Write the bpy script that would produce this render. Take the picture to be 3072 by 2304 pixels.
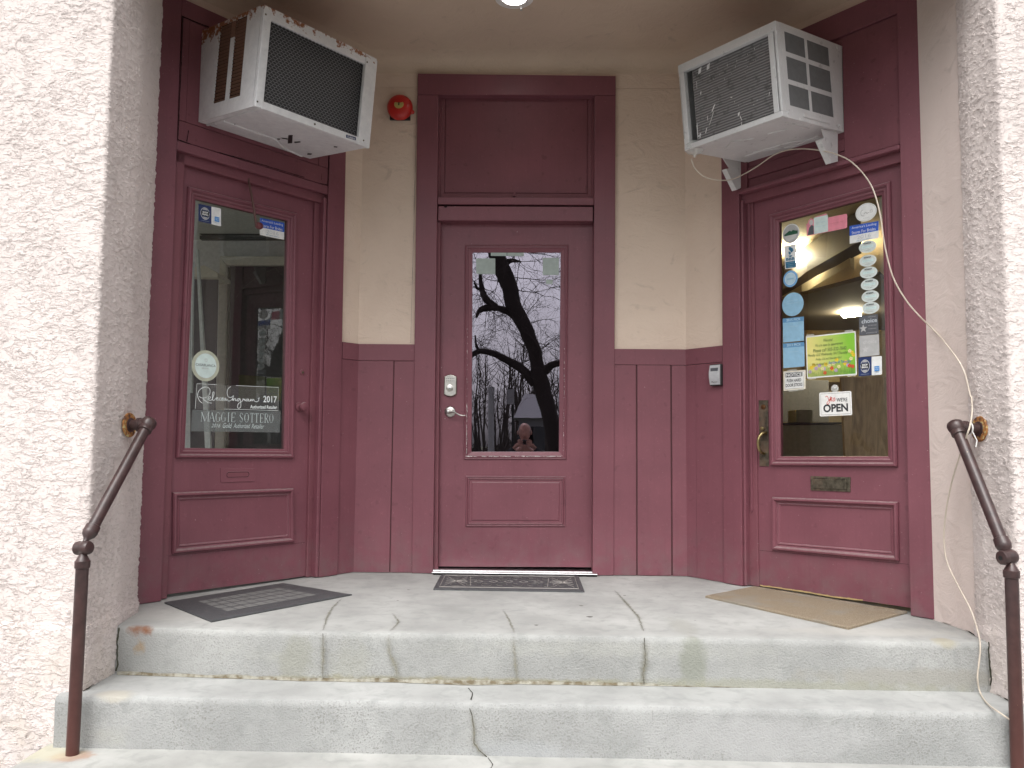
import bpy, bmesh, math, random
from mathutils import Vector, Matrix, noise
random.seed(7)
R = math.radians
for o in list(bpy.data.objects): bpy.data.objects.remove(o)
S = bpy.context.scene
col = S.collection

# ------------------------------------------------------------------ camera
FPX = 1721.03 * 1.38879                      # focal length in pixels of the 3072 px wide photograph
pit, yaw, rol = 0.07267, 0.01646, 0.00955
CAM = Vector((0.0626, -4.6574, 0.7628))
FWD = Vector((-math.sin(yaw) * math.cos(pit), math.cos(yaw) * math.cos(pit), math.sin(pit)))
_r = Vector((math.cos(yaw), math.sin(yaw), 0)); _u = _r.cross(FWD)
RGT = _r * math.cos(rol) + _u * math.sin(rol); UPV = -_r * math.sin(rol) + _u * math.cos(rol)
cd = bpy.data.cameras.new('camera'); cam = bpy.data.objects.new('camera', cd); col.objects.link(cam)
cd.sensor_width = 36; cd.lens = FPX / 3072 * 36; cd.clip_start = 0.01; cd.clip_end = 500
cam.matrix_world = Matrix(((RGT.x, UPV.x, -FWD.x, CAM.x), (RGT.y, UPV.y, -FWD.y, CAM.y), (RGT.z, UPV.z, -FWD.z, CAM.z), (0, 0, 0, 1)))
S.camera = cam

# ------------------------------------------------------------------ world and sun (overcast)
SUN_EL, SUN_AZ = R(56), R(200)
w = bpy.data.worlds.new('World'); S.world = w; w.use_nodes = True
nt = w.node_tree; nt.nodes.clear()
sky = nt.nodes.new('ShaderNodeTexSky'); sky.sky_type = 'NISHITA'; sky.sun_disc = False
sky.sun_elevation = SUN_EL; sky.sun_rotation = SUN_AZ; sky.air_density = 1; sky.dust_density = 4
hs = nt.nodes.new('ShaderNodeHueSaturation'); hs.inputs['Saturation'].default_value = 0.12
tc = nt.nodes.new('ShaderNodeTexCoord'); nz = nt.nodes.new('ShaderNodeTexNoise'); nz.inputs['Scale'].default_value = 2.5; nz.inputs['Detail'].default_value = 6
cr = nt.nodes.new('ShaderNodeValToRGB'); cr.color_ramp.elements[0].color = (.84, .84, .84, 1); cr.color_ramp.elements[1].color = (1.12, 1.12, 1.10, 1)
cr.color_ramp.elements[0].position = .35; cr.color_ramp.elements[1].position = .65
mx = nt.nodes.new('ShaderNodeMix'); mx.data_type = 'RGBA'; mx.blend_type = 'MULTIPLY'; mx.inputs[0].default_value = 1
bg = nt.nodes.new('ShaderNodeBackground'); bg.inputs['Strength'].default_value = 0.14
ow = nt.nodes.new('ShaderNodeOutputWorld')
nt.links.new(sky.outputs[0], hs.inputs['Color']); nt.links.new(tc.outputs['Generated'], nz.inputs['Vector']); nt.links.new(nz.outputs[0], cr.inputs[0])
nt.links.new(hs.outputs[0], mx.inputs[6]); nt.links.new(cr.outputs[0], mx.inputs[7]); nt.links.new(mx.outputs[2], bg.inputs[0]); nt.links.new(bg.outputs[0], ow.inputs[0])
ld = bpy.data.lights.new('sun', 'SUN'); ld.energy = 1.0; ld.angle = R(50); ld.color = (1, .97, .94)
sun = bpy.data.objects.new('sun', ld); col.objects.link(sun)
# light comes from behind the camera, slightly from the left and high
dv = Vector((math.sin(R(3)) * math.cos(SUN_EL), -math.cos(R(3)) * math.cos(SUN_EL), math.sin(SUN_EL)))
sun.rotation_euler = dv.to_track_quat('Z', 'Y').to_euler()
vs = S.view_settings; vs.view_transform = 'Standard'; vs.look = 'None'; vs.exposure = 0.96; vs.gamma = 1
S.render.engine = 'CYCLES'
S.cycles.max_bounces = 10; S.cycles.diffuse_bounces = 5; S.cycles.glossy_bounces = 5; S.cycles.transparent_max_bounces = 12

# ------------------------------------------------------------------ frames
class Fr:
    def __init__(s, O, A, N, Zv=(0, 0, 1)): s.O, s.A, s.N, s.Z = Vector(O), Vector(A), Vector(N), Vector(Zv)
    def w(s, a, n, z): return s.O + s.A * a + s.N * n + s.Z * z
    def px(s, u, v, n=0.0):
        d = ray(u, v); t = (n - (CAM - s.O).dot(s.N)) / d.dot(s.N); P = CAM + d * t - s.O
        return (P.dot(s.A), P.dot(s.Z))
    def mat(s, o=None):
        o = s.O if o is None else o
        return Matrix(((s.A.x, -s.N.x, s.Z.x, o.x), (s.A.y, -s.N.y, s.Z.y, o.y), (s.A.z, -s.N.z, s.Z.z, o.z), (0, 0, 0, 1)))
def ray(u, v): return FWD + RGT * ((u - 1536) / FPX) + UPV * ((1152 - v) / FPX)
def hitz(u, v, z): d = ray(u, v); return CAM + d * ((z - CAM.z) / d.z)
def hity(u, v, y): d = ray(u, v); return CAM + d * ((y - CAM.y) / d.y)
def hitx(u, v, x): d = ray(u, v); return CAM + d * ((x - CAM.x) / d.x)
ANG = .887; ca, sa = math.cos(ANG), math.sin(ANG)
CL, CR = -.917, .998
FC = Fr((0, 0, 0), (1, 0, 0), (0, -1, 0)); FL = Fr((CL, 0, 0), (ca, sa, 0), (sa, -ca, 0)); FR = Fr((CR, 0, 0), (ca, -sa, 0), (-sa, -ca, 0))
ZT = {'Z1': (400, 0, 2.592), 'Z2': (1950, 0, 2.458), 'Z3': (420, 500, 1.843), 'Z4': (2150, 500, 1.843), 'Z5': (1220, 650, 2.2125), 'Z6': (380, 1300, 2.765), 'Z7': (2050, 1350, 2.765), 'Z8': (1000, 200, 2.328),
      'X1': (2150, 400, 3.16), 'X2': (400, 400, 3.16), 'X3': (2100, 1050, 4.147), 'X4': (1290, 1080, 7.54), 'X5': (1400, 0, 7.37), 'X7': (1350, 1050, 2.2116), 'W5': (2820, 1200, 3.016), 'W6': (420, 0, 4.608), 'W7': (1800, 0, 2.328),
      'Y2': (0, 1150, 1.4375), 'Y3': (2600, 0, 1.3825), 'Y4': (2600, 1150, 1.4375), 'Y5': (900, 1650, 1.843), 'Y6': (540, 1100, 6.506), 'Y7': (2300, 560, 4.88), 'Y8': (2300, 880, 3.95), 'F': (0, 0, 1)}
def Z(k, x, y): o = ZT[k]; return o[0] + x / o[2], o[1] + y / o[2]
def Q(F, k, pts, n=0.0): return [F.px(*Z(k, *p), n) for p in pts]

# ------------------------------------------------------------------ materials
def new_mat(name):
    m = bpy.data.materials.new(name); m.use_nodes = True
    return m, m.node_tree, m.node_tree.nodes['Principled BSDF']
def N_(t, ty, **k):
    n = t.nodes.new('ShaderNode' + ty)
    for a, b in k.items():
        if a.startswith('i_'): n.inputs[a[2:].replace('_', ' ')].default_value = b
        else: setattr(n, a, b)
    return n
def ramp(t, src, p0, p1, c0=(0, 0, 0, 1), c1=(1, 1, 1, 1)):
    r = N_(t, 'ValToRGB'); e = r.color_ramp.elements; e[0].position, e[1].position = p0, p1; e[0].color, e[1].color = c0, c1
    t.links.new(src, r.inputs[0]); return r.outputs[0]
def mixc(t, fac, a, b, mode='MIX'):
    m = N_(t, 'Mix', data_type='RGBA', blend_type=mode)
    for k, v in ((0, fac), (6, a), (7, b)):
        if isinstance(v, (int, float, tuple)): m.inputs[k].default_value = v
        else: t.links.new(v, m.inputs[k])
    return m.outputs[2]
def mth(t, op, a, b=0.0, c=None):
    m = N_(t, 'Math', operation=op)
    for k, v in enumerate((a, b) if c is None else (a, b, c)):
        if isinstance(v, (int, float)): m.inputs[k].default_value = v
        else: t.links.new(v, m.inputs[k])
    return m.outputs[0]
def pos(t, scale=(1, 1, 1)):
    g = N_(t, 'NewGeometry'); mp = N_(t, 'Mapping'); mp.inputs['Scale'].default_value = scale
    t.links.new(g.outputs['Position'], mp.inputs[0]); return mp.outputs[0]
def noi(t, vec, sc, det=4, rough=.55, dist=0):
    n = N_(t, 'TexNoise'); n.inputs['Scale'].default_value = sc; n.inputs['Detail'].default_value = det; n.inputs['Roughness'].default_value = rough; n.inputs['Distortion'].default_value = dist
    t.links.new(vec, n.inputs['Vector']); return n.outputs[0]
def bump(t, b, h, st=.3, d=.01):
    n = N_(t, 'Bump'); n.inputs['Strength'].default_value = st; n.inputs['Distance'].default_value = d
    t.links.new(h, n.inputs['Height']); t.links.new(n.outputs[0], b.inputs['Normal']); return n
def c4(c): return (c[0], c[1], c[2], 1)

def paint(name, base, rough=.45, wear=.25, grain=True, spec=.38):
    m, t, b = new_mat(name); v = pos(t)
    n1 = noi(t, v, 3.5, 5); n2 = noi(t, v, 60, 3)
    vg = pos(t, (40, 40, 4)); n3 = noi(t, vg, 6, 4, .6)
    c = mixc(t, ramp(t, n1, .3, .7), c4([x * .88 for x in base]), c4([x * 1.08 for x in base]))
    c = mixc(t, ramp(t, n2, .60, .80, (0, 0, 0, 1), (.35, .35, .35, 1)), c, c4([min(1, x * 1.5 + .02) for x in base]))
    # grime spots
    n4 = noi(t, v, 22, 2); c = mixc(t, ramp(t, n4, .66, .72, (0, 0, 0, 1), (wear, wear, wear, 1)), c, c4([x * .5 for x in base]))
    if grain:
        g = N_(t, 'NewGeometry'); sn = N_(t, 'SeparateXYZ'); t.links.new(g.outputs['Normal'], sn.inputs[0]); sp_z = N_(t, 'SeparateXYZ'); t.links.new(g.outputs['Position'], sp_z.inputs[0])
        up = ramp(t, sn.outputs[2], .35, .8, (0, 0, 0, 1), (.7, .7, .7, 1)); c = mixc(t, mth(t, 'MULTIPLY', up, ramp(t, n2, .3, .6, (.5, .5, .5, 1))), c, (.30, .235, .235, 1))   # dust on ledges
        st_ = noi(t, pos(t, (14, 14, .8)), 3, 5, .7); c = mixc(t, ramp(t, st_, .52, .72, (0, 0, 0, 1), (.28, .28, .28, 1)), c, c4([x * .72 for x in base]))                        # brush streaks and runs
        lo = N_(t, 'MapRange'); lo.inputs[1].default_value = .32; lo.inputs[2].default_value = .0; t.links.new(sp_z.outputs[2], lo.inputs[0])
        c = mixc(t, mth(t, 'MULTIPLY', mth(t, 'MULTIPLY', lo.outputs[0], ramp(t, noi(t, v, 13, 5), .40, .68)), .45), c, (.17, .13, .13, 1))                                     # splash dirt near the floor
        ch = ramp(t, noi(t, v, 95, 2, .5), .755, .775, (0, 0, 0, 1), (.8, .8, .8, 1)); c = mixc(t, ch, c, (.40, .27, .28, 1))                                                    # tiny chips
    t.links.new(c, b.inputs['Base Color'])
    rr = N_(t, 'MapRange'); rr.inputs[3].default_value = rough - .08; rr.inputs[4].default_value = rough + .15; t.links.new(n1, rr.inputs[0]); t.links.new(rr.outputs[0], b.inputs['Roughness'])
    b.inputs['Specular IOR Level'].default_value = spec
    h = mth(t, 'ADD', mth(t, 'MULTIPLY', n3, .6 if grain else .1), mth(t, 'MULTIPLY', n2, .5))
    bump(t, b, h, .35, .0016)
    return m
MAR = (.190, .067, .087)
M = {}
M['maroon'] = paint('maroon_paint', MAR, .40)
M['maroon_old'] = paint('maroon_paint_old_board', (.178, .060, .077), .5, .4)
M['maroon_siding'] = paint('maroon_siding', (.194, .069, .089), .5, .3)
M['white_metal'] = paint('white_painted_metal', (.66, .66, .67), .4, .5, False)
M['silver'] = None
def plain(name, colr, rough=.5, metal=0., spec=.5, bmp=0., bs=200):
    m, t, b = new_mat(name); v = pos(t)
    n1 = noi(t, v, 35, 4); c = mixc(t, ramp(t, n1, .3, .7), c4([x * .9 for x in colr]), c4([min(1, x * 1.08) for x in colr]))
    t.links.new(c, b.inputs['Base Color']); b.inputs['Roughness'].default_value = rough; b.inputs['Metallic'].default_value = metal; b.inputs['Specular IOR Level'].default_value = spec
    if bmp: bump(t, b, noi(t, v, bs, 3), bmp, .002)
    return m
def stucco(name, base, disp, sc):
    m, t, b = new_mat(name)
    v = pos(t, (1, 1, 1.9))
    n1 = noi(t, v, sc, 6, .62, .15); v2 = pos(t, (1, 1, 1.6)); n2 = noi(t, v2, sc * 2.4, 4, .6, 0); big = noi(t, pos(t), 1.7, 3)
    nf = noi(t, pos(t), sc * 7, 2); cov = ramp(t, noi(t, pos(t), 5, 3), .35, .6, (.45, .45, .45, 1), (1, 1, 1, 1))
    # torn crests of dashed plaster over a smoother coat
    ridge = ramp(t, n1, .49, .575); r2 = ramp(t, n2, .54, .62)
    h = mth(t, 'ADD', mth(t, 'MULTIPLY', ridge, .60), mth(t, 'MULTIPLY', r2, .30)); h = mth(t, 'MULTIPLY', h, cov); h = mth(t, 'ADD', h, mth(t, 'MULTIPLY', nf, .06))
    gp = N_(t, 'NewGeometry'); gz = N_(t, 'SeparateXYZ'); t.links.new(gp.outputs['Position'], gz.inputs[0]); lg_ = N_(t, 'MapRange', interpolation_type='SMOOTHSTEP'); lg_.inputs[1].default_value = .085; lg_.inputs[2].default_value = .045; t.links.new(mth(t, 'ADD', gz.outputs[2], mth(t, 'MULTIPLY', noi(t, pos(t), 6, 2), .03)), lg_.inputs[0]); h = mth(t, 'ADD', h, mth(t, 'MULTIPLY', lg_.outputs[0], .9))
    d = N_(t, 'Displacement'); d.inputs['Scale'].default_value = disp; d.inputs['Midlevel'].default_value = .5
    t.links.new(h, d.inputs['Height']); t.links.new(d.outputs[0], t.nodes['Material Output'].inputs['Displacement'])
    m.displacement_method = 'BOTH'
    pz = N_(t, 'SeparateXYZ'); g = N_(t, 'NewGeometry'); t.links.new(g.outputs['Position'], pz.inputs[0])
    c = mixc(t, ramp(t, big, .3, .7), c4([x * .93 for x in base]), c4(base))
    # dirt sits on the lowest half metre
    low = N_(t, 'MapRange'); low.inputs[1].default_value = -.45; low.inputs[2].default_value = .25; low.inputs[3].default_value = 1; low.inputs[4].default_value = 0
    t.links.new(pz.outputs[2], low.inputs[0])
    dn = ramp(t, noi(t, pos(t), 9, 5), .42, .68); c = mixc(t, mth(t, 'MULTIPLY', mth(t, 'MULTIPLY', low.outputs[0], dn), .55), c, (.50, .43, .33, 1))
    sp = ramp(t, noi(t, pos(t), 38, 2), .70, .76); c = mixc(t, mth(t, 'MULTIPLY', sp, .5), c, (.28, .25, .22, 1))
    t.links.new(c, b.inputs['Base Color']); b.inputs['Roughness'].default_value = .9; b.inputs['Specular IOR Level'].default_value = .2
    return m
M['stucco'] = stucco('rough_pink_stucco', (.71, .635, .612), .0080, 27)
def plaster(name, base, warm, bs=.5):
    m, t, b = new_mat(name); v = pos(t); v2 = pos(t, (1, 1, 1.6))
    n1 = noi(t, v, 2.2, 5, .6, .4); n2 = noi(t, v2, 7, 5, .65, 1.2); n3 = noi(t, v, 70, 3)
    c = mixc(t, ramp(t, n1, .35, .65), c4(base), c4(warm))
    c = mixc(t, ramp(t, n2, .60, .78, (0, 0, 0, 1), (.55, .55, .55, 1)), c, c4([x * .62 for x in warm]))
    t.links.new(c, b.inputs['Base Color']); b.inputs['Roughness'].default_value = .8; b.inputs['Specular IOR Level'].default_value = .25
    h = mth(t, 'ADD', n2, mth(t, 'MULTIPLY', n3, .12)); bump(t, b, h, bs, .02); return m
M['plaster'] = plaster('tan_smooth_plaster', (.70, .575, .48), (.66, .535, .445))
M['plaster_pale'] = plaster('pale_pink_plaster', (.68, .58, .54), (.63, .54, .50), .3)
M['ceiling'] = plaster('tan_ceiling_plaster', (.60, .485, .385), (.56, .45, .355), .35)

def concrete(name, base, speck=.5, stains=(), gloss=.8):
    m, t, b = new_mat(name); v = pos(t)
    n1 = noi(t, v, 2.2, 6, .6); n2 = noi(t, v, 14, 5, .6, .5); n3 = noi(t, v, 150, 2); n4 = noi(t, v, 420, 2)
    c = mixc(t, ramp(t, n1, .32, .68), c4([x * .74 for x in base]), c4([x * 1.12 for x in base]))
    c = mixc(t, ramp(t, n2, .48, .70, (0, 0, 0, 1), (.6, .6, .6, 1)), c, c4([base[0] * .68, base[1] * .70, base[2] * .69]))
    # weathered faces show aggregate, treads are worn smooth
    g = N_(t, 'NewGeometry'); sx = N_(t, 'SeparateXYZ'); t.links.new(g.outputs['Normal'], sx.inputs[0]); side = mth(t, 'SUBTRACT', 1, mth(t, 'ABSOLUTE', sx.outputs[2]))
    patch = ramp(t, noi(t, v, 3.2, 3), .40, .60, (.35, .35, .35, 1), (1, 1, 1, 1))
    sp = mth(t, 'MULTIPLY', mth(t, 'ADD', mth(t, 'MULTIPLY', side, .85), .10), patch)
    c = mixc(t, mth(t, 'MULTIPLY', ramp(t, n3, .54, .68), mth(t, 'MULTIPLY', sp, speck)), c, (.20, .195, .18, 1))
    c = mixc(t, mth(t, 'MULTIPLY', ramp(t, n4, .60, .74), mth(t, 'MULTIPLY', sp, .5)), c, (.75, .74, .70, 1))
    c = mixc(t, mth(t, 'MULTIPLY', side, .30), c, c4([x * .60 for x in base]))  # upright faces coloured darker than the treads
    P = N_(t, 'SeparateXYZ'); t.links.new(g.outputs['Position'], P.inputs[0])
    wob = mth(t, 'MULTIPLY', mth(t, 'SUBTRACT', noi(t, v, 16, 5, .65), .5), 1.25)
    for (x, y, z, rx, ry, rz, colr, amt) in stains:
        q = [mth(t, 'POWER', mth(t, 'ABSOLUTE', mth(t, 'DIVIDE', mth(t, 'SUBTRACT', P.outputs[k], ce), ra)), 2.0) for k, (ce, ra) in enumerate(((x, rx), (y, ry), (z, rz)))]
        d = mth(t, 'ADD', mth(t, 'SQRT', mth(t, 'ADD', mth(t, 'ADD', q[0], q[1]), q[2])), wob)
        f = N_(t, 'MapRange', interpolation_type='SMOOTHSTEP'); f.inputs[1].default_value = 1.0; f.inputs[2].default_value = .40; f.inputs[3].default_value = 0; f.inputs[4].default_value = amt
        t.links.new(d, f.inputs[0]); c = mixc(t, f.outputs[0], c, c4(colr))
    t.links.new(c, b.inputs['Base Color']); b.inputs['Roughness'].default_value = gloss; b.inputs['Specular IOR Level'].default_value = .35
    h = mth(t, 'ADD', mth(t, 'MULTIPLY', n3, mth(t, 'ADD', mth(t, 'MULTIPLY', side, .9), .12)), mth(t, 'MULTIPLY', n2, .35)); bump(t, b, h, .55, .006); return m

def metal(name, colr, rough=.35, var=.3, rust=None, ra=.5):
    m, t, b = new_mat(name); v = pos(t); n1 = noi(t, v, 45, 5); n2 = noi(t, v, 14, 4)
    c = mixc(t, ramp(t, n1, .35, .65), c4([x * (1 - var) for x in colr]), c4(colr))
    b.inputs['Metallic'].default_value = 1
    if rust:
        f = ramp(t, n2, .5, .62, (0, 0, 0, 1), (ra, ra, ra, 1)); c = mixc(t, f, c, c4(rust)); t.links.new(mth(t, 'SUBTRACT', 1, f), b.inputs['Metallic'])
    t.links.new(c, b.inputs['Base Color']); b.inputs['Roughness'].default_value = rough; bump(t, b, n1, .2, .001); return m
M['nickel'] = metal('satin_nickel', (.62, .60, .57), .3, .2)
M['steel'] = metal('brushed_aluminium', (.70, .70, .71), .3, .2)
M['brass'] = metal('worn_brass', (.42, .34, .17), .35, .5)
M['oldbrass'] = metal('tarnished_brass', (.19, .17, .13), .5, .5, (.14, .08, .05), .6)
def pipe_mat():
    m, t, b = new_mat('brown_painted_iron_pipe'); v = pos(t); n1 = noi(t, v, 28, 5); n2 = noi(t, v, 60, 4)
    g = N_(t, 'NewGeometry'); P = N_(t, 'SeparateXYZ'); t.links.new(g.outputs['Position'], P.inputs[0])
    lo = N_(t, 'MapRange'); lo.inputs[1].default_value = .25; lo.inputs[2].default_value = -.35; t.links.new(P.outputs[2], lo.inputs[0])
    c = mixc(t, ramp(t, n1, .35, .65), (.036, .021, .021, 1), (.062, .034, .033, 1))
    c = mixc(t, mth(t, 'MULTIPLY', lo.outputs[0], .75), c, (.085, .024, .018, 1))
    c = mixc(t, ramp(t, n2, .735, .76), c, (.62, .42, .20, 1))
    t.links.new(c, b.inputs['Base Color']); b.inputs['Roughness'].default_value = .33; bump(t, b, n1, .25, .003); return m
M['pipe'] = pipe_mat()
def rust_mat():
    m, t, b = new_mat('flaking_rusted_flange'); v = pos(t); n1 = noi(t, v, 60, 5)
    c = mixc(t, ramp(t, n1, .38, .5), (.09, .04, .025, 1), (.36, .15, .04, 1)); c = mixc(t, ramp(t, n1, .56, .6), c, (.50, .42, .20, 1))
    t.links.new(c, b.inputs['Base Color']); b.inputs['Roughness'].default_value = .8; bump(t, b, n1, .6, .005); return m
M['rust'] = rust_mat()
M['red'] = plain('red_enamel', (.50, .022, .018), .3)
M['yellow_label'] = plain('aged_yellow_label', (.50, .42, .14), .5)
M['black'] = plain('black_paint', (.012, .012, .013), .5)
M['dark'] = plain('dark_gap', (.012, .008, .009), .9, spec=.1)
M['rubber'] = plain('black_rubber', (.065, .067, .072), .6, bmp=.6, bs=300)
M['rubber_worn'] = plain('worn_rubber_face', (.16, .16, .158), .75, bmp=.6, bs=300)
M['rubber_dusty'] = plain('dusty_rubber_relief', (.33, .31, .29), .8)
M['white'] = plain('white_plastic', (.78, .78, .76), .45)
M['paper'] = plain('white_paper', (.74, .75, .74), .6)
M['paper_grey'] = plain('grey_green_paper', (.36, .42, .40), .6)
M['tube'] = plain('yellowed_vinyl_tube', (.56, .49, .41), .35)
M['navy'] = plain('navy_print', (.012, .028, .11), .5); M['blue'] = plain('blue_print', (.02, .09, .48), .5); M['skyblue'] = plain('sky_blue_print', (.26, .46, .62), .5)
M['midblue'] = plain('mid_blue_print', (.10, .26, .46), .5); M['paleblue'] = plain('pale_blue_print', (.42, .58, .68), .5)
M['pink'] = plain('pink_print', (.72, .25, .32), .5); M['mint'] = plain('pale_mint_print', (.60, .72, .70), .5); M['green'] = plain('dark_green_print', (.015, .09, .05), .5)
M['grey'] = plain('grey_print', (.42, .42, .42), .5); M['charcoal'] = plain('charcoal_print', (.09, .095, .11), .5); M['ink'] = plain('black_ink', (.025, .028, .032), .5)
M['redink'] = plain('red_ink', (.6, .06, .05), .5); M['sage'] = plain('sage_border_print', (.46, .48, .38), .5); M['teal'] = plain('teal_print', (.03, .15, .26), .5)
M['palegrey'] = plain('pale_grey_ink', (.5, .54, .58), .5); M['ivory'] = plain('ivory_sign', (.72, .68, .58), .5)
M['skin'] = plain('skin', (.46, .25, .20), .5); M['hair'] = plain('grey_hair', (.40, .36, .34), .7); M['jacket'] = plain('dark_jacket', (.02, .025, .03), .8); M['trousers'] = plain('dark_trousers', (.03, .035, .05), .8)
M['bark'] = plain('dark_bark', (.035, .028, .024), .95, bmp=1, bs=30)
M['twig'] = plain('bare_twigs', (.06, .048, .042), .95)
M['grass'] = plain('winter_grass', (.09, .10, .05), .95); M['asphalt'] = plain('asphalt', (.05, .05, .052), .9, bmp=.5, bs=80)
M['polewood'] = plain('grey_utility_pole', (.5, .5, .52), .9)
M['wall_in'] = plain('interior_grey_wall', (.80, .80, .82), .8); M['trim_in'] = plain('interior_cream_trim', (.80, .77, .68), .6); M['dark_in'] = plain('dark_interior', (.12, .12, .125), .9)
M['ceil_in'] = plain('cream_interior_ceiling', (.62, .52, .34), .8); M['olive'] = plain('olive_carpet', (.26, .24, .17), .95); M['beam'] = plain('dark_brown_beam', (.045, .036, .028), .6)
M['clear'] = None
def wood_panel():
    m, t, b = new_mat('brown_knotty_panel'); v = pos(t, (6, 6, 1)); n1 = noi(t, v, 3, 5, .6, 1.5)
    t.links.new(mixc(t, ramp(t, n1, .35, .65), (.30, .19, .09, 1), (.60, .42, .23, 1)), b.inputs['Base Color']); b.inputs['Roughness'].default_value = .5; return m
M['panel'] = wood_panel()
def coir():
    m, t, b = new_mat('coir_fibre'); v = pos(t, (1, 1, 1)); n1 = noi(t, v, 320, 3); n2 = noi(t, v, 5, 4); n3 = noi(t, v, 600, 2)
    c = mixc(t, ramp(t, n1, .35, .65), (.27, .215, .15, 1), (.49, .405, .305, 1)); c = mixc(t, ramp(t, n2, .48, .66, (0, 0, 0, 1), (.55, .55, .55, 1)), c, (.36, .345, .31, 1))
    t.links.new(c, b.inputs['Base Color']); b.inputs['Roughness'].default_value = .95; b.inputs['Specular IOR Level'].default_value = .1; bump(t, b, mth(t, 'ADD', n1, n3), 1, .006); return m
M['coir'] = coir()
def rusty_white():
    m, t, b = new_mat('rusting_white_cabinet'); v = pos(t); n1 = noi(t, v, 26, 5, .65); n2 = noi(t, v, 120, 4)
    g = N_(t, 'NewGeometry'); P = N_(t, 'SeparateXYZ'); t.links.new(g.outputs['Position'], P.inputs[0])
    hi = N_(t, 'MapRange'); hi.inputs[1].default_value = 2.68; hi.inputs[2].default_value = 2.765; t.links.new(P.outputs[2], hi.inputs[0])
    c = mixc(t, ramp(t, n1, .3, .7), (.60, .60, .62, 1), (.72, .72, .73, 1))
    f = ramp(t, mth(t, 'ADD', n1, mth(t, 'MULTIPLY', hi.outputs[0], .30)), .72, .80); c = mixc(t, f, c, (.24, .085, .03, 1))
    c = mixc(t, ramp(t, n2, .69, .73, (0, 0, 0, 1), (.6, .6, .6, 1)), c, (.30, .22, .17, 1))
    t.links.new(c, b.inputs['Base Color']); b.inputs['Roughness'].default_value = .42; bump(t, b, n1, .15, .003); return m
M['rusty_white'] = rusty_white()
M['rust_louver'] = plain('rust_stained_louvre', (.20, .105, .07), .7, bmp=.5)
def coil_mat():
    m, t, b = new_mat('aluminium_coil_fins'); g = N_(t, 'TexCoord'); wv = N_(t, 'TexWave'); wv.bands_direction = 'Z'; wv.inputs['Scale'].default_value = 24; wv.inputs['Distortion'].default_value = 1.5; wv.inputs['Detail'].default_value = 2
    t.links.new(g.outputs['Object'], wv.inputs[0]); n = noi(t, pos(t), 30, 4)
    c = mixc(t, ramp(t, wv.outputs[0], .2, .8), (.13, .13, .135, 1), (.33, .33, .34, 1)); c = mixc(t, ramp(t, n, .55, .75), c, (.10, .10, .102, 1))
    t.links.new(c, b.inputs['Base Color']); b.inputs['Metallic'].default_value = .5; b.inputs['Roughness'].default_value = .5; bump(t, b, wv.outputs[0], .6, .004); return m
M['coil'] = coil_mat()
M['coil_dark'] = plain('dusty_dark_coil', (.032, .032, .036), .6, bmp=.5)
M['mesh_wire'] = plain('grey_wire_mesh', (.26, .26, .27), .5)
M['screen'] = plain('dusty_grey_screen', (.15, .155, .16), .7, bmp=.6, bs=500)
M['glint'] = plain('bent_fin_highlight', (.8, .8, .82), .3)  # pale colour painted as light catching on the bent fins
def emit(name, colr, st):
    m, t, b = new_mat(name); b.inputs['Base Color'].default_value = c4(colr); b.inputs['Emission Color'].default_value = c4(colr); b.inputs['Emission Strength'].default_value = st; return m
M['lamp'] = emit('lit_lamp_lens', (1, .96, .90), 14); M['tubelight'] = emit('lit_fluorescent_diffuser', (1, .88, .60), 110)
def glass(name, base, tint, gcol=(1, 1, 1, 1)):
    m, t, b = new_mat(name); t.nodes.remove(b); out = t.nodes['Material Output']
    gl = N_(t, 'BsdfGlossy'); gl.inputs['Roughness'].default_value = .004; gl.inputs['Color'].default_value = gcol
    tr = N_(t, 'BsdfTransparent'); tr.inputs['Color'].default_value = c4(tint)
    fr = N_(t, 'Fresnel'); fr.inputs[0].default_value = 1.5; fac = mth(t, 'ADD', mth(t, 'MULTIPLY', fr.outputs[0], 1.0), base)
    n = noi(t, pos(t), 3.5, 3); bp = N_(t, 'Bump'); bp.inputs['Strength'].default_value = .012; bp.inputs['Distance'].default_value = .01; t.links.new(n, bp.inputs['Height']); t.links.new(bp.outputs[0], gl.inputs['Normal'])
    mxs = N_(t, 'MixShader'); t.links.new(fac, mxs.inputs[0]); t.links.new(tr.outputs[0], mxs.inputs[1]); t.links.new(gl.outputs[0], mxs.inputs[2]); t.links.new(mxs.outputs[0], out.inputs[0]); return m
M['glass_mirror'] = glass('dark_reflective_glass', .21, (.5, .5, .52), (.88, .82, .98, 1)); M['glass'] = glass('door_glass', .0, (.96, .97, .96))
def film(name, colr, alpha):
    m, t, b = new_mat(name); b.inputs['Base Color'].default_value = c4(colr); b.inputs['Alpha'].default_value = alpha; b.inputs['Roughness'].default_value = .4; return m
M['film'] = film('translucent_grey_film', (.22, .24, .24), .38); M['clear'] = film('clear_plastic', (.8, .82, .8), .35); M['line_white'] = film('thin_white_vinyl', (.80, .86, .86), 1); M['faint'] = film('faint_white_vinyl', (.62, .70, .70), .85)

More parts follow.
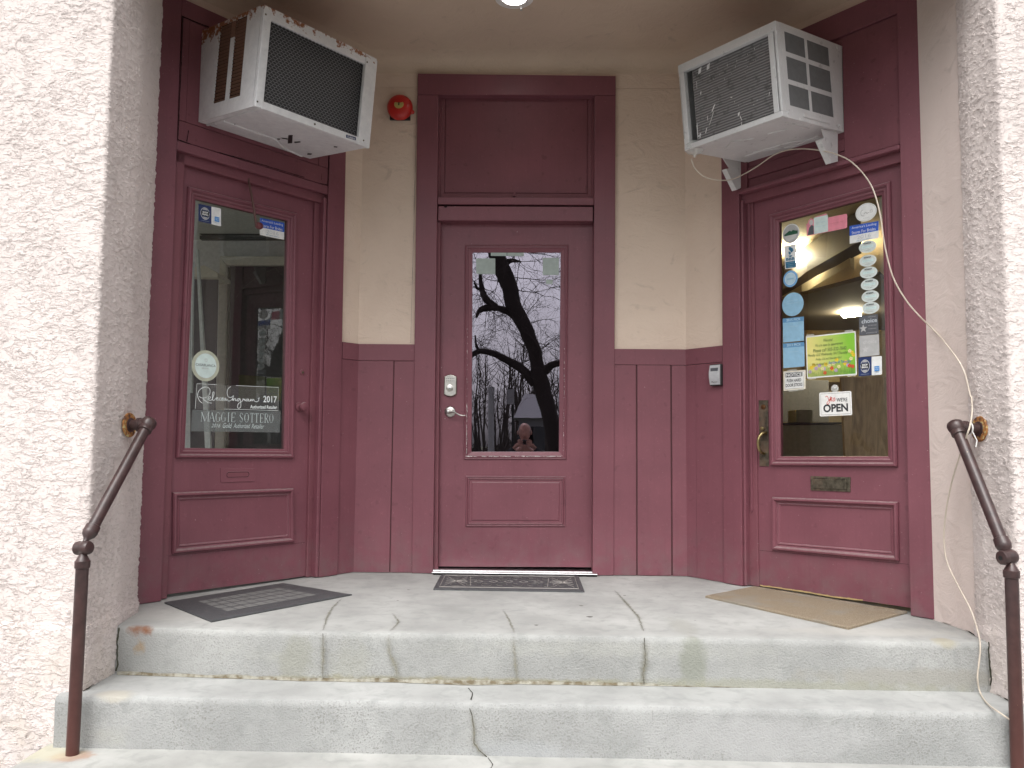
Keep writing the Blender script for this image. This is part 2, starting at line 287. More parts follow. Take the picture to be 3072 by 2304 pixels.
# ------------------------------------------------------------------ mesh builder
def inset(q, d):
    # q: list of (a,z) counter-clockwise or clockwise convex polygon; shrink by d
    n = len(q); cx_ = sum(p[0] for p in q) / n; cz_ = sum(p[1] for p in q) / n; L = []
    for i in range(n):
        p, r_ = Vector(q[i]), Vector(q[(i + 1) % n]); e = (r_ - p).normalized(); nn = Vector((-e.y, e.x))
        if nn.dot(Vector((cx_, cz_)) - p) < 0: nn = -nn
        L.append((p + nn * d, e))
    out = []
    for i in range(n):
        (p, e), (r_, f) = L[i - 1], L[i]; den = e.x * f.y - e.y * f.x
        t_ = ((r_.x - p.x) * f.y - (r_.y - p.y) * f.x) / den; out.append(tuple(p + e * t_))
    return out
class MB:
    def __init__(s): s.v = []; s.f = []
    def add(s, vs, fs):
        o = len(s.v); s.v += [Vector(p) for p in vs]; s.f += [[i + o for i in f] for f in fs]; return s
    def prism(s, F, pts, n0, n1):
        k = len(pts); vs = [F.w(a, n0, z) for a, z in pts] + [F.w(a, n1, z) for a, z in pts]
        return s.add(vs, [list(range(k)), list(range(k, 2 * k))[::-1]] + [[i, (i + 1) % k, k + (i + 1) % k, k + i] for i in range(k)])
    def box(s, F, a0, a1, z0, z1, n0, n1): return s.prism(F, [(a0, z0), (a1, z0), (a1, z1), (a0, z1)], n0, n1)
    def wbox(s, x0, x1, y0, y1, z0, z1):
        vs = [(x, y, z) for x in (x0, x1) for y in (y0, y1) for z in (z0, z1)]
        return s.add(vs, [[0, 1, 3, 2], [4, 6, 7, 5], [0, 4, 5, 1], [2, 3, 7, 6], [0, 2, 6, 4], [1, 5, 7, 3]])
    def face(s, F, pts, n): return s.add([F.w(a, n, z) for a, z in pts], [list(range(len(pts)))])
    def rings(s, F, q, prof, cap=False):
        k = len(q); vs = []; fs = []
        for d, n in prof: vs += [F.w(a, n, z) for a, z in (inset(q, d) if abs(d) > 1e-9 else q)]
        for j in range(len(prof) - 1):
            for i in range(k): fs.append([j * k + i, j * k + (i + 1) % k, (j + 1) * k + (i + 1) % k, (j + 1) * k + i])
        if cap: fs.append([(len(prof) - 1) * k + i for i in range(k)])
        return s.add(vs, fs)
    def tube(s, pts, rad, seg=12, cap=True):
        pts = [Vector(p) for p in pts]; n = len(pts); rads = rad if isinstance(rad, (list, tuple)) else [rad] * n; vs = []; fs = []; ref = None
        for i, p in enumerate(pts):
            d = (pts[min(i + 1, n - 1)] - pts[max(i - 1, 0)]).normalized()
            if ref is None:
                ref = Vector((0, 0, 1)) if abs(d.z) < .9 else Vector((1, 0, 0))
            x = d.cross(ref); x = x.normalized() if x.length > 1e-6 else d.orthogonal().normalized(); y = d.cross(x).normalized(); ref = -y if False else x.cross(d).normalized()
            for j in range(seg):
                an = 2 * math.pi * j / seg; vs.append(p + (x * math.cos(an) + y * math.sin(an)) * rads[i])
        for i in range(n - 1):
            for j in range(seg): fs.append([i * seg + j, i * seg + (j + 1) % seg, (i + 1) * seg + (j + 1) % seg, (i + 1) * seg + j])
        if cap: fs += [list(range(seg))[::-1], [(n - 1) * seg + j for j in range(seg)]]
        return s.add(vs, fs)
    def lathe(s, o, ax, prof, seg=24):
        # prof: (distance along axis, radius)
        o = Vector(o); ax = Vector(ax).normalized(); return s.tube([o + ax * d + ax * (i * 1e-7) for i, (d, r_) in enumerate(prof)], [r_ for d, r_ in prof], seg)
    def build(s, name, mat, parent=None, Mx=None, bevel=0, smooth=False, seg=2, angle=35):
        if parent is not None: inv = parent['_M_'] if False else MATS[parent.name].inverted()
        else: inv = (Mx or Matrix()).inverted()
        me = bpy.data.meshes.new(name); me.from_pydata([inv @ p for p in s.v], [], s.f)
        bm = bmesh.new(); bm.from_mesh(me)
        bmesh.ops.recalc_face_normals(bm, faces=bm.faces)
        bm.to_mesh(me); bm.free()
        if smooth:
            for p in me.polygons: p.use_smooth = True
        me.materials.append(mat); o = bpy.data.objects.new(name, me); col.objects.link(o)
        if parent is not None: o.parent = parent; MATS[o.name] = MATS[parent.name]
        else: o.matrix_world = Mx or Matrix(); MATS[o.name] = o.matrix_world.copy()
        if bevel:
            md = o.modifiers.new('bevel', 'BEVEL'); md.width = bevel; md.segments = seg; md.limit_method = 'ANGLE'; md.angle_limit = R(angle); md.harden_normals = False
        if smooth:
            md = o.modifiers.new('edges', 'EDGE_SPLIT'); md.split_angle = R(40)
        return o
MATS = {}
def tag(o, label, cat, group=None):
    o['label'] = label; o['category'] = cat
    if group: o['group'] = group
    return o
def struct(o): o['kind'] = 'structure'; return o
def thing(name, label, cat, F, a=0, n=0, z=0, group=None):
    o = bpy.data.objects.new(name, None); col.objects.link(o); o.empty_display_size = .05
    m = F.mat(F.w(a, n, z)); o.matrix_world = m; MATS[o.name] = m; return tag(o, label, cat, group)
def lab(o, s): o['label'] = s; return o

def text_geo(st, size=1.0, shear=0.0, bold=0.0, spacing=1.0):
    cu = bpy.data.curves.new('t', 'FONT'); cu.body = st; cu.size = size; cu.shear = shear; cu.offset = bold; cu.align_x = 'CENTER'; cu.space_character = spacing; cu.resolution_u = 3
    o = bpy.data.objects.new('t', cu); col.objects.link(o); dg = bpy.context.evaluated_depsgraph_get()
    me = bpy.data.meshes.new_from_object(o.evaluated_get(dg)); vs = [v.co.copy() for v in me.vertices]; fs = [list(p.vertices) for p in me.polygons]
    bpy.data.objects.remove(o); bpy.data.meshes.remove(me); bpy.data.curves.remove(cu)
    x0, x1 = min(v.x for v in vs), max(v.x for v in vs); y0, y1 = min(v.y for v in vs), max(v.y for v in vs)
    return [((v.x - x0) / (x1 - x0), (v.y - y0) / (y1 - y0)) for v in vs], fs
class Card:
    """a thin card given by its four corners (top left, top right, bottom right, bottom left) on plane n of frame F"""
    def __init__(s, F, q, n, name, label, cat, mat, group=None, th=.0012, shape=None):
        s.F, s.q, s.n = F, q, n + th; s.layer = 0
        cx_ = sum(p[0] for p in q) / 4; cz_ = sum(p[1] for p in q) / 4
        pts = shape or [(0, 1), (1, 1), (1, 0), (0, 0)]
        s.o = MB().prism(F, [s.m(*p) for p in pts], n, n + th).build(name, mat, Mx=F.mat(F.w(cx_, n, cz_))); tag(s.o, label, cat, group)
    def m(s, x, y):
        tl, tr, br, bl = [Vector(p) for p in s.q]; p = (bl * (1 - x) + br * x) * (1 - y) + (tl * (1 - x) + tr * x) * y; return (p.x, p.y)
    def poly(s, pts, mat, name='print', lift=None):
        s.layer += 1; n = s.n + .0004 * s.layer; return MB().face(s.F, [s.m(*p) for p in pts], n).build(name, mat, s.o)
    def rect(s, x0, y0, x1, y1, mat, name='print'): return s.poly([(x0, y0), (x1, y0), (x1, y1), (x0, y1)], mat, name)
    def oval(s, cx_, cy_, rx, ry, mat, name='print'): return s.poly([(cx_ + rx * math.cos(t), cy_ + ry * math.sin(t)) for t in [i * math.pi / 20 for i in range(40)]], mat, name)
    def ring(s, cx_, cy_, rx, ry, th, mat, name='border'):
        s.layer += 1; n = s.n + .0004 * s.layer; k = 40; vs = []; fs = []
        for i in range(k):
            t = i * 2 * math.pi / k
            for f in (1, 1 - th): vs.append(s.F.w(*(lambda p: (p[0], n, p[1]))(s.m(cx_ + rx * f * math.cos(t), cy_ + ry * f * math.sin(t)))))
            fs.append([2 * i, 2 * i + 1, (2 * i + 3) % (2 * k), (2 * i + 2) % (2 * k)])
        return MB().add(vs, fs).build(name, mat, s.o)
    def text(s, items, mat, name='lettering'):
        # items: (string, x0, y0, x1, y1[, shear, bold])
        s.layer += 1; n = s.n + .0004 * s.layer; mb = MB()
        for it in items:
            st, x0, y0, x1, y1 = it[:5]; g, fs = text_geo(st, 1, it[5] if len(it) > 5 else 0, it[6] if len(it) > 6 else 0)
            mb.add([s.F.w(*(lambda p: (p[0], n, p[1]))(s.m(x0 + gx * (x1 - x0), y0 + gy * (y1 - y0)))) for gx, gy in g], fs)
        return mb.build(name, mat, s.o)
    def stroke(s, lines, wd, mat, name='lettering'):
        s.layer += 1; n = s.n + .0004 * s.layer; mb = MB()
        for L in lines:
            P = [Vector(s.m(*p)) for p in L]; vs = []; k = len(P)
            for i in range(k):
                d = (P[min(i + 1, k - 1)] - P[max(i - 1, 0)]); d = d.normalized() if d.length else Vector((1, 0)); nn = Vector((-d.y, d.x)) * wd / 2
                vs += [s.F.w(P[i].x + nn.x, n, P[i].y + nn.y), s.F.w(P[i].x - nn.x, n, P[i].y - nn.y)]
            mb.add(vs, [[2 * i, 2 * i + 1, 2 * i + 3, 2 * i + 2] for i in range(k - 1)])
        return mb.build(name, mat, s.o)
def smooth_line(P, k=6):
    out = []
    for i in range(len(P) - 1):
        p0, p1, p2, p3 = [P[max(0, min(len(P) - 1, j))] for j in (i - 1, i, i + 1, i + 2)]
        for j in range(k):
            t = j / k; out.append(tuple(.5 * ((2 * p1[d]) + (-p0[d] + p2[d]) * t + (2 * p0[d] - 5 * p1[d] + 4 * p2[d] - p3[d]) * t * t + (-p0[d] + 3 * p1[d] - 3 * p2[d] + p3[d]) * t ** 3) for d in range(len(p1))))
    out.append(tuple(P[-1])); return out

# ================================================================== SETTING
Z2_, Z3_, Z4_, ZG = -.190, -.378, -.568, -.757
CEIL = 3.085; LINT = 2.76  # unseen lintel, its height tuned for the shade in the upper recess
def offset_poly(P, d):
    out = []
    for i in range(len(P)):
        p = Vector(P[i]); a = (p - Vector(P[i - 1])).normalized() if i else (Vector(P[1]) - p).normalized(); b = (Vector(P[i + 1]) - p).normalized() if i < len(P) - 1 else a
        na, nb = Vector((a.y, -a.x)), Vector((b.y, -b.x)); mm = (na + nb).normalized(); out.append(p + mm * (d / max(.3, mm.dot(na))))
    return out
def grid_path(path, z0, z1, step):
    # dense sheet following a plan path, for displaced stucco
    P = [Vector(path[0])]
    for a, b in zip(path[:-1], path[1:]):
        a, b = Vector(a), Vector(b); k = max(1, int((b - a).length / step)); P += [a.lerp(b, (i + 1) / k) for i in range(k)]
    kz = int((z1 - z0) / step); vs = [(p.x, p.y, z0 + (z1 - z0) * j / kz) for p in P for j in range(kz + 1)]; n = kz + 1
    return MB().add(vs, [[i * n + j, (i + 1) * n + j, (i + 1) * n + j + 1, i * n + j + 1] for i in range(len(P) - 1) for j in range(kz)])

bld = thing('shop_building', 'pink stucco building front with a recessed maroon entrance', 'building', FC)
def ring_round(P, r, k=5):
    out = [P[0]]
    for i in range(1, len(P) - 1):
        p = Vector(P[i]); a = (Vector(P[i - 1]) - p); b = (Vector(P[i + 1]) - p); rr = min(r, a.length * .45, b.length * .45); a = p + a.normalized() * rr; b = p + b.normalized() * rr
        for j in range(k + 1):
            t = j / k; out.append(tuple((a * (1 - t) + p * t) * (1 - t) + (p * (1 - t) + b * t) * t))
    out.append(P[-1]); return out
STEP = .0055
pl = ring_round([(-1.712, -1.005), (-1.640, -1.10), (-1.600, -1.35), (-1.598, -1.61), (-2.45, -1.61)], .022)
grid_path(pl, ZG - .02, 3.12, STEP).build('pier_stucco', M['stucco'], bld, smooth=True).modifiers.clear()
pr = ring_round([(2.45, -1.61), (1.904, -1.61), (1.884, -1.42), (1.893, -1.33), (1.93, -1.318)], .022)
grid_path(pr, ZG - .02, 3.12, STEP).build('pier_stucco', M['stucco'], bld, smooth=True).modifiers.clear()
def sheet(name, mat, pts, parent=bld): return MB().add(pts, [list(range(len(pts)))]).build(name, mat, parent)
sm = MB()
for x0, x1 in ((-7, -5.4), (-2.75, -2.45), (2.45, 2.75), (5.4, 7)): sm.add([(x0, -1.61, ZG - .02), (x1, -1.61, ZG - .02), (x1, -1.61, LINT), (x0, -1.61, LINT)], [[0, 1, 2, 3]])
for x0, x1 in ((-5.4, -2.75), (2.75, 5.4)): sm.add([(x0, -1.61, ZG - .02), (x1, -1.61, ZG - .02), (x1, -1.61, .15), (x0, -1.61, .15)], [[0, 1, 2, 3]]).add([(x0, -1.61, 2.5), (x1, -1.61, 2.5), (x1, -1.61, LINT), (x0, -1.61, LINT)], [[0, 1, 2, 3]])
sm.add([(-7, -1.61, LINT), (7, -1.61, LINT), (7, -1.61, 6.5), (-7, -1.61, 6.5)], [[0, 1, 2, 3]])
sm.add([(-1.60, -1.61, LINT), (1.91, -1.61, LINT), (1.91, -1.47, LINT), (-1.60, -1.47, LINT)], [[0, 1, 2, 3]])
sm.add([(-1.60, -1.47, LINT), (1.91, -1.47, LINT), (1.91, -1.47, 3.2), (-1.60, -1.47, 3.2)], [[0, 1, 2, 3]])
sm.build('front_wall', plaster('outer_wall_render', (.70, .60, .60), (.66, .57, .57)), bld)
NP = -.026
rw = MB(); rw.box(FC, CL - .03, -.52, 0, 2.90, NP - .1, NP); rw.box(FC, .52, CR + .03, 0, 2.90, NP - .1, NP); rw.box(FC, CL - .03, CR + .03, 2.902, 3.3, NP - .1, NP)

rw.build('recess_wall', M['plaster'], bld)
lw = MB(); lw.box(FL, -.15, .03, 0, 3.3, NP - .1, NP - .0005); lw.box(FL, -1.30, -.15, 2.90, 3.3, NP - .1, NP); lw.box(FL, -1.42, -1.26, -.02, 2.9, NP - .1, -.028)
lw.build('side_wall', M['plaster'], bld)
rw2 = MB(); rw2.box(FR, -.03, .285, 0, 3.3, NP - .1, NP - .0005); rw2.box(FR, .285, 1.42, 2.90, 3.3, NP - .1, NP)
rw2.build('side_wall', M['plaster'], bld)
# smooth plaster strips between the wood and the rough piers
MB().add([(-1.76, -.95, -.02), (-1.706, -1.03, -.02), (-1.706, -1.03, 3.2), (-1.76, -.95, 3.2)], [[0, 1, 2, 3]]).build('plaster_strip', M['plaster_pale'], bld)
s_ = grid_path([(1.866, -1.06), (1.893, -1.20), (1.905, -1.34)], -.05, 3.2, .03); s_.build('plaster_strip', M['plaster_pale'], bld, smooth=True).modifiers.clear()
# ceiling with a soft cove where it meets the walls
wp = [FL.w(-1.34, NP, 0).xy, FL.w(0.016, NP, 0).xy, FR.w(-.016, NP, 0).xy, FR.w(1.46, NP, 0).xy]
prof = [(.002, CEIL - .10), (.006, CEIL - .07), (.018, CEIL - .042), (.04, CEIL - .02), (.075, CEIL - .005), (.12, CEIL)]
cv = MB(); vs = []
for d, z in prof: vs += [(p.x, p.y, z) for p in offset_poly(wp, d)]
cv.add(vs, [[j * 4 + i, j * 4 + i + 1, (j + 1) * 4 + i + 1, (j + 1) * 4 + i] for j in range(len(prof) - 1) for i in range(3)])
ip = offset_poly(wp, .12); cv.add([(p.x, p.y, CEIL) for p in ip] + [(2.1, -1.5, CEIL), (-2.1, -1.5, CEIL)], [[0, 1, 2, 3, 4, 5]])
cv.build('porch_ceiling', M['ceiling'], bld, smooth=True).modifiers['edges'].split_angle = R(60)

# ---- steps
stains_top = [(-1.50, -1.41, -.008, .075, .07, .045, (.20, .075, .03), 1.0), (-1.495, -1.43, -.07, .05, .06, .11, (.30, .17, .05), .95), (1.72, -1.43, -.005, .06, .05, .03, (.34, .31, .22), .6),
              (-.62, -1.44, -.12, .14, .04, .12, (.30, .30, .26), .45), (-1.5, -1.44, -.17, .12, .05, .05, (.20, .20, .17), .8), (-1.0, -1.45, -.10, .40, .04, .12, (.40, .40, .36), .45),
              (.95, -1.45, -.12, .16, .04, .14, (.34, .34, .32), .2), (1.6, -1.45, -.14, .6, .05, .05, (.30, .29, .26), .75), (.2, -1.45, -.05, 1.1, .04, .05, (.38, .38, .35), .4), (1.5, -1.30, 0, .5, .10, .02, (.42, .41, .38), .5), (-1.45, -1.15, 0, .35, .2, .02, (.42, .41, .39), .5)]
stains_top += [(-.84, -1.43, -.12, .09, .06, .14, (.26, .26, .22), .6), (.73, -1.43, -.10, .07, .06, .16, (.22, .23, .19), .7), (.73, -1.25, 0, .07, .22, .03, (.30, .30, .27), .5), (-.2, -1.44, -.19, 1.3, .05, .03, (.26, .24, .15), .7), (1.0, -1.45, -.185, 1.0, .05, .04, (.28, .28, .22), .6)]
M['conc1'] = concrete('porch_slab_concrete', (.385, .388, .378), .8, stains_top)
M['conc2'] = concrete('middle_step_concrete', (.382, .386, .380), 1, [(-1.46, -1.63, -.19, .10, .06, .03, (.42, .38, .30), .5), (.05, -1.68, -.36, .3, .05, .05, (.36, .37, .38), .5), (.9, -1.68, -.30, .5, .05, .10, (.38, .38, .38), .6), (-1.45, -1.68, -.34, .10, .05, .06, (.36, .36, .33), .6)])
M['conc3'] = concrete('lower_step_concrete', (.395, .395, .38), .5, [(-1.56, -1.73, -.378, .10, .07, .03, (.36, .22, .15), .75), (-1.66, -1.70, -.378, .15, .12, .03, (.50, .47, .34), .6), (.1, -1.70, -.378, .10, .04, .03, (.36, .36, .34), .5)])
st = thing('entrance_steps', 'worn grey concrete steps rising to the porch, cracked and rust stained', 'steps', FC, 0, 1.5, ZG)
def slab(name, front, back_y, ztop, zbot, mat, nose=.018, subd=.08):
    # front: plan polyline left to right; a rounded nose, bowed and chipped slightly like a hand-finished pour
    P = [Vector(front[0])]
    for a, b in zip(front[:-1], front[1:]):
        a, b = Vector(a), Vector(b); k = max(1, int((b - a).length / .02)); P += [a.lerp(b, (i + 1) / k) for i in range(k)]
    vs = []; n = len(P); rows = []
    profile = [(0, zbot), (0, (zbot + ztop) / 2), (0, ztop - nose * 1.6), (.10 * nose, ztop - nose * .8), (.45 * nose, ztop - nose * .25), (nose * 1.3, ztop - .0006), (nose * 3, ztop)]
    for d, z in profile:
        for i, p in enumerate(P):
            q = noise.noise(Vector((p.x * 6, z * 9, ztop * 30))) * .004 + noise.noise(Vector((p.x * 22, z * 20, ztop * 30))) * .0016
            edge = 0 < d < nose * 2
            zz = z + (noise.noise(Vector((p.x * 14, 3.3, ztop * 7))) * .0022 if edge else 0)
            vs.append((p.x, p.y + d - (q if z < ztop - 1e-6 else 0), zz))
    for p in P: vs.append((p.x, back_y, ztop))
    k = len(profile) + 1; m = MB().add(vs, [[j * n + i, j * n + i + 1, (j + 1) * n + i + 1, (j + 1) * n + i] for j in range(k - 1) for i in range(n - 1)])
    for i, s in ((0, 0), (n - 1, 1)): m.add([vs[j * n + i] for j in range(k)] + [(P[i].x, back_y, zbot)], [list(range(k + 1))])
    o = m.build(name, mat, st, smooth=True); return o
p1 = slab('porch_slab', [(-1.72, -1.33), (-1.573, -1.372), (-1.2, -1.41), (-.83, -1.424), (0, -1.426), (.76, -1.438), (1.4, -1.448), (1.99, -1.452)], .2, 0, -.20, M['conc1'])
p2 = slab('step', [(-1.668, -1.655), (-1.2, -1.656), (-.75, -1.66), (.7, -1.674), (1.54, -1.69), (2.05, -1.69)], -1.30, Z2_, -.42, M['conc2'])
p3 = slab('step', [(-1.705, -1.99), (2.1, -2.0)], -1.55, Z3_, -.60, M['conc3'])
p4 = slab('step', [(-1.705, -2.30), (2.1, -2.32)], -1.9, Z4_, ZG - .05, M['conc3'])
MB().add([(-1.705, -1.62, Z3_), (-1.705, -1.62, ZG - .05), (-1.705, -1.99, ZG - .05), (-1.705, -1.99, Z3_)], [[0, 1, 2, 3]]).build('step_end', M['conc3'], st)
# mortar fillet along the foot of the top riser
fi = MB(); vs = []; xs = [-1.575 + i * .025 for i in range(140)]
def riser_y(x): return -1.43 if x > -.8 else -1.43 + (-.8 - x) * .06
for x in xs:
    wv = .005 + .009 * abs(noise.noise(Vector((x * 4, 0, 0)))) + .004 * noise.noise(Vector((x * 30, 0, 0)))
    if -.45 < x < .05: wv += .022 * (1 - abs(x + .17) / .28) if abs(x + .17) < .28 else 0
    hh = .006 + .010 * abs(noise.noise(Vector((x * 5, 2, 0)))) * (1.6 if x < .2 else .7); y = riser_y(x)
    vs += [(x, y - wv - .004, Z2_ + .0015), (x, y - wv * .5 - .004, Z2_ + hh * .5), (x, y - .0045, Z2_ + hh + .004), (x, y + .02, Z2_ + hh)]
fi.add(vs, [[4 * i + j, 4 * i + j + 1, 4 * i + 5 + j, 4 * i + 4 + j] for i in range(len(xs) - 1) for j in range(3)])
fm, ft, fb = new_mat('crumbling_mortar'); fv = pos(ft); f1 = noi(ft, fv, 30, 5)
ft.links.new(mixc(ft, ramp(ft, f1, .38, .58), (.13, .105, .065, 1), (.30, .29, .245, 1)), fb.inputs['Base Color']); fb.inputs['Roughness'].default_value = .95; bump(ft, fb, f1, .8, .01)
fi.build('mortar_fillet', fm, st, smooth=True)
# cracks: crooked slits, and the dirty bands round them
def on_steps(u, v): return None
ckm = plain('crack_shadow', (.05, .045, .04), .95, spec=.05)
def dirt_film(name, c, a):
    m, t, b = new_mat(name); b.inputs['Base Color'].default_value = c4(c); b.inputs['Roughness'].default_value = .95
    tcn = N_(t, 'UVMap'); sx = N_(t, 'SeparateXYZ'); t.links.new(tcn.outputs[0], sx.inputs[0])
    e = mth(t, 'SUBTRACT', 1, mth(t, 'MULTIPLY', mth(t, 'ABSOLUTE', mth(t, 'SUBTRACT', sx.outputs[0], .5)), 2)); n = noi(t, pos(t), 30, 4); ends = mth(t, 'MULTIPLY', mth(t, 'MULTIPLY', sx.outputs[1], mth(t, 'SUBTRACT', 1.04, sx.outputs[1])), 4)
    al = mth(t, 'MULTIPLY', mth(t, 'MULTIPLY', mth(t, 'POWER', e, 1.7), mth(t, 'MULTIPLY', n, 1.9)), a); al = mth(t, 'MULTIPLY', al, mth(t, 'MINIMUM', ends, 1)); t.links.new(al, b.inputs['Alpha']); return m
dm = dirt_film('crack_dirt', (.22, .21, .16), .68)
def strip(name, pts, nrm, wd, mat, parent, jit=.003, lift=.0012):
    P = [Vector(p) for p in pts]; Q_ = [P[0]]
    for a, b in zip(P[:-1], P[1:]):
        k = max(1, int((b - a).length / .008)); Q_ += [a.lerp(b, (i + 1) / k) for i in range(k)]
    nrm = [Vector(n) for n in nrm]; vs = []; uv = []; k = len(Q_); tot = len(P) - 1
    for i, p in enumerate(Q_):
        d = (Q_[min(i + 1, k - 1)] - Q_[max(i - 1, 0)]).normalized(); nn = nrm[0] if len(nrm) == 1 else (nrm[0] if p.z > -.004 or p.z > nrm[2].x else nrm[1])
        s = d.cross(nn).normalized(); j = noise.noise(p * 40) * jit; ww = wd * (.6 + .8 * abs(noise.noise(p * 55 + Vector((5, 5, 5))))) / 2
        vs += [p + s * (j - ww) + nn * lift, p + s * (j + ww) + nn * lift]; uv += [(0, i / k), (1, i / k)]
    mb = MB().add(vs, [[2 * i, 2 * i + 1, 2 * i + 3, 2 * i + 2] for i in range(k - 1)]); o = mb.build(name, mat, parent)
    ul = o.data.uv_layers.new(name='UVMap')
    for poly in o.data.polygons:
        for li in poly.loop_indices: ul.data[li].uv = uv[o.data.loops[li].vertex_index]
    return o
UP_, FRT = (0, 0, 1), (0, -1, 0)
def crack_top(tops, fronts, wd, dirt):
    a = [hitz(*Z('Y5', x, y), 0) for x, y in tops]
    b = [hity(*Z('Y5', x, y), -1.433) for x, y in fronts]; b[0] = Vector((b[0].x, -1.433, -.003)); b[-1].z = max(b[-1].z, -.186)
    if wd: strip('crack', a, [UP_], wd * .4, ckm, p1, lift=.0016); strip('crack', b, [FRT], wd, ckm, p1, lift=.007)
    strip('crack_dirt', a, [UP_], dirt * .6, dm, p1, lift=.0022); strip('crack_dirt', b, [FRT], dirt, dm, p1, lift=.008)
crack_top([(230, 270), (180, 320), (150, 370), (128, 445)], [(128, 470), (130, 600), (130, 705)], .0024, .045)
crack_top([(510, 350), (548, 400), (500, 450)], [(490, 480), (492, 560), (520, 620), (548, 715)], 0, .05)
crack_top([(1120, 330), (1160, 395), (1185, 460)], [(1178, 490), (1190, 600), (1200, 715)], 0, .04)
crack_top([(1740, 225), (1800, 290), (1870, 370), (1900, 450)], [(1903, 490), (1908, 600), (1895, 680), (1900, 740)], .0030, .06)
ca_ = [hitz(*Z('Y5', x, y), Z2_) for x, y in [(930, 765), (952, 790), (945, 830)]]; strip('crack', ca_, [UP_], .005, ckm, p2, lift=.0016)
cb_ = [hity(*Z('Y5', x, y), -1.672) for x, y in [(940, 872), (950, 910), (965, 980), (960, 1065), (985, 1095), (1035, 1140)]]; strip('crack', cb_, [FRT], .0042, ckm, p2, lift=.006); strip('crack_dirt', cb_, [FRT], .04, dm, p2, lift=.007)
cc_ = [hitz(*Z('Y5', x, y), Z3_) for x, y in [(1038, 1150), (1068, 1185), (1055, 1206)]]; strip('crack', cc_ + [Vector((cc_[-1].x - .02, -1.95, Z3_))], [UP_], .004, ckm, p3, lift=.0014)
# small dark chewing-gum spots and specks on the porch
gum_ = plain('old_gum', (.13, .12, .115), .8)
for x, y, r_ in [(1555, 308, .010), (1602, 369, .014), (1307, 415, .009), (1795, 252, .008), (600, 220, .008), (540, 279, .006), (1360, 360, .003), (2185, 390, .004), (2070, 350, .003), (285, 475, .002)]:
    c_ = hitz(*Z('Y5', x, y), .0012); MB().add([(c_.x + r_ * math.cos(t) * (1 + .3 * math.sin(3 * t)), c_.y + r_ * .8 * math.sin(t), .0014) for t in [i * math.pi / 6 for i in range(12)]], [list(range(12))]).build('gum_spot', gum_, p1)

# ---- ground, street and sky side behind the camera (seen mirrored in the middle door)
struct(MB().add([(-60, -5.2, ZG), (60, -5.2, ZG), (60, -1.5, ZG), (-60, -1.5, ZG)], [[0, 1, 2, 3]]).build('pavement', concrete('pavement_concrete', (.30, .295, .28), .3)))
kb = MB(); kb.wbox(-60, 60, -5.35, -5.2, ZG - .3, ZG + .0); struct(kb.build('kerb', concrete('kerb_concrete', (.45, .44, .42), .3)))
struct(MB().add([(-60, -13, ZG - .13), (60, -13, ZG - .13), (60, -5.35, ZG - .13), (-60, -5.35, ZG - .13)], [[0, 1, 2, 3]]).build('road', M['asphalt']))
struct(MB().add([(-250, -250, ZG - .02), (250, -250, ZG - .02), (250, -13, ZG - .02), (-250, -13, ZG - .02)], [[0, 1, 2, 3]]).build('ground', M['grass']))
struct(MB().add([(-250, -1.4, ZG - .3), (250, -1.4, ZG - .3), (250, 120, ZG - .3), (-250, 120, ZG - .3)], [[0, 1, 2, 3]]).build('ground', M['grass']))

# ================================================================== DOOR FRAMES AND PANELLING
D_ = -.13
def pz(F, k, pts, n=0): return Q(F, k, pts, n)
def qrect(a0, a1, z0, z1): return [(a0, z0), (a1, z0), (a1, z1), (a0, z1)]
# --- middle doorway
fc = thing('door_frame', 'maroon wooden frame of the middle doorway with a blind transom panel above', 'door frame', FC, 0, 0, 0, 'wooden door frames of the entrance')
TL, TR = FC.px(1253.4, 220.6), FC.px(1847, 228); BL, BR = FC.px(1235, 1720), FC.px(1841, 1726)
iT, iB = FC.px(1315.5, 285), FC.px(1299, 1712); jT, jB = FC.px(1784, 286), FC.px(1777.5, 1714)
MB().prism(FC, [(BL[0], .002), (iB[0], .002), iT, (TL[0], iT[1])], D_, 0).build('casing', M['maroon'], fc, bevel=.003)
MB().prism(FC, [(jB[0], .002), (BR[0], .002), (TR[0], jT[1] - .003), (jT[0], jT[1] - .003)], D_, -.001).build('casing', M['maroon'], fc, bevel=.003)
MB().prism(FC, [(TL[0], iT[1] + .002), (TR[0], jT[1]), TR, TL], D_, .002).build('head_casing', M['maroon'], fc, bevel=.003)
ta = lambda p: p
tp0 = Q(FC, 'F', [(1313, 582), (1781, 588)]); zb0 = tp0[0][1]
fl = lambda z: iB[0] + (iT[0] - iB[0]) * (z / iT[1]); fr_ = lambda z: jB[0] + (jT[0] - jB[0]) * (z / jT[1])
zt_ = iT[1]; zz0_ = FC.px(1540, 590)[1]
MB().rings(FC, [(fl(zz0_), zz0_), (fr_(zz0_), zz0_), (fr_(zt_), zt_ + .07), (fl(zt_), zt_ + .07)], [(-.012, -.045), (.012, -.045), (.014, -.050), (.034, -.052), (.036, -.058), (.039, -.058), (.041, -.052)], True).build('transom_panel', M['maroon_old'], fc)
zz0, zz1, zz2, zz3 = FC.px(1540, 592)[1], FC.px(1540, 613)[1], FC.px(1540, 618)[1], FC.px(1540, 661)[1]
MB().box(FC, fl(2.2) + .002, fr_(2.2) - .002, zz1, zz0, -.10, -.002).build('transom_bar', M['maroon'], fc, bevel=.003)
MB().box(FC, fl(2.1) + .005, fr_(2.1) - .006, zz3, zz2, -.11, -.008).build('head_rail', M['maroon'], fc, bevel=.003)
MB().box(FC, fl(2.1), fr_(2.1), zz2 - .002, zz1 + .001, -.11, -.03).build('dark_joint', M['dark'], fc)
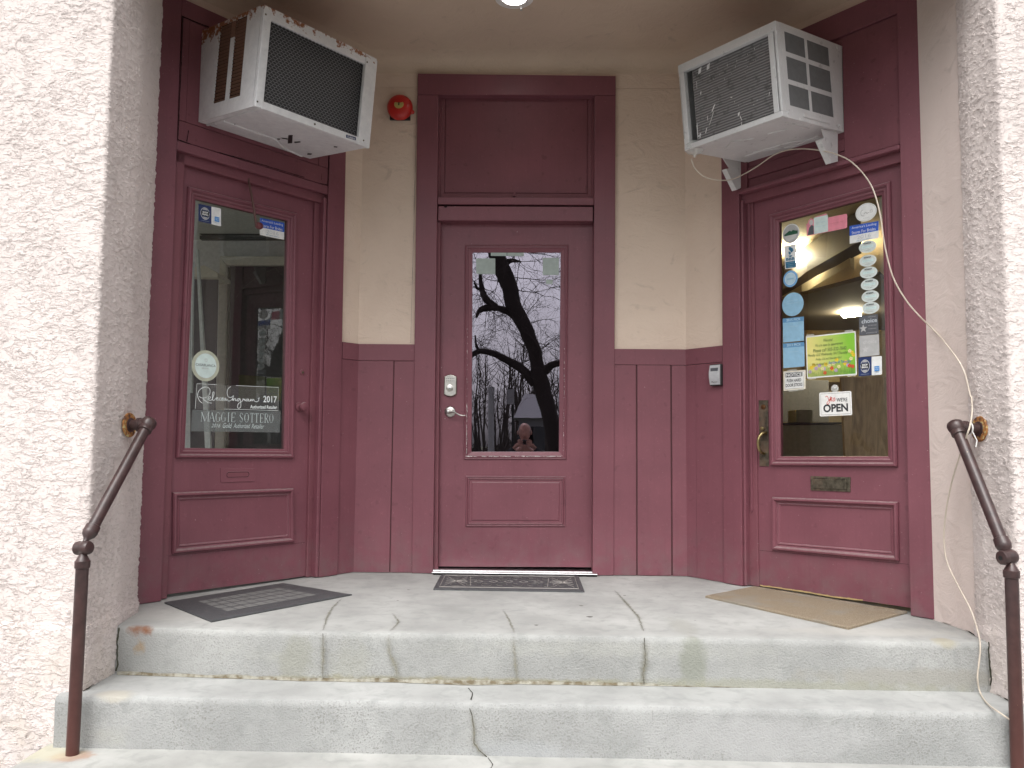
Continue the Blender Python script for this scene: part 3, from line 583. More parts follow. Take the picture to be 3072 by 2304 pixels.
kn = FC.px(*Z('Z8', 783, 975), 0); MB().prism(FC, [(kn[0] + .009 * math.cos(t), kn[1] + .007 * math.sin(t)) for t in [i * .52 for i in range(12)]], -.008, -.0068).build('knot_hole', M['dark'], fc)
pg = FC.px(*Z('Z8', 1265, 890), -.03); MB().box(FC, pg[0] - .006, pg[0] + .004, pg[1] - .012, pg[1] + .012, -.05, -.03).build('peg', M['maroon_old'], fc)
sT, sB = FC.px(1322, 680, -.04), FC.px(1314, 1690, -.04)
MB().prism(FC, [(fl(0) - .005, .012), (sB[0], .012), (sT[0], zz3), (fl(2.1) - .005, zz3)], -.115, -.035).build('door_stop', M['maroon_old'], fc, bevel=.004)
th = MB(); ya = FC.px(1297, 1722)[0]; yb = FC.px(1791, 1725)[0]
MB().box(FC, fl(0) - .001, fr_(0) + .0, .008, .022, -.16, .0).build('threshold', M['steel'], fc, bevel=.002)
MB().prism(Fr((0, 0, 0), (1, 0, 0), (0, -1, 0)), qrect(ya, yb, .010, .017), .0005, .045).build('threshold', M['steel'], fc, bevel=.003)
MB().box(FC, ya + .01, yb - .004, .0012, .0095, 0, .038).build('threshold_gap', M['dark'], fc)
# black sheet standing in for the unlit room behind the middle door
MB().box(FC, -.50, .50, .0, 2.9, -.162, -.16).build('backing', M['dark'], fc)

def door_slab(F, q, n, holes_q, th=.045, name='door_leaf', mat='maroon', parent=None, zsplit=None):
    """q: TL,TR,BR,BL of the leaf; hole: TL,TR,BR,BL of the glazed opening; stiles and rails meet edge to edge"""
    tl, tr, br, bl = [Vector(p) for p in q]; htl, htr, hbr, hbl = [Vector(p) for p in holes_q]
    def side(a, b, z): t = (z - b.y) / (a.y - b.y); return b.x + (a.x - b.x) * t
    m = MB()
    def xl(z): return side(htl, hbl, z)
    def xr(z): return side(htr, hbr, z)
    m.prism(F, [bl, (xl(bl.y), bl.y), (xl(tl.y), tl.y), tl], n - th, n)
    m.prism(F, [(xr(br.y), br.y), br, tr, (xr(tr.y), tr.y)], n - th, n)
    m.prism(F, [(xl(htl.y), htl.y), (xr(htr.y), htr.y), (xr(tr.y), tr.y), (xl(tl.y), tl.y)], n - th, n)
    m.prism(F, [(xl(bl.y), bl.y), (xr(br.y), br.y), (xr(hbr.y), hbr.y), (xl(hbl.y), hbl.y)], n - th, n)
    return m.build(name, M[mat], parent)

# --- middle door
nd = -.075
dc = thing('entrance_door', 'middle door, half glazed and mirroring a bare tree, with keypad lock and lever handle', 'door', FC, 0, nd, .02, 'glazed entrance doors')
q = [FC.px(1321, 664, nd), FC.px(1785, 664, nd), FC.px(1778.5, 1702, nd), FC.px(1312, 1699, nd)]
mo = Q(FC, 'Z5', [(387, 187), (1074, 187), (1061, 1612), (378, 1612)], nd); gq = Q(FC, 'Z5', [(437, 226), (1026, 228), (1022, 1564), (428, 1562)], nd)
door_slab(FC, q, nd, inset(mo, .012), parent=dc)
mw = abs(mo[0][0] - gq[0][0])
gm_ = MB().rings(FC, mo, [(0, nd), (.001, nd + .007), (.006, nd + .010), (.009, nd + .006), (.013, nd + .006), (.016, nd + .011), (.021, nd + .011), (.024, nd + .005), (mw - .002, nd - .002), (mw, nd - .006), (mw, nd - .02)]).build('glass_moulding', M['maroon'], dc)
MB().face(FC, inset(mo, mw - .003), nd - .008).build('glass_pane', M['glass_mirror'], dc)
pn = Q(FC, 'X7', [(105, 835), (769, 838), (765, 1172), (102, 1172)], nd)
MB().rings(FC, pn, [(0, nd + .0005), (.002, nd + .007), (.008, nd + .008), (.011, nd + .002), (.015, nd + .006), (.020, nd + .006), (.023, nd - .004), (.026, nd - .006), (.040, nd + .004)], True).build('raised_panel', M['maroon'], dc)
chp = MB(); random.seed(3)
def chips(F, p0, p1, cnt, n, mb, wmax=.004, lmax=.016):
    for i in range(cnt):
        t = random.random(); a = p0[0] + (p1[0] - p0[0]) * t; z = p0[1] + (p1[1] - p0[1]) * t; vert = abs(p1[1] - p0[1]) > abs(p1[0] - p0[0]); L_ = random.uniform(.002, lmax); W_ = random.uniform(.0008, wmax)
        dx, dz = (W_, L_) if vert else (L_, W_); j = random.uniform(-.0016, .0016); a += j if vert else 0; z += 0 if vert else j
        mb.face(F, [(a - dx / 2, z - dz * .4), (a + dx * .3, z - dz / 2), (a + dx / 2, z + dz * .3), (a - dx * .2, z + dz / 2)], n)
im = inset(mo, .0185)
TLm, TRm, BRm, BLm = im
chips(FC, BLm, BRm, 60, nd + .0116, chp, .003, .03); chips(FC, BLm, (BLm[0] + (TLm[0] - BLm[0]) * .25, BLm[1] + (TLm[1] - BLm[1]) * .25), 40, nd + .0116, chp, .003, .03)
chips(FC, (BLm[0] + (TLm[0] - BLm[0]) * .25, BLm[1] + (TLm[1] - BLm[1]) * .25), (BLm[0] + (TLm[0] - BLm[0]) * .62, BLm[1] + (TLm[1] - BLm[1]) * .62), 14, nd + .0116, chp, .0025, .012)
chips(FC, BRm, (BRm[0] + (TRm[0] - BRm[0]) * .55, BRm[1] + (TRm[1] - BRm[1]) * .55), 34, nd + .0116, chp, .002, .012)
for x, y in [(225, 1290), (222, 1275), (255, 1345), (735, 105), (232, 1010), (605, 1048 - 0)]: 
    a, z = FC.px(*Z('Z5', x, y), nd); chips(FC, (a, z), (a, z + .01), 2, nd + .0006, chp, .003, .008)
chp.build('paint_chips', plain('bare_white_primer', (.74, .71, .69), .6), dc)
# keypad deadbolt
def offq(c, pts): return [(c[0] + x, c[1] + y) for x, y in pts]
kc = FC.px(*Z('X4', 455, 570), nd + .02); sc = (FC.px(*Z('X4', 555, 570), nd + .02)[0] - kc[0]) / 100
def K(x, y): return (kc[0] + (x - 455) * sc, kc[1] - (y - 570) * sc)
out = [K(328, 375), K(350, 368), K(395, 345), K(460, 332), K(525, 345), K(570, 368), K(590, 378), K(592, 765), K(570, 775), K(525, 805), K(455, 818), K(390, 803), K(340, 778), K(318, 768)]
kp = MB().prism(FC, out, nd, nd + .018).build('keypad_lock', M['nickel'], dc, bevel=.003); MB().prism(FC, [(kc[0] + (a - kc[0]) * 1.06, kc[1] + (z - kc[1]) * 1.04) for a, z in out], nd + .0002, nd + .008).build('back_plate', M['oldbrass'], kp)
bt = MB()
for i in range(5):
    for j in range(2): c_ = K(378 + i * 40, 420 + j * 50); bt.lathe(FC.w(c_[0], nd + .018, c_[1]), FC.N, [(0, .0026), (.0015, .0024), (.002, .0012)], 10)
bt.build('key_button', M['charcoal'], kp)
c_ = K(450, 632); MB().lathe(FC.w(c_[0], nd + .017, c_[1]), FC.N, [(0, .021), (.006, .020), (.007, .017), (.012, .0165), (.013, .012)], 28).build('cylinder_collar', M['nickel'], kp, smooth=True)
MB().lathe(FC.w(c_[0], nd + .028, c_[1] - .001), FC.N, [(0, .009), (.006, .0085), (.007, .004)], 20).build('turn_piece', M['steel'], kp, smooth=True)
MB().box(FC, c_[0] - .0009, c_[0] + .0009, c_[1] - .004, c_[1] + .003, nd + .035, nd + .0355).build('keyhole', M['dark'], kp)
# lever
lc = FC.px(*Z('X4', 450, 1168), nd + .02); lv = MB().lathe(FC.w(lc[0], nd, lc[1]), FC.N, [(0, .034), (.005, .033), (.009, .028), (.012, .014), (.030, .013)], 32).build('lever_handle', M['nickel'], dc, smooth=True)
def KL(x, y, n): p = (lc[0] + (x - 450) * sc, lc[1] - (y - 1168) * sc); return FC.w(p[0], nd + n, p[1])
lp = [KL(425, 1168, .046), KL(480, 1160, .046), KL(540, 1165, .045), KL(590, 1195, .043), KL(640, 1228, .041), KL(700, 1250, .040), KL(760, 1256, .040), KL(805, 1252, .041)]
MB().tube(smooth_line(lp, 4), [.011] * 4 + [.0085] * 4 + [.006] * 4 + [.0045] * 17, 12).build('lever', M['nickel'], lv, smooth=True)
MB().lathe(KL(420, 1168, .030), FC.N, [(0, .013), (.014, .012), (.018, .009), (.019, .006)], 24).build('hub', M['steel'], lv, smooth=True)

# --- side doorways share a builder
def side_frame(F, side, P, label):
    f = thing('door_frame', label, 'door frame', F, (P['oB'][0] + P['fB'][0]) / 2, 0, 0, 'wooden door frames of the entrance')
    lo = .003; top = P['top']
    nq = [(P['oB'][0], lo), (P['iB'][0], lo), (P['iT'][0] + (P['iT'][0] - P['iB'][0]) * .3, top), (P['oT'][0], top)]
    MB().prism(F, nq, D_, 0).build('casing', M['maroon'], f, bevel=.003)
    fq = [(P['fiB'][0], lo), (P['fB'][0], lo), (P['fT'][0], top), (P['fiT'][0], top)]
    MB().prism(F, fq, D_, 0).build('casing', M['maroon'], f, bevel=.003)
    return f
# left
oT, oB = FL.px(468.7, 0), FL.px(405.3, 1824); liT, liB = FL.px(530.4, 449), FL.px(483, 1813.6); lfiT, lfiB = FL.px(983.9, 583), FL.px(958.7, 1732); lfT, lfB = FL.px(1037.7, 460), FL.px(1012.9, 1727)
TOPW = 2.935
fL = side_frame(FL, -1, dict(oT=oT, oB=oB, iT=liT, iB=liB, fiT=lfiT, fiB=lfiB, fT=(lfT[0] - .002, 0), fB=lfB, top=TOPW), 'maroon wooden frame of the left doorway, boarded above under the rusty air conditioner')
zbar = FL.px(757, 516)[1]
L0, L1 = liT[0] + .001, lfiT[0] - .001
tz = FL.px(545.9, 48.8)[1]; pb = FL.px(533, 418.6)[1]
MB().box(FL, L0 - .004, L1 + .003, tz + .004, TOPW, D_, -.0015).build('head_casing', M['maroon'], fL, bevel=.002)
MB().box(FL, L0, L1, zbar, pb - .003, D_, -.001).build('transom_bar', M['maroon'], fL, bevel=.003)
pn_ = MB(); zc = FL.px(571, 370)[1]
pn_.box(FL, L0 + .002, L1 - .002, pb, zc - .0015, -.05, -.003); pn_.box(FL, L0 + .002, L0 + .040, zc + .0015, tz, -.05, -.003); pn_.box(FL, L0 + .0415, -.34 + .02, zc + .0015, tz, -.05, -.005); pn_.box(FL, -.318, L1 - .002, zc + .0015, tz, -.05, -.003)
pn_.build('transom_panel', M['maroon_old'], fL, bevel=.0015)
MB().box(FL, L0 - .01, L1 + .01, pb - .01, tz + .01, -.06, -.052).build('dark_joint', M['dark'], fL)
def crackline(F, k, pts, n, wd, parent): 
    P = Q(F, k, pts, n); strip('crack', [F.w(a, n, z) for a, z in P], [F.N], wd, M['dark'], parent, jit=.001, lift=.0008)
crackline(FL, 'Z1', [(385, 130), (372, 500), (345, 1085), (445, 1120)], 0, .005, fL); crackline(FL, 'Z1', [(430, 1015), (415, 1100)], 0, .005, fL)
crackline(FL, 'Z1', [(665, 1185), (1000, 1280), (1330, 1380)], 0, .005, fL); crackline(FL, 'Z1', [(1525, 1210), (1515, 1440), (1455, 1425)], 0, .004, fL); crackline(FL, 'Z1', [(1465, 1350), (1462, 1400)], 0, .003, fL)
crackline(FL, 'W6', [(580, 225), (760, 300), (950, 375)], 0, .006, fL)
# stops and beads round the left door
NDL = -.062
def lx(F, k, p0, p1, n):
    a = F.px(*Z(k, *p0), n); b = F.px(*Z(k, *p1), n); return a, b
s0, s1 = FL.px(557.3, 479, -.03), FL.px(520, 1400, -.03)
MB().prism(FL, [(liB[0] - .01, .004), (s1[0] - .004, .004), (s0[0] - .004, zbar + .001), (liT[0] - .01, zbar + .001)], -.12, -.03).build('door_stop', M['maroon_old'], fL, bevel=.004)
f0, f1 = FL.px(942.7, 640, -.04), FL.px(920, 1700, -.04)
MB().prism(FL, [(f1[0] + .006, .004), (lfiB[0] + .01, .004), (lfiT[0] + .01, zbar + .001), (f0[0] + .006, zbar + .001)], -.12, -.045).build('door_stop', M['maroon_old'], fL, bevel=.004)
MB().prism(FL, [(lfiB[0] - .022, .004), (lfiB[0] + .0, .004), (lfiT[0], zbar - .02), (lfiT[0] - .022, zbar - .02)], -.05, -.006).build('bead', M['maroon'], fL, bevel=.006, seg=3)
MB().box(FL, L0 - .02, L1 + .02, zbar - .05, zbar + .002, -.12, -.03).build('head_stop', M['maroon_old'], fL, bevel=.004)

def side_door(F, P, label, nd):
    d = thing('entrance_door', label, 'door', F, P['a'], nd, .02, 'glazed entrance doors')
    mo, gq = P['mo'], P['gq']
    leaf = door_slab(F, P['q'], nd, inset(mo, .014), parent=d)
    mw = P['mw']
    MB().rings(F, mo, [(0, nd), (.001, nd + .012), (.006, nd + .019), (.014, nd + .020), (.019, nd + .014), (.021, nd + .008), (.026, nd + .007), (.030, nd + .010), (.035, nd + .008), (.038, nd), (mw - .001, nd - .003), (mw, nd - .008), (mw, nd - .03)]).build('glass_moulding', M['maroon'], d)
    g = inset(mo, mw - .003)
    MB().face(F, inset(g, .022), nd - .012).rings(F, g, [(0, nd - .014), (.022, nd - .0121)]).build('glass_pane', M['glass'], d)
    MB().rings(F, P['pn'], [(0, nd + .0005), (.001, nd + .012), (.006, nd + .019), (.014, nd + .020), (.020, nd + .013), (.023, nd + .004), (.029, nd + .002), (.034, nd + .006), (.040, nd + .003), (.046, nd - .009), (.050, nd - .010)], True).build('raised_panel', M['maroon'], d)
    return d
qL = [FL.px(549, 470, NDL), FL.px(944.5, 585, NDL), FL.px(920.5, 1727, NDL), FL.px(482, 1786, NDL)]
qL[0] = (qL[0][0] - .01, zbar - .002); qL[1] = (qL[1][0], zbar - .002)
moL = Q(FL, 'Z3', [(266, 108), (868, 258), (850, 1612), (200, 1612)], NDL + .012); gL = Q(FL, 'Z3', [(283, 155), (825, 290), (800, 1555), (243, 1555)], NDL)
pL = Q(FL, 'Z6', [(385, 490), (1385, 455), (1390, 902), (380, 1003)], NDL + .012)
dL = side_door(FL, dict(a=-.7, q=qL, mo=moL, gq=gL, pn=pL, mw=.050), 'left door, glazed, with painted-over knob and white lettering low on the glass', NDL)
k0 = FL.px(*Z('Z3', 880, 1328), NDL); MB().lathe(FL.w(k0[0], NDL, k0[1]), FL.N, [(0, .026), (.005, .025), (.010, .012), (.028, .011), (.034, .021), (.046, .026), (.056, .022), (.060, .010)], 28).build('door_knob', M['maroon_old'], dL, smooth=True)
k1 = FL.px(*Z('Z3', 897, 1138), NDL); db = MB().lathe(FL.w(k1[0], NDL, k1[1]), FL.N, [(0, .017), (.004, .016), (.006, .011)], 24).build('deadbolt', M['maroon_old'], dL, smooth=True); MB().lathe(FL.w(k1[0], NDL + .006, k1[1]), FL.N, [(0, .0075), (.001, .007)], 16).build('keyhole', M['oldbrass'], db)
ms = Q(FL, 'Z6', [(775, 287), (1066, 292), (1058, 398), (777, 408)], NDL); sl = MB().prism(FL, ms, NDL, NDL + .004).build('mail_slot', M['maroon'], dL, bevel=.001)
hc = Q(FL, 'Z6', [(920, 342)], NDL)[0]; hw = Q(FL, 'Z6', [(1015, 342)], NDL)[0][0] - hc[0]; hh = .016
stad = [(hc[0] + (hw - hh) * (1 if math.cos(t) > 0 else -1) + hh * math.cos(t), hc[1] + hh * math.sin(t)) for t in [i * math.pi / 12 + .01 for i in range(24)]]
MB().rings(FL, stad, [(-.0015, NDL + .0042), (.0, NDL + .0055), (.003, NDL + .0042)], False).build('slot_rim', M['maroon'], sl); MB().face(FL, inset(stad, .002), NDL + .0044).build('slot_opening', M['maroon_old'], sl)
sh_ = MB(); 
for i in range(24):
    t = i * math.pi / 12 + .01
MB().rings(FL, inset(stad, .002), [(0, NDL + .0047), (.0022, NDL + .0046)], False).build('slot_shadow', M['dark'], sl)
ks = FL.px(*Z('Z6', 890, 960), NDL)[1]; 
strip('kick_seam', [FL.w(*(lambda p: (p[0], NDL, p[1]))(FL.px(*Z('Z6', x, y), NDL))) for x, y in [(302, 1022), (1478, 905)]], [FL.N], .0016, M['dark'], dL, jit=.0003, lift=.0006)
# bent strap hanging in front of the left glass
hs_ = tag(MB().build('door_strap', M['maroon_old'], Mx=FL.mat(FL.w(-.6, .03, 2.0))) if False else MB().tube([FL.w(*(lambda p: (p[0], n, p[1]))(FL.px(*Z('X2', x, y), n))) for x, y, n in smooth_line([(1090, 430, -.035), (1115, 560, -.01), (1140, 700, .01), (1155, 800, .015), (1168, 880, .015)], 4)], .0065, 8).build('hanging_strap', plain('brown_strap', (.10, .045, .04), .5), Mx=FL.mat(FL.w(-.62, 0, 2.1)), smooth=True), 'thin brown strap hanging from the left doorway head over the glass', 'strap')
bp_ = FL.px(*Z('X2', 1205, 880), .015); MB().lathe(FL.w(bp_[0] - .012, .015, bp_[1]), FL.A, [(-.016, .002), (-.012, .014), (0, .019), (.014, .018), (.022, .012), (.025, .003)], 16).build('end_weight', plain('dark_red_weight', (.13, .03, .035), .4), hs_, smooth=True)

# right
roT, roB = FR.px(2773.6, 0), FR.px(2813, 1862.8); riT, riB = FR.px(2700.6, 449), FR.px(2731.7, 1851); rfiT, rfiB = FR.px(2216.5, 582), FR.px(2227, 1762); rfT, rfB = FR.px(2163.6, 478), FR.px(2170.7, 1751)
fR = thing('door_frame', 'maroon wooden frame of the right doorway, panelled above beside the white air conditioner', 'door frame', FR, .83, 0, 0, 'wooden door frames of the entrance')
MB().prism(FR, [(rfB[0], .003), (rfiB[0], .003), (rfiT[0], TOPW), (rfT[0] + .002, TOPW)], D_, 0).build('casing', M['maroon'], fR, bevel=.003)
MB().prism(FR, [(riB[0], .003), (roB[0], .003), (roT[0], TOPW), (riT[0] + .001, TOPW)], D_, 0).build('casing', M['maroon'], fR, bevel=.003)
zbr = FR.px(2458, 516)[1]; zb1 = FR.px(2699, 434)[1]; ptz = FR.px(2689, 41)[1]
R0, R1 = rfiT[0] + .001, riT[0] - .001
MB().box(FR, R0 - .003, R1 + .004, ptz + .003, TOPW, D_, -.0015).build('head_casing', M['maroon'], fR, bevel=.002)
MB().box(FR, R0, R1, zbr, zb1, D_, .010).build('transom_bar', M['maroon'], fR, bevel=.005)
pR = MB(); al = FR.px(*Z('X1', 1215, 190), -.02)[0]; z3_ = FR.px(*Z('X1', 700, 275), -.02)[1]
pR.box(FR, al + .002, R1 - .002, zb1 + .008, ptz, -.06, -.012); pR.box(FR, R0 + .05, al - .001, zb1 + .001, zb1 + .055, -.06, -.022); pR.box(FR, R0 + .05, al - .001, zb1 + .0575, zb1 + .12, -.06, -.016); pR.box(FR, R0 + .05, al - .001, zb1 + .1225, ptz, -.06, -.02); pR.box(FR, R0 + .001, R0 + .049, zb1 + .001, ptz, -.06, -.006)
pR.build('transom_panel', M['maroon_old'], fR, bevel=.0015)
MB().box(FR, R0 - .01, R1 + .01, zb1 - .01, ptz + .01, -.07, -.064).build('dark_joint', M['dark'], fR)
NDR = -.062
g0, g1 = FR.px(2257.6, 640, -.04), FR.px(2274, 1755, -.04)
MB().prism(FR, [(rfiB[0] - .01, .004), (g1[0] - .004, .004), (g0[0] - .004, zbr + .001), (rfiT[0] - .01, zbr + .001)], -.12, -.05).build('door_stop', M['maroon_old'], fR, bevel=.004)
MB().prism(FR, [(rfiB[0], .004), (rfiB[0] + .016, .004), (rfiT[0] + .016, zbr - .03), (rfiT[0], zbr - .03)], -.055, -.012).build('bead', M['maroon'], fR, bevel=.006, seg=3)
MB().prism(FR, [(rfiB[0] + .030, .40), (rfiB[0] + .040, .40), (rfiT[0] + .040, zbr - .03), (rfiT[0] + .030, zbr - .03)], -.055, -.040).build('weather_strip', M['maroon'], fR, bevel=.002)
MB().box(FR, R0 - .02, R1 + .02, zbr - .05, zbr + .002, -.12, -.03).build('head_stop', M['maroon_old'], fR, bevel=.004)
qR = [FR.px(2257, 596, NDR), FR.px(2715, 480, NDR), FR.px(2745, 1826, NDR), FR.px(2274, 1756, NDR)]
qR[0] = (qR[0][0] - .003, zbr - .002); qR[1] = (qR[1][0] + .01, zbr - .002)
moR = Q(FR, 'X1', [(497, 772), (1645, 452)], NDR + .012) + Q(FR, 'Z7', [(1775, 141), (722, 131)], NDR + .012)
pR_ = Q(FR, 'Z7', [(735, 390), (1780, 430), (1787, 925), (735, 830)], NDR + .012)
dR = side_door(FR, dict(a=.83, q=qR, mo=moR, gq=None, pn=pR_, mw=.050), 'right door, its glass covered with stickers, with brass mail slot and thumb-latch handle', NDR)
strip('kick_seam', [FR.w(*(lambda p: (p[0], NDR, p[1]))(FR.px(*Z('Z7', x, y), NDR))) for x, y in [(632, 832), (1868, 948)]], [FR.N], .0016, M['dark'], dR, jit=.0003, lift=.0006)
pf = [(636, 1126), (800, 1150), (1000, 1178), (1250, 1222), (1490, 1250)]
strip('worn_edge', [FR.w(*(lambda p: (p[0], NDR, p[1]))(FR.px(*Z('Z7', x, y - 4), NDR))) for x, y in pf], [FR.N], .009, plain('bare_door_wood', (.42, .30, .14), .8), dR, jit=.002, lift=.0008)
m0 = Q(FR, 'Z7', [(1058, 215), (1390, 226), (1388, 348), (1060, 335)], NDR); m1 = MB().prism(FR, m0, NDR, NDR + .005).build('mail_slot', M['oldbrass'], dR, bevel=.002)
fq_ = Q(FR, 'Z7', [(1080, 236), (1358, 246), (1355, 330), (1080, 318)], NDR + .006); MB().prism(FR, fq_, NDR + .005, NDR + .011).build('slot_flap', M['oldbrass'], m1, bevel=.004, seg=3)
MB().box(FR, min(p[0] for p in fq_), max(p[0] for p in fq_), max(p[1] for p in fq_) - .004, max(p[1] for p in fq_) + .0005, NDR + .0052, NDR + .0058).build('flap_gap', M['dark'], m1)
h0 = Q(FR, 'X3', [(738, 625), (852, 625), (862, 1445), (748, 1445)], NDR); hp = MB().prism(FR, h0, NDR, NDR + .006).build('handle_plate', M['oldbrass'], dR, bevel=.0015)
lc2 = FR.px(*Z('X3', 783, 708), NDR + .01); MB().lathe(FR.w(lc2[0], NDR + .006, lc2[1]), FR.N, [(0, .014), (.004, .013), (.005, .009)], 24).build('lock_cylinder', plain('copper_cylinder', (.20, .10, .05), .35, 1), hp, smooth=True)
def hp_(x, y, n): a, z = FR.px(*Z('X3', x, y), NDR + n); return FR.w(a, NDR + n, z)
MB().tube(smooth_line([hp_(820, 1030, .008), hp_(775, 1040, .030), hp_(735, 1085, .048), hp_(722, 1160, .052), hp_(735, 1235, .046), hp_(765, 1275, .028), hp_(800, 1290, .008)], 5), [.010] * 8 + [.0085] * 8 + [.0075] * 15, 12).build('grip', M['brass'], hp, smooth=True)
MB().lathe(hp_(775, 978, .022), FR.N, [(-.014, .005), (0, .005), (.002, .011), (.006, .011), (.008, .004)], 18).build('thumb_latch', M['brass'], hp, smooth=True)

# --- wainscot panelling either side of the middle door
def zc_(F, u, v): return F.px(u, v, -.012)[1]
NW = -.012
wl = thing('wainscot', 'maroon board panelling to the left of the middle door', 'panelling', FC, -.75, NW, 0, 'maroon panelling beside the middle door')
ct = 1.333; cb = 1.235
gl_ = [FC.px(*Z('Y5', x, 100), NW)[0] for x in (495, 612)]
a_l = CL - .009; aR_ = BL[0] + .004
bs = [a_l, gl_[0], aR_]
for i in range(2): MB().box(FC, bs[i] + .0016 + (.003 if i else 0), bs[i + 1] - .0016, .003, cb - .0015, -.04, NW - (.002 if i else 0)).build('board', M['maroon_siding'], wl, bevel=.0012)
MB().box(FC, gl_[0] - .003, gl_[0] + .006, .003, cb, -.04, NW - .008).build('groove', plain('brown_groove', (.085, .03, .035), .8), wl)
MB().box(FC, a_l, aR_, cb, ct, -.04, NW + .004).build('cap_rail', M['maroon_siding'], wl, bevel=.002)
MB().box(FC, a_l, aR_, .002, ct - .005, -.045, -.041).build('backing', M['maroon_old'], wl)
MB().box(FL, lfB[0] + .001, .009, .003, cb - .0015, -.04, NW).build('board', M['maroon_siding'], wl, bevel=.0012)
MB().box(FL, lfB[0] + .001, .009, cb, ct, -.04, NW + .004).build('cap_rail', M['maroon_siding'], wl, bevel=.002)
wr = thing('wainscot', 'maroon board panelling with brown grooves to the right of the middle door', 'panelling', FC, .8, NW, 0, 'maroon panelling beside the middle door')
ct2 = 1.315; cb2 = 1.222
gr = [FC.px(*Z('X7', x, 1200), NW)[0] for x in (1240, 1472)]; a0_ = BR[0] - .003; a1_ = CR + .009; bs = [a0_] + gr + [a1_]
for i in range(3): MB().box(FC, bs[i] + (.0045 if i else .0025), bs[i + 1] - (.0045 if i < 2 else .001), .003, cb2 - .0015, -.04, NW).build('board', M['maroon_siding'], wr, bevel=.0012)
for g_ in gr: MB().box(FC, g_ - .0045, g_ + .0045, .003, cb2, -.04, NW - .007).build('groove', plain('brown_groove', (.085, .03, .035), .8), wr)
MB().box(FC, a0_, a1_, cb2, ct2, -.04, NW + .003).build('cap_rail', M['maroon_siding'], wr, bevel=.002)
MB().box(FC, a0_, a1_, .002, ct2 - .005, -.045, -.041).build('backing', M['maroon_old'], wr)
rs = FR.px(2089, 1500, NW)[0]
MB().box(FR, -.009, rs - .0008, .003, cb2 - .0015, -.04, NW).build('board', M['maroon_siding'], wr, bevel=.0012); MB().box(FR, rs + .0008, rfB[0] - .001, .003, cb2 - .0015, -.04, NW).build('board', M['maroon_siding'], wr, bevel=.0012)
MB().box(FR, -.009, rfB[0] - .001, cb2, ct2, -.04, NW + .003).build('cap_rail', M['maroon_siding'], wr, bevel=.002)

# ================================================================== AIR CONDITIONERS
def pa(F, u, v, a): d = ray(u, v); t = (a - (CAM - F.O).dot(F.A)) / d.dot(F.A); P = CAM + d * t - F.O; return (P.dot(F.N), P.dot(F.Z))
def tilted(F, a, z, t): c, s = math.cos(t), math.sin(t); return Fr(F.w(a, 0, z), F.A, F.N * c - F.Z * s, F.Z * c + F.N * s)
# --- left: rusty white unit with a wire-mesh back grille
AL = tilted(FL, -1.044, 2.343, .108); W, DD, H = .672, .505, .470
a1 = thing('air_conditioner', 'rusty white air conditioner with wire mesh back, through the panel over the left door', 'air conditioner', AL, W / 2, 0, 0, 'air conditioners over the side doors')
op = [AL.px(*Z('Z1', *p), DD) for p in [(1062, 152), (1790, 490), (1766, 1062), (1022, 800)]]
oq = [(op[3][0], op[3][1]), (op[2][0], op[2][1]), (op[1][0], op[1][1]), (op[0][0], op[0][1])]
x0, x1 = (oq[0][0] + oq[3][0]) / 2, (oq[1][0] + oq[2][0]) / 2; z0, z1 = (oq[0][1] + oq[1][1]) / 2, (oq[2][1] + oq[3][1]) / 2
MB().box(AL, 0, W, z1, H, DD - .022, DD - .003).build('frame_rail', M['rusty_white'], a1, bevel=.003); MB().box(AL, .0, W, 0, z0, DD - .022, DD).build('frame_rail', M['rusty_white'], a1, bevel=.003)
f = MB(); f.box(AL, 0.001, x0, -.001, H - .004, DD - .02, DD + .0022).build('corner_post', M['rusty_white'], a1, bevel=.003)
MB().box(AL, x1, W + .001, -.003, H - .012, DD - .02, DD + .0022).build('corner_post', M['rusty_white'], a1, bevel=.003)
cab = MB(); cab.box(AL, 0.004, W - .004, H - .004, H, -.12, DD - .024); cab.box(AL, W - .004, W, .004, H - .001, -.12, DD - .024); cab.box(AL, 0.004, W - .004, .012, .016, -.12, DD - .024)
def sx(x, y): return pa(AL, *Z('Z1', x, y), 0.0)[0]
sa0, sa1, sb0, sb1 = sx(640, 600), sx(728, 600), sx(757, 600), sx(842, 600)
zb_, zt2 = .070, H - .020
cab.box(AL, 0, .004, .0, H, -.12, sa0); cab.box(AL, 0, .004, 0, zb_, sa0, sb1); cab.box(AL, 0, .004, zb_, H - .10, sa1, sb0); cab.box(AL, 0, .004, 0, H, sb1, DD - .022); cab.box(AL, 0, .004, zt2 + .0, H, sa0, sb1)
cab.build('cabinet', M['rusty_white'], a1)
lt = MB().box(AL, .001, .0035, H - .10, zt2, sa1, sb0).build('rusted_strip', M['rust_louver'], a1)
for nm, p0, p1 in (('louvre_panel', sa0, sa1), ('louvre_panel', sb0, sb1)):
    lm = MB(); k = 22
    for i in range(k):
        z = zb_ + (zt2 - zb_) * (i + .5) / k; lm.add([AL.w(a, n, zz) for a, zz in ((.001, z + .003), (.012, z - .003), (.012, z - .0045), (.001, z + .0015)) for n in (p0, p1)], [[0, 1, 3, 2], [2, 3, 5, 4], [4, 5, 7, 6], [6, 7, 1, 0]])
    lo = lm.build(nm, M['rust_louver'], a1); MB().box(AL, .014, .018, zb_ - .01, zt2 + .01, p0 - .01, p1 + .01).build('louvre_backing', M['dark'], lo)
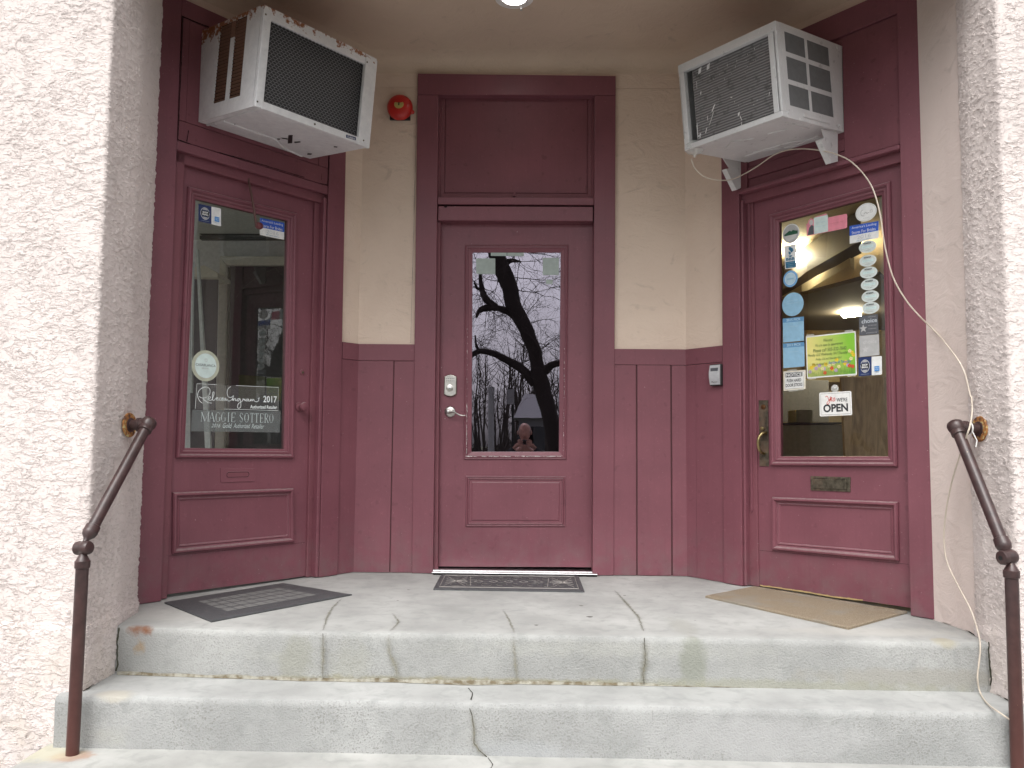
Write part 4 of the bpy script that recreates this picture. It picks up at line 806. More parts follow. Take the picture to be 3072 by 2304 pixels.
# base pan underside with pressed ribs, dark holes and drain strap
bp = MB(); bp.box(AL, .004, W - .004, .0, .010, -.10, DD - .024); u0 = MB()
base = bp.build('base_pan', M['rusty_white'], a1, bevel=.004)
def und(x, y): # point on the underside
    d = ray(*Z('Z1', x, y)); t = (0 - (CAM - AL.O).dot(AL.Z)) / d.dot(AL.Z); P = CAM + d * t - AL.O; return (P.dot(AL.A), P.dot(AL.N))
rb = MB()
for L_ in ([(700, 940), (1100, 1080), (1165, 1150), (1310, 1215)], [(640, 960), (560, 975), (1000, 835)],):
    pts = [und(*p) for p in L_]; rb.tube([AL.w(a, n, .001) for a, n in pts], .007, 8)
rb.build('pressed_rib', M['rusty_white'], base, smooth=True)
for L_ in ([(1205, 1050), (1240, 1048), (1235, 1112), (1200, 1115)], [(1150, 1068), (1200, 1075), (1200, 1084), (1160, 1078)], [(1250, 1100), (1300, 1098), (1300, 1106), (1255, 1110)], [(1560, 1135), (1588, 1138), (1585, 1146), (1558, 1144)], [(1355, 1190), (1390, 1192), (1385, 1202), (1352, 1202)], [(785, 958), (793, 962), (794, 970), (787, 968)], [(1118, 1074), (1142, 1076), (1140, 1086), (1122, 1086)]):
    MB().add([AL.w(*(lambda q: (q[0], q[1], -.0012))(und(*p))) for p in L_], [[0, 1, 2, 3]]).build('base_opening', M['black'], base)
# dark coil, wire mesh
MB().box(AL, .02, W - .02, .02, H - .02, DD - .075, DD - .070).build('condenser_coil', M['coil_dark'], a1)
wm = MB(); zz = z0 + .003; row = 0; hx = .021; hz = .0115
lines = []
while zz < z1 - .004:
    x = x0 + .002 + (hx / 2 if row % 2 else 0)
    while x < x1 - hx:
        lines += [((x, zz), (x + hx * .5, zz + hz * .45)), ((x + hx * .5, zz + hz * .45), (x + hx, zz))]
        if row % 1 == 0: lines.append(((x + hx * .5, zz + hz * .45), (x + hx * .5, zz + hz)))
        x += hx
    zz += hz; row += 1
for (xa, za), (xb, zb) in lines:
    d = Vector((xb - xa, zb - za)); L_ = d.length; nn = Vector((-d.y, d.x)).normalized() * .0008
    wm.add([AL.w(xa + nn.x, DD - .009, za + nn.y), AL.w(xa - nn.x, DD - .009, za - nn.y), AL.w(xb - nn.x, DD - .009, zb - nn.y), AL.w(xb + nn.x, DD - .009, zb + nn.y)], [[0, 1, 2, 3]])
wm.build('wire_mesh', M['mesh_wire'], a1)
# name plate (white lettering on a dark strip) and screws
npq = [AL.px(*Z('Z1', *p), DD + .001) for p in [(1655, 1047), (1730, 1068), (1730, 1092), (1655, 1070)]]
pl_ = MB().prism(AL, npq, DD + .0005, DD + .0018).build('badge', M['navy'], a1)
def textq(F, n, q, st, mat, parent, shear=0, name='lettering', pad=.1):
    g, fs = text_geo(st, 1, shear); tl, tr, br, bl = [Vector(p) for p in q]; vs = []
    for x, y in g:
        x = pad + x * (1 - 2 * pad); y = pad + y * (1 - 2 * pad); p = (bl * (1 - x) + br * x) * (1 - y) + (tl * (1 - x) + tr * x) * y; vs.append(F.w(p.x, n, p.y))
    return MB().add(vs, fs).build(name, mat, parent)
textq(AL, DD + .0022, npq, 'Fedders', M['white'], pl_, .3)
for p in [(1030, 112), (1818, 483), (965, 790), (1790, 1092), (1412, 965)]:
    a, z = AL.px(*Z('Z1', *p), DD + .002); MB().lathe(AL.w(a, DD + .001, z), AL.N, [(0, .005), (.003, .004), (.0035, .002)], 10).build('screw', M['oldbrass'], a1)
# --- right: cleaner white unit with an open coil
_a = FR.px(*Z('Z2', 1402, 700), .01)[0]
AR0 = FR.w(_a, 0, 2.318)
ARt = tilted(FR, _a, 2.318, .112); Wl = abs(ARt.px(*Z('Z2', 228, 780), .515)[0]); AR = Fr(ARt.w(-Wl, 0, 0), ARt.A, ARt.N, ARt.Z); W, DD, H = Wl, .515, .440
a2 = thing('air_conditioner', 'clean white air conditioner with bare coil and six side screens, over the right door', 'air conditioner', AR, W / 2, 0, 0, 'air conditioners over the side doors')
oq = [AR.px(*Z('Z2', *p), DD) for p in [(247, 512), (872, 262), (906, 850), (287, 1052)]]
x0, x1, z0, z1 = (oq[0][0] + oq[3][0]) / 2, (oq[1][0] + oq[2][0]) / 2, (oq[2][1] + oq[3][1]) / 2, (oq[0][1] + oq[1][1]) / 2
f = MB(); f.box(AR, 0, W, z1, H, DD - .03, DD); f.box(AR, 0, W, 0, z0, DD - .03, DD); f.box(AR, 0, x0, z0, z1, DD - .03, DD - .0015); f.box(AR, x1, x1 + .028, z0, z1, DD - .03, DD - .0015); f.box(AR, x1 + .034, W, z0, z1, DD - .03, DD - .001)
f.build('front_frame', M['white_metal'], a2, bevel=.003)
MB().box(AR, x1 + .027, x1 + .035, z0, z1, DD - .03, DD - .012).build('frame_groove', M['grey'], a2)
MB().box(AR, .004, .008, .06, H - .06, DD - .0005, DD + .0002).build('side_slot', M['grey'], a2)
def rn(x, y): return pa(AR, *Z('Z2', x, y), W)
cols = [(rn(1150, 430)[0], rn(1003, 400)[0]), (rn(1326, 480)[0], rn(1168, 440)[0])]
zr = [rn(1075, 260)[1], rn(1080, 405)[1], rn(1085, 440)[1], rn(1090, 605)[1], rn(1095, 640)[1], rn(1100, 795)[1]]
cab = MB(); cab.box(AR, .0, W - .004, H - .004, H, -.12, DD - .03); cab.box(AR, .0, .004, .0, H - .004, -.12, DD - .03); cab.box(AR, .004, W - .004, .0, .004, -.12, DD - .03)
nA, nB, nC, nD = cols[1][0], cols[1][1], cols[0][0], cols[0][1]
cab.box(AR, W - .004, W, 0, H, -.12, nA); cab.box(AR, W - .004, W, 0, H, nD, DD - .03); cab.box(AR, W - .004, W, zr[0], H, nA, nD); cab.box(AR, W - .004, W, 0, zr[5], nA, nD); cab.box(AR, W - .004, W, zr[5], zr[0], nB, nC)
for hi, lo in ((zr[1], zr[2]), (zr[3], zr[4])): cab.box(AR, W - .004, W, lo, hi, nA, nB); cab.box(AR, W - .004, W, lo, hi, nC, nD)
cab.build('cabinet', M['white_metal'], a2)
for c0_, c1_ in cols:
    for i in range(3): MB().box(AR, W - .0038, W - .0022, zr[2 * i + 1] - .001, zr[2 * i] + .001, c0_ - .001, c1_ + .001).build('side_screen', M['screen'], a2)
h_ = MB(); e0, e1 = rn(1130, 858), rn(1322, 905)
h_.box(AR, W, W + .006, e1[1] - .008, e1[1] + .008, e1[0], e0[0]).build('side_handle', M['white_metal'], a2, bevel=.004, seg=3)
for p in [(1020, 830), (1395, 925), (1380, 350)]:
    n, z = rn(*p); MB().lathe(AR.w(W, n, z), AR.A, [(0, .008), (.003, .007), (.004, .003)], 12).build('screw', M['white_metal'], a2)
xs_ = AR.px(*Z('Z2', 330, 760), DD - .03)[0]
MB().box(AR, xs_, x1 + .02, z0 - .02, z1 + .02, DD - .05, DD - .028).build('condenser_coil', M['coil'], a2)
sr = MB().box(AR, .01, xs_ - .002, .02, H - .02, DD - .18, DD - .17).build('inner_screen', M['screen'], a2)
for i in range(4): MB().box(AR, .01, xs_ - .004, z0 + (z1 - z0) * (i + .3) / 4 - .004, z0 + (z1 - z0) * (i + .3) / 4 + .004, DD - .10, DD - .095).build('inner_bar', M['charcoal'], a2)
random.seed(11)
def gl(x, y, w_, h_g, tlt=0):
    a, z = AR.px(*Z('Z2', x, y), DD - .027); s = 1 / 2390 * 4.1 / 2.458
    p = [(-w_ / 2, -h_g / 2), (w_ * .2, -h_g * .4), (w_ / 2, h_g / 2), (-w_ * .3, h_g * .3)]; c, q = math.cos(tlt), math.sin(tlt)
    MB().face(AR, [(a + (u * c - v * q) * s, z + (u * q + v * c) * s) for u, v in p], DD - .0268).build('bent_fin_glint', M['glint'], a2)
for g_ in [(345, 625, 5, 60), (375, 685, 12, 26), (468, 795, 14, 60, -.5), (455, 870, 6, 110, -.5), (600, 718, 20, 8, -.5), (655, 840, 20, 26), (670, 870, 8, 40, .4), (415, 960, 10, 45, -.3), (425, 870, 6, 40), (880, 690, 6, 26, -.2), (350, 960, 8, 120), (365, 1000, 40, 14), (790, 740, 4, 10), (765, 772, 5, 8), (640, 450, 3, 20), (570, 480, 3, 22), (770, 360, 4, 16), (720, 400, 3, 12), (370, 1000, 14, 40), (675, 910, 6, 24)]: gl(*g_)
for x in range(26): gl(random.uniform(420, 870), random.uniform(430, 560) if x % 2 else random.uniform(560, 900), 3, random.uniform(4, 12))
for x, y in ((368, 520), (430, 490)): gl(x, y, 34, 44)
un = MB()
def und2(x, y):
    d = ray(*Z('Z2', x, y)); t = (0 - (CAM - AR.O).dot(AR.Z)) / d.dot(AR.Z); P = CAM + d * t - AR.O; return (P.dot(AR.A), P.dot(AR.N))
for L_ in ([(555, 1090), (600, 1040), (760, 1020)], [(700, 1150), (900, 1085), (1040, 1045), (1270, 1020)], [(760, 1120), (1050, 1080), (1240, 1000)], [(870, 985), (1010, 950)], [(1000, 900), (1160, 940)]):
    un.tube([AR.w(*(lambda q: (q[0], q[1], -.001))(und2(*p))) for p in L_], .004, 6)
un.build('pressed_rib', M['white_metal'], a2, smooth=True)
# drain cup at the low outer corner
dq = AR.px(*Z('Z2', 312, 1110), DD - .04)
MB().lathe(AR.w(dq[0] + .01, DD - .05, dq[1] + .035), -FR.Z, [(0, .045), (.012, .050), (.035, .050), (.048, .038), (.054, .016), (.064, .008), (.072, .006)], 24).build('drain_cup', M['clear'], a2, smooth=True)
for nm, P_ in (('left', [(535, 1160), (670, 1190), (670, 1385), (640, 1400), (565, 1245), (585, 1240)]), ('right', [(1265, 950), (1385, 975), (1385, 1190), (1340, 1202), (1262, 1030), (1285, 1015)])):
    a_b = FR.px(*Z('Z2', P_[2][0], P_[2][1]), .012)[0]
    pts = [pa(FR, *Z('Z2', *p), a_b) for p in P_]; b_ = MB(); k = len(pts)
    vs = [FR.w(a_b, n, z) for n, z in pts] + [FR.w(a_b - .004, n, z) for n, z in pts]
    b_.add(vs, [list(range(k)), list(range(k, 2 * k))[::-1]] + [[i, (i + 1) % k, k + (i + 1) % k, k + i] for i in range(k)])
    (n0_, z0_), (n1_, z1_) = pts[4], pts[3]
    for o_ in (0,):
        vs = [FR.w(a_b - .030, n0_, z0_), FR.w(a_b, n0_, z0_), FR.w(a_b, n1_, z1_), FR.w(a_b - .030, n1_, z1_)]; vs += [v + FR.N * .003 for v in vs]
        b_.add(vs, [[0, 1, 2, 3], [4, 7, 6, 5], [0, 4, 5, 1], [2, 6, 7, 3], [0, 3, 7, 4], [1, 5, 6, 2]])
    b_.build('support_bracket', M['white_metal'], a2)
# vinyl drain tube
def on(F, k, x, y, n): a, z = F.px(*Z(k, x, y), n); return F.w(a, n, z)
TP = [on(FR, 'Z2', 305, 1172, .46), on(FR, 'Z2', 330, 1240, .44), on(FR, 'Z2', 400, 1303, .38), on(FR, 'Z2', 500, 1328, .30), on(FR, 'Z2', 600, 1324, .20), on(FR, 'Z2', 700, 1280, .13), on(FR, 'Z2', 800, 1220, .10), on(FR, 'Z2', 900, 1150, .09), on(FR, 'Z2', 1000, 1110, .09), on(FR, 'Z2', 1100, 1098, .10), on(FR, 'Z2', 1200, 1102, .12), on(FR, 'Z2', 1300, 1118, .12), on(FR, 'Z2', 1380, 1140, .13), on(FR, 'Z2', 1480, 1190, .15), on(FR, 'Z2', 1580, 1290, .16), on(FR, 'Z2', 1650, 1410, .17)]
TP += [on(FR, 'Z4', x, y, n) for x, y, n in [(905, 270, .17), (930, 440, .16), (975, 610, .14), (1045, 735, .11), (1120, 825, .08), (1205, 908, .03)]]
TP += [hitx(*Z('Y3', 340, 1440), 1.855), hitx(*Z('Y3', 400, 1530), 1.862), hitx(*Z('Y3', 430, 1640), 1.868)]
TP += [hitx(*Z('Y4', x, y), X) for x, y, X in [(452, 60, 1.865), (455, 120, 1.85), (446, 180, 1.815), (432, 225, 1.80), (402, 310, 1.82), (366, 430, 1.83), (341, 560, 1.835), (333, 680, 1.838), (350, 780, 1.84), (398, 880, 1.842), (450, 980, 1.845), (482, 1080, 1.85)]]
TP += [hity(*Z('Y4', 490, 1140), -1.46), hity(*Z('Y4', 484, 1210), -1.475), hity(*Z('Y4', 478, 1270), -1.48)] + [hitz(*Z('Y4', x, y), Z2_ + .008) for x, y in [(490, 1335), (525, 1385), (580, 1425)]] + [hity(*Z('Y4', 640, 1468), -1.715), hity(*Z('Y4', 700, 1520), -1.73)]
tg = MB().tube(smooth_line([tuple(p) for p in TP], 6), .0032, 8).build('drain_tube', M['tube'], Mx=FR.mat(FR.w(.9, .1, 2.2)), smooth=True)
tag(tg, 'thin pale vinyl tube hanging from the right air conditioner down to the steps', 'drain tube')

# ================================================================== BELL, CEILING LIGHT, LOCK BOX
bc = FC.px(*Z('Z8', 465, 285), 0); bl_ = thing('alarm_bell', 'round red alarm bell with a small yellow disc, on the plaster beside the middle door', 'alarm bell', FC, bc[0], NP, bc[1])
MB().lathe(FC.w(bc[0], NP + .018, bc[1]), FC.N, [(0, .077), (.008, .078), (.022, .0745), (.036, .062), (.044, .045), (.048, .020), (.0485, .006)], 40).build('gong', M['red'], bl_, smooth=True)
MB().box(FC, bc[0] - .062, bc[0] + .062, bc[1] - .072, bc[1] + .045, NP, NP + .018).build('back_box', M['black'], bl_, bevel=.004)
bd = FC.px(*Z('Z8', 460, 268), .03); db_ = MB().lathe(FC.w(bd[0], NP + .068, bd[1]), FC.N + Vector((0, 0, .28)), [(-.003, .028), (.0, .0285), (.0012, .026)], 28).build('centre_disc', M['yellow_label'], bl_)
MB().box(FC, bd[0] - .0035, bd[0] + .0035, bd[1] - .011, bd[1] + .012, NP + .060, NP + .0715).build('centre_bolt', M['black'], db_, bevel=.001)
nb = FC.px(*Z('Z8', 560, 316), 0); MB().lathe(FC.w(nb[0] - .012, NP + .025, nb[1]), FC.A, [(0, .014), (.012, .012), (.017, .005)], 16).build('striker_cover', M['red'], bl_, smooth=True)

cl_ = hitz(1541, -8, CEIL - .01); cl_.x = hitz(1543, 10, CEIL - .01).x
cx0, cy0 = cl_.x, hitz(1541, 30, CEIL - .01).y - .098
lg = bpy.data.objects.new('ceiling_light', None); col.objects.link(lg); lg.matrix_world = Matrix.Translation((cx0, cy0, CEIL)); MATS[lg.name] = lg.matrix_world.copy(); tag(lg, 'round lit ceiling light with a cream rim at the top edge of the photo', 'ceiling light')
MB().lathe((cx0, cy0, CEIL), (0, 0, -1), [(-.001, .102), (.003, .101), (.005, .097), (.0035, .084), (.001, .080)], 48).build('rim', M['white'], lg, smooth=True)
MB().lathe((cx0, cy0, CEIL - .0015), (0, 0, -1), [(0, .074), (.002, .073), (.004, .05), (.0045, .02)], 48).build('lens', M['lamp'], lg, smooth=True)
tb = MB(); tb.wbox(cx0 + .030, cx0 + .042, cy0 + .080, cy0 + .102, CEIL - .013, CEIL - .004); tb.build('rim_clip', M['grey'], lg)

LBn = NW; q = [FR.px(*Z('X3', *p), LBn + .035) for p in [(118, 190), (240, 185), (245, 430), (118, 430)]]
xa, xb = (q[0][0] + q[3][0]) / 2, (q[1][0] + q[2][0]) / 2; za, zb2 = (q[2][1] + q[3][1]) / 2, (q[0][1] + q[1][1]) / 2
kb_ = thing('key_lockbox', 'small grey and black key lock box on the maroon boards left of the right door', 'lock box', FR, (xa + xb) / 2, LBn, za)
MB().box(FR, xa - .006, xb + .006, za - .006, zb2 + .006, LBn, LBn + .030).build('body', M['black'], kb_, bevel=.008, seg=3)
cvx = MB(); k = 8
for i in range(k):
    t0, t1 = i / k, (i + 1) / k; zf = lambda t: za + (zb2 - za) * t; nf = lambda t: LBn + .031 + .010 * math.sin(math.pi * t)
    cvx.add([FR.w(xa, LBn + .028, zf(t0)), FR.w(xb, LBn + .028, zf(t0)), FR.w(xb, LBn + .028, zf(t1)), FR.w(xa, LBn + .028, zf(t1)), FR.w(xa, nf(t0), zf(t0)), FR.w(xb, nf(t0), zf(t0)), FR.w(xb, nf(t1), zf(t1)), FR.w(xa, nf(t1), zf(t1))], [[4, 5, 6, 7], [0, 4, 7, 3], [1, 2, 6, 5], [0, 1, 5, 4], [3, 7, 6, 2]])
cvr = cvx.build('cover', plain('silver_grey_plastic', (.48, .49, .51), .4), kb_, smooth=True)
wz = zb2 - .026; MB().box(FR, xa + .009, xb - .008, wz - .010, wz + .010, LBn + .03, LBn + .0395).build('dial_window', M['charcoal'], kb_, bevel=.002)
textq(FR, LBn + .0372, [(xa + .006, za + .020), (xb - .006, za + .020), (xb - .006, za + .010), (xa + .006, za + .010)], 'Master', M['black'], kb_, .2)

# ================================================================== HANDRAILS
def handrail(label, base, ptop, j, rtop, elbow, flange, wall_dir, sgn):
    h = bpy.data.objects.new('handrail', None); col.objects.link(h); h.matrix_world = Matrix.Translation(base); MATS[h.name] = h.matrix_world.copy(); tag(h, label, 'handrail', 'pipe handrails beside the steps')
    up = (ptop - base).normalized(); m = M['pipe']
    MB().tube([base - up * .03, base + (ptop - base) * .5, ptop], .0225, 20).build('post', m, h, smooth=True)
    MB().lathe(ptop - up * .004, up, [(-.002, .024), (0, .0265), (.024, .0270), (.026, .024), (.044, .015), (.055, .009), (.064, .008)], 20).build('post_cap', m, h, smooth=True)
    ax = Vector((1, -.25 * sgn, .08)).normalized()
    jb = MB().lathe(j - ax * .030, ax, [(0, .019), (.002, .0245), (.012, .026), (.020, .023), (.024, .0235), (.030, .0235), (.038, .026), (.052, .0255), (.058, .022), (.060, .014)], 24).build('swivel_joint', m, h, smooth=True)
    MB().lathe(j - ax * .0325, ax, [(0, .008), (.003, .008)], 12).build('joint_pin', M['black'], jb)
    rd = (elbow - rtop).normalized()
    MB().tube([rtop, elbow], .0215, 20).build('rail', m, h, smooth=True)
    MB().lathe(rtop + rd * .008, -rd, [(-.022, .024), (-.020, .0265), (.0, .0268), (.004, .0275), (.018, .024), (.030, .014), (.040, .009), (.048, .0085)], 20).build('rail_cap', m, h, smooth=True)
    wd = (flange - elbow).normalized()
    el = MB(); el.lathe(elbow + rd * -.035, rd, [(0, .025), (.002, .0275), (.018, .0275), (.020, .0265), (.030, .031), (.045, .0325), (.056, .029), (.064, .018), (.067, .006)], 24)
    el.lathe(elbow, wd, [(0, .026), (.028, .027), (.030, .0295), (.042, .0295), (.044, .022), ((flange - elbow).length - .012, .021), ((flange - elbow).length - .010, .030), ((flange - elbow).length - .002, .031)], 24)
    el.build('elbow_fitting', m, h, smooth=True)
    MB().lathe(flange - wd * .007, wd, [(0, .032), (.001, .050), (.006, .052), (.010, .048)], 28).build('wall_flange', M['rust'], h, smooth=True)
    return h
def Yp(k, x, y, yy): return hity(*Z(k, x, y), yy)
bL = hitz(*Z('Y2', 312, 1600), Z3_); pyL = bL.y
ptL = Yp('Y2', 355, 790, pyL); jL = Yp('Y2', 360, 710, pyL + .005); rtL = Yp('Y2', 387, 645, pyL + .03)
flL = hitx(*Z('Y2', 556, 180), -1.592); elL = Yp('Y2', 637, 178, flL.y - .004)
handrail('brown pipe handrail at the left of the steps, flaking flange on the pink wall', bL, ptL, jL, rtL, elL, flL, None, 1)
pyR = -1.73; ptR = Yp('Y4', 625, 832, pyR); vR = (Yp('Y4', 640, 1300, pyR) - ptR); bR = ptR + vR * ((Z3_ - ptR.z) / vR.z)
jR = Yp('W5', 612, 1422, pyR + .005); rtR = Yp('W5', 576, 1320, pyR + .03); flR = hitx(*Z('W5', 362, 262), 1.888); elR = Yp('W5', 148, 250, flR.y - .004)
handrail('brown pipe handrail at the right of the steps, with the vinyl tube tied to it', bR, ptR, jR, rtR, elR, flR, None, -1)
ctie = MB(); tpt = elR.lerp(flR, .55); ctie.lathe(tpt - (flR - elR).normalized() * .003, flR - elR, [(0, .024), (.006, .024)], 16); ctie.tube([tpt + Vector((.0, -.02, -.012)), tpt + Vector((.012, -.03, -.05)), tpt + Vector((.006, -.03, -.075))], .0025, 6)
tag(ctie.build('wire_tie', M['white'], Mx=Matrix.Translation(tpt)), 'white tie holding the vinyl tube to the right handrail bracket', 'cable tie')

# ================================================================== DOORMATS
def mat_frame(P):
    # P: four floor points, near-door-left, near-door-right, front-right, front-left
    u = (P[1] - P[0]); v = (P[3] - P[0]); return P[0], u, v
def mpt(P, x, y, z): 
    p = (P[0] * (1 - x) + P[1] * x) * (1 - y) + (P[3] * (1 - x) + P[2] * x) * y; return Vector((p.x, p.y, z))
def mat_base(name, P, th, mat, label, cat='doormat', group='doormats on the porch', edge=.012):
    k = 24; m = MB(); ring = []
    for s in range(4):
        for i in range(k):
            t = i / k; ring.append([(t, 0), (1, t), (1 - t, 1), (0, 1 - t)][s])
    c = sum(P, Vector()) / 4; vs = []
    for z, e in ((.0008, 0), (th * .7, 0), (th, edge)):
        for x, y in ring: vs.append(mpt(P, x + (.5 - x) * e * 2, y + (.5 - y) * e * 2, z + (noise.noise(Vector((x * 3, y * 3, 1))) * .0015 if z > .001 else 0)))
    n = len(ring); m.add(vs, [[j * n + i, j * n + (i + 1) % n, (j + 1) * n + (i + 1) % n, (j + 1) * n + i] for j in range(2) for i in range(n)] + [[2 * n + i for i in range(n)]])
    o = m.build(name, mat, Mx=Matrix.Translation(c)); return tag(o, label, cat, group)
PL_ = [hitz(*p, .004) for p in [(493, 1808), (850, 1750), (1056, 1784), (634, 1865)]]
mL = mat_base('doormat', PL_, .008, M['rubber'], 'black rubber doormat with a brick grid pattern in front of the left door')
g_ = MB(); random.seed(5)
for i in range(9):
    for j in range(4):
        xx0 = .17 + i * .074; yy0 = .20 + j * .15; off = 0
        g_.add([mpt(PL_, xx0 + .005, yy0 + .012, .0088), mpt(PL_, xx0 + .069, yy0 + .012, .0088), mpt(PL_, xx0 + .069, yy0 + .138, .0088), mpt(PL_, xx0 + .005, yy0 + .138, .0088)], [[0, 1, 2, 3]])
g_.build('grid_pattern', M['rubber_worn'], mL)
sp = MB()
for i in range(1500):
    x, y = random.random(), random.random()
    if .15 < x < .85 and .17 < y < .83 and random.random() < .85: continue
    r_ = random.uniform(.0006, .0015); c = mpt(PL_, .01 + x * .98, .02 + y * .96, .0092); sp.add([c + Vector((-r_, 0, 0)), c + Vector((0, -r_, 0)), c + Vector((r_, 0, .0004)), c + Vector((0, r_, 0))], [[0, 1, 2, 3]])
sp.build('crumb_border', M['rubber_dusty'], mL)
PC_ = [hitz(*Z('Y5', *p), .004) for p in [(780, 138), (1540, 145), (1573, 231), (737, 218)]]
mC = mat_base('doormat', PC_, .009, M['rubber'], 'dark rubber doormat with a raised scroll pattern below the middle door')
sc2 = MB()
def ms_(pts, r_=.0018, close=False): sc2.tube([mpt(PC_, x, y, .0096) for x, y in pts], r_, 6)
ms_([(.035, .10), (.965, .10), (.965, .90), (.035, .90), (.035, .10)], .0025)
for k in range(2):
    for i in range(8):
        c0 = .13 + i * .105; s = 1 if i % 2 else -1
        for (cy, f) in ((.30, 1), (.70, -1)):
            ms_([(c0 + .042 * math.cos(t) * (1 - t * .11), cy + s * f * .14 * math.sin(t) * (1 - t * .11)) for t in [j * .35 for j in range(16)]])
    if k == 0:
        for i in range(7):
            c0 = .18 + i * .105; ms_([(c0 - .03, .5), (c0, .42), (c0 + .03, .5), (c0, .58), (c0 - .03, .5)], .0014)
ms_([(.22, .20), (.24, .80)]); ms_([(.78, .20), (.76, .80)])
for i in range(5): ms_([(.80, .2 + i * .15), (.94, .8 - i * .15)], .0016); ms_([(.06, .2 + i * .15), (.20, .8 - i * .15)], .0013)
sc2.build('scroll_relief', M['rubber_dusty'], mC)
PR_ = [hitz(*p, .004) for p in [(2116, 1791), (2262, 1762), (2722, 1838), (2545, 1887)]]
PR2 = [PR_[0], PR_[1], PR_[2], PR_[3]]
mat_base('doormat', [PR_[1], PR_[2], PR_[3], PR_[0]], .012, M['coir'], 'plain tan coir doormat, frayed and stained, in front of the right door', edge=.006)

# ================================================================== ROOMS BEHIND THE SIDE DOORS
def room(x0, x1, y1, zc, wall, ceil, floor, extra=None):
    m = MB(); 
    left = x0 < 0; F_ = FL if left else FR; n0 = -.15
    if left:
        m.add([(x0, y, z) for y, z in ((-1.4, 0), (y1, 0), (y1, .25), (-1.4, .25), (-1.4, 2.5), (y1, 2.5), (y1, zc), (-1.4, zc))], [[0, 1, 2, 3], [4, 5, 6, 7]]); m.add([(x1, .15, 0), (x1, y1, 0), (x1, y1, zc), (x1, .15, zc)], [[0, 1, 2, 3]])  # side wall left open at mid height so daylight reaches the left room
    else:
        m.add([(x1, -1.3, 0), (x1, y1, 0), (x1, y1, zc), (x1, -1.3, zc)], [[0, 1, 2, 3]]); m.add([(x0, .15, 0), (x0, y1, 0), (x0, y1, zc), (x0, .15, zc)], [[0, 1, 2, 3]])
    m.add([(x0, y1, 0), (x1, y1, 0), (x1, y1, zc), (x0, y1, zc)], [[0, 1, 2, 3]]); m.build('interior_wall', wall, bld)
    c = MB(); pA_, pB_ = (F_.w(0, n0, 0), F_.w(-1.85, n0, 0)) if left else (F_.w(0, n0, 0), F_.w(1.80, n0, 0)); xi = x1 if left else x0; xo = x0 if left else x1
    fp = [(xi, y1), (xi, .16), (pA_.x, max(pA_.y, .16)), (pB_.x, pB_.y), (xo, pB_.y), (xo, y1)]
    c.add([(x, y, zc) for x, y in fp], [[0, 1, 2, 3, 4, 5]]); c.build('interior_ceiling', ceil, bld)
    f = MB(); f.add([(x, y, -.01) for x, y in fp], [[0, 1, 2, 3, 4, 5]]); f.build('interior_floor', floor, bld)
room(-5.5, -.80, 2.62, 2.62, M['wall_in'], plain('interior_ceiling_grey', (.68, .69, .68), .9), M['olive'])
room(.80, 7.2, 7.6, 3.05, plain('brown_olive_interior_wall', (.40, .34, .24), .8), M['ceil_in'], M['olive'])
rf = MB(); rf.wbox(-7, 7.3, -1.60, 8, 3.32, 3.4); rf.wbox(-7, -6.95, 2.7, 8, ZG, 3.32); rf.wbox(7.25, 7.3, -1.5, 8, ZG, 3.32); rf.wbox(-7, 7.3, 7.95, 8, ZG, 3.32); rf.build('unseen_shell', M['dark_in'], bld)  # unseen shell added to keep sky light from leaking into the rooms
MB().add([FL.w(-1.30, -.13, 0), FL.w(-1.85, -.13, 0), FL.w(-1.85, -.13, 3.3), FL.w(-1.30, -.13, 3.3)], [[0, 1, 2, 3]]).build('inner_partition', M['dark_in'], bld)
MB().add([FR.w(1.42, -.13, 0), FR.w(1.95, -.13, 0), FR.w(1.95, -.13, 3.3), FR.w(1.42, -.13, 3.3)], [[0, 1, 2, 3]]).build('inner_partition', M['dark_in'], bld)
for x0, x1 in ((-5.4, -2.75), (2.75, 5.4)):  # windows out of view, added to let daylight into the side rooms
    wf = MB(); [wf.wbox(*b) for b in ((x0, x1, -1.62, -1.56, .15, .21), (x0, x1, -1.62, -1.56, 2.44, 2.5), (x0, x0 + .06, -1.62, -1.56, .21, 2.44), (x1 - .06, x1, -1.62, -1.56, .21, 2.44), ((x0 + x1) / 2 - .03, (x0 + x1) / 2 + .03, -1.62, -1.56, .21, 2.44))]; wfo = wf.build('added_window', M['maroon'], bld)
    MB().add([(x0 + .05, -1.59, .2), (x1 - .05, -1.59, .2), (x1 - .05, -1.59, 2.45), (x0 + .05, -1.59, 2.45)], [[0, 1, 2, 3]]).build('pane', M['glass'], wfo)
def slabpx(k, pts, y, th, name, mat, parent=None, **kw):
    P = [hity(*Z(k, *p), y) for p in pts]; n = len(P); vs = [(p.x, y, p.z) for p in P] + [(p.x, y + th, p.z) for p in P]
    m = MB().add(vs, [list(range(n))[::-1], list(range(n, 2 * n))] + [[i, (i + 1) % n, n + (i + 1) % n, n + i] for i in range(n)])
    if parent is not None: return m.build(name, mat, parent, **kw)
    c = sum(P, Vector()) / n; return m.build(name, mat, Mx=Matrix.Translation(c), **kw)
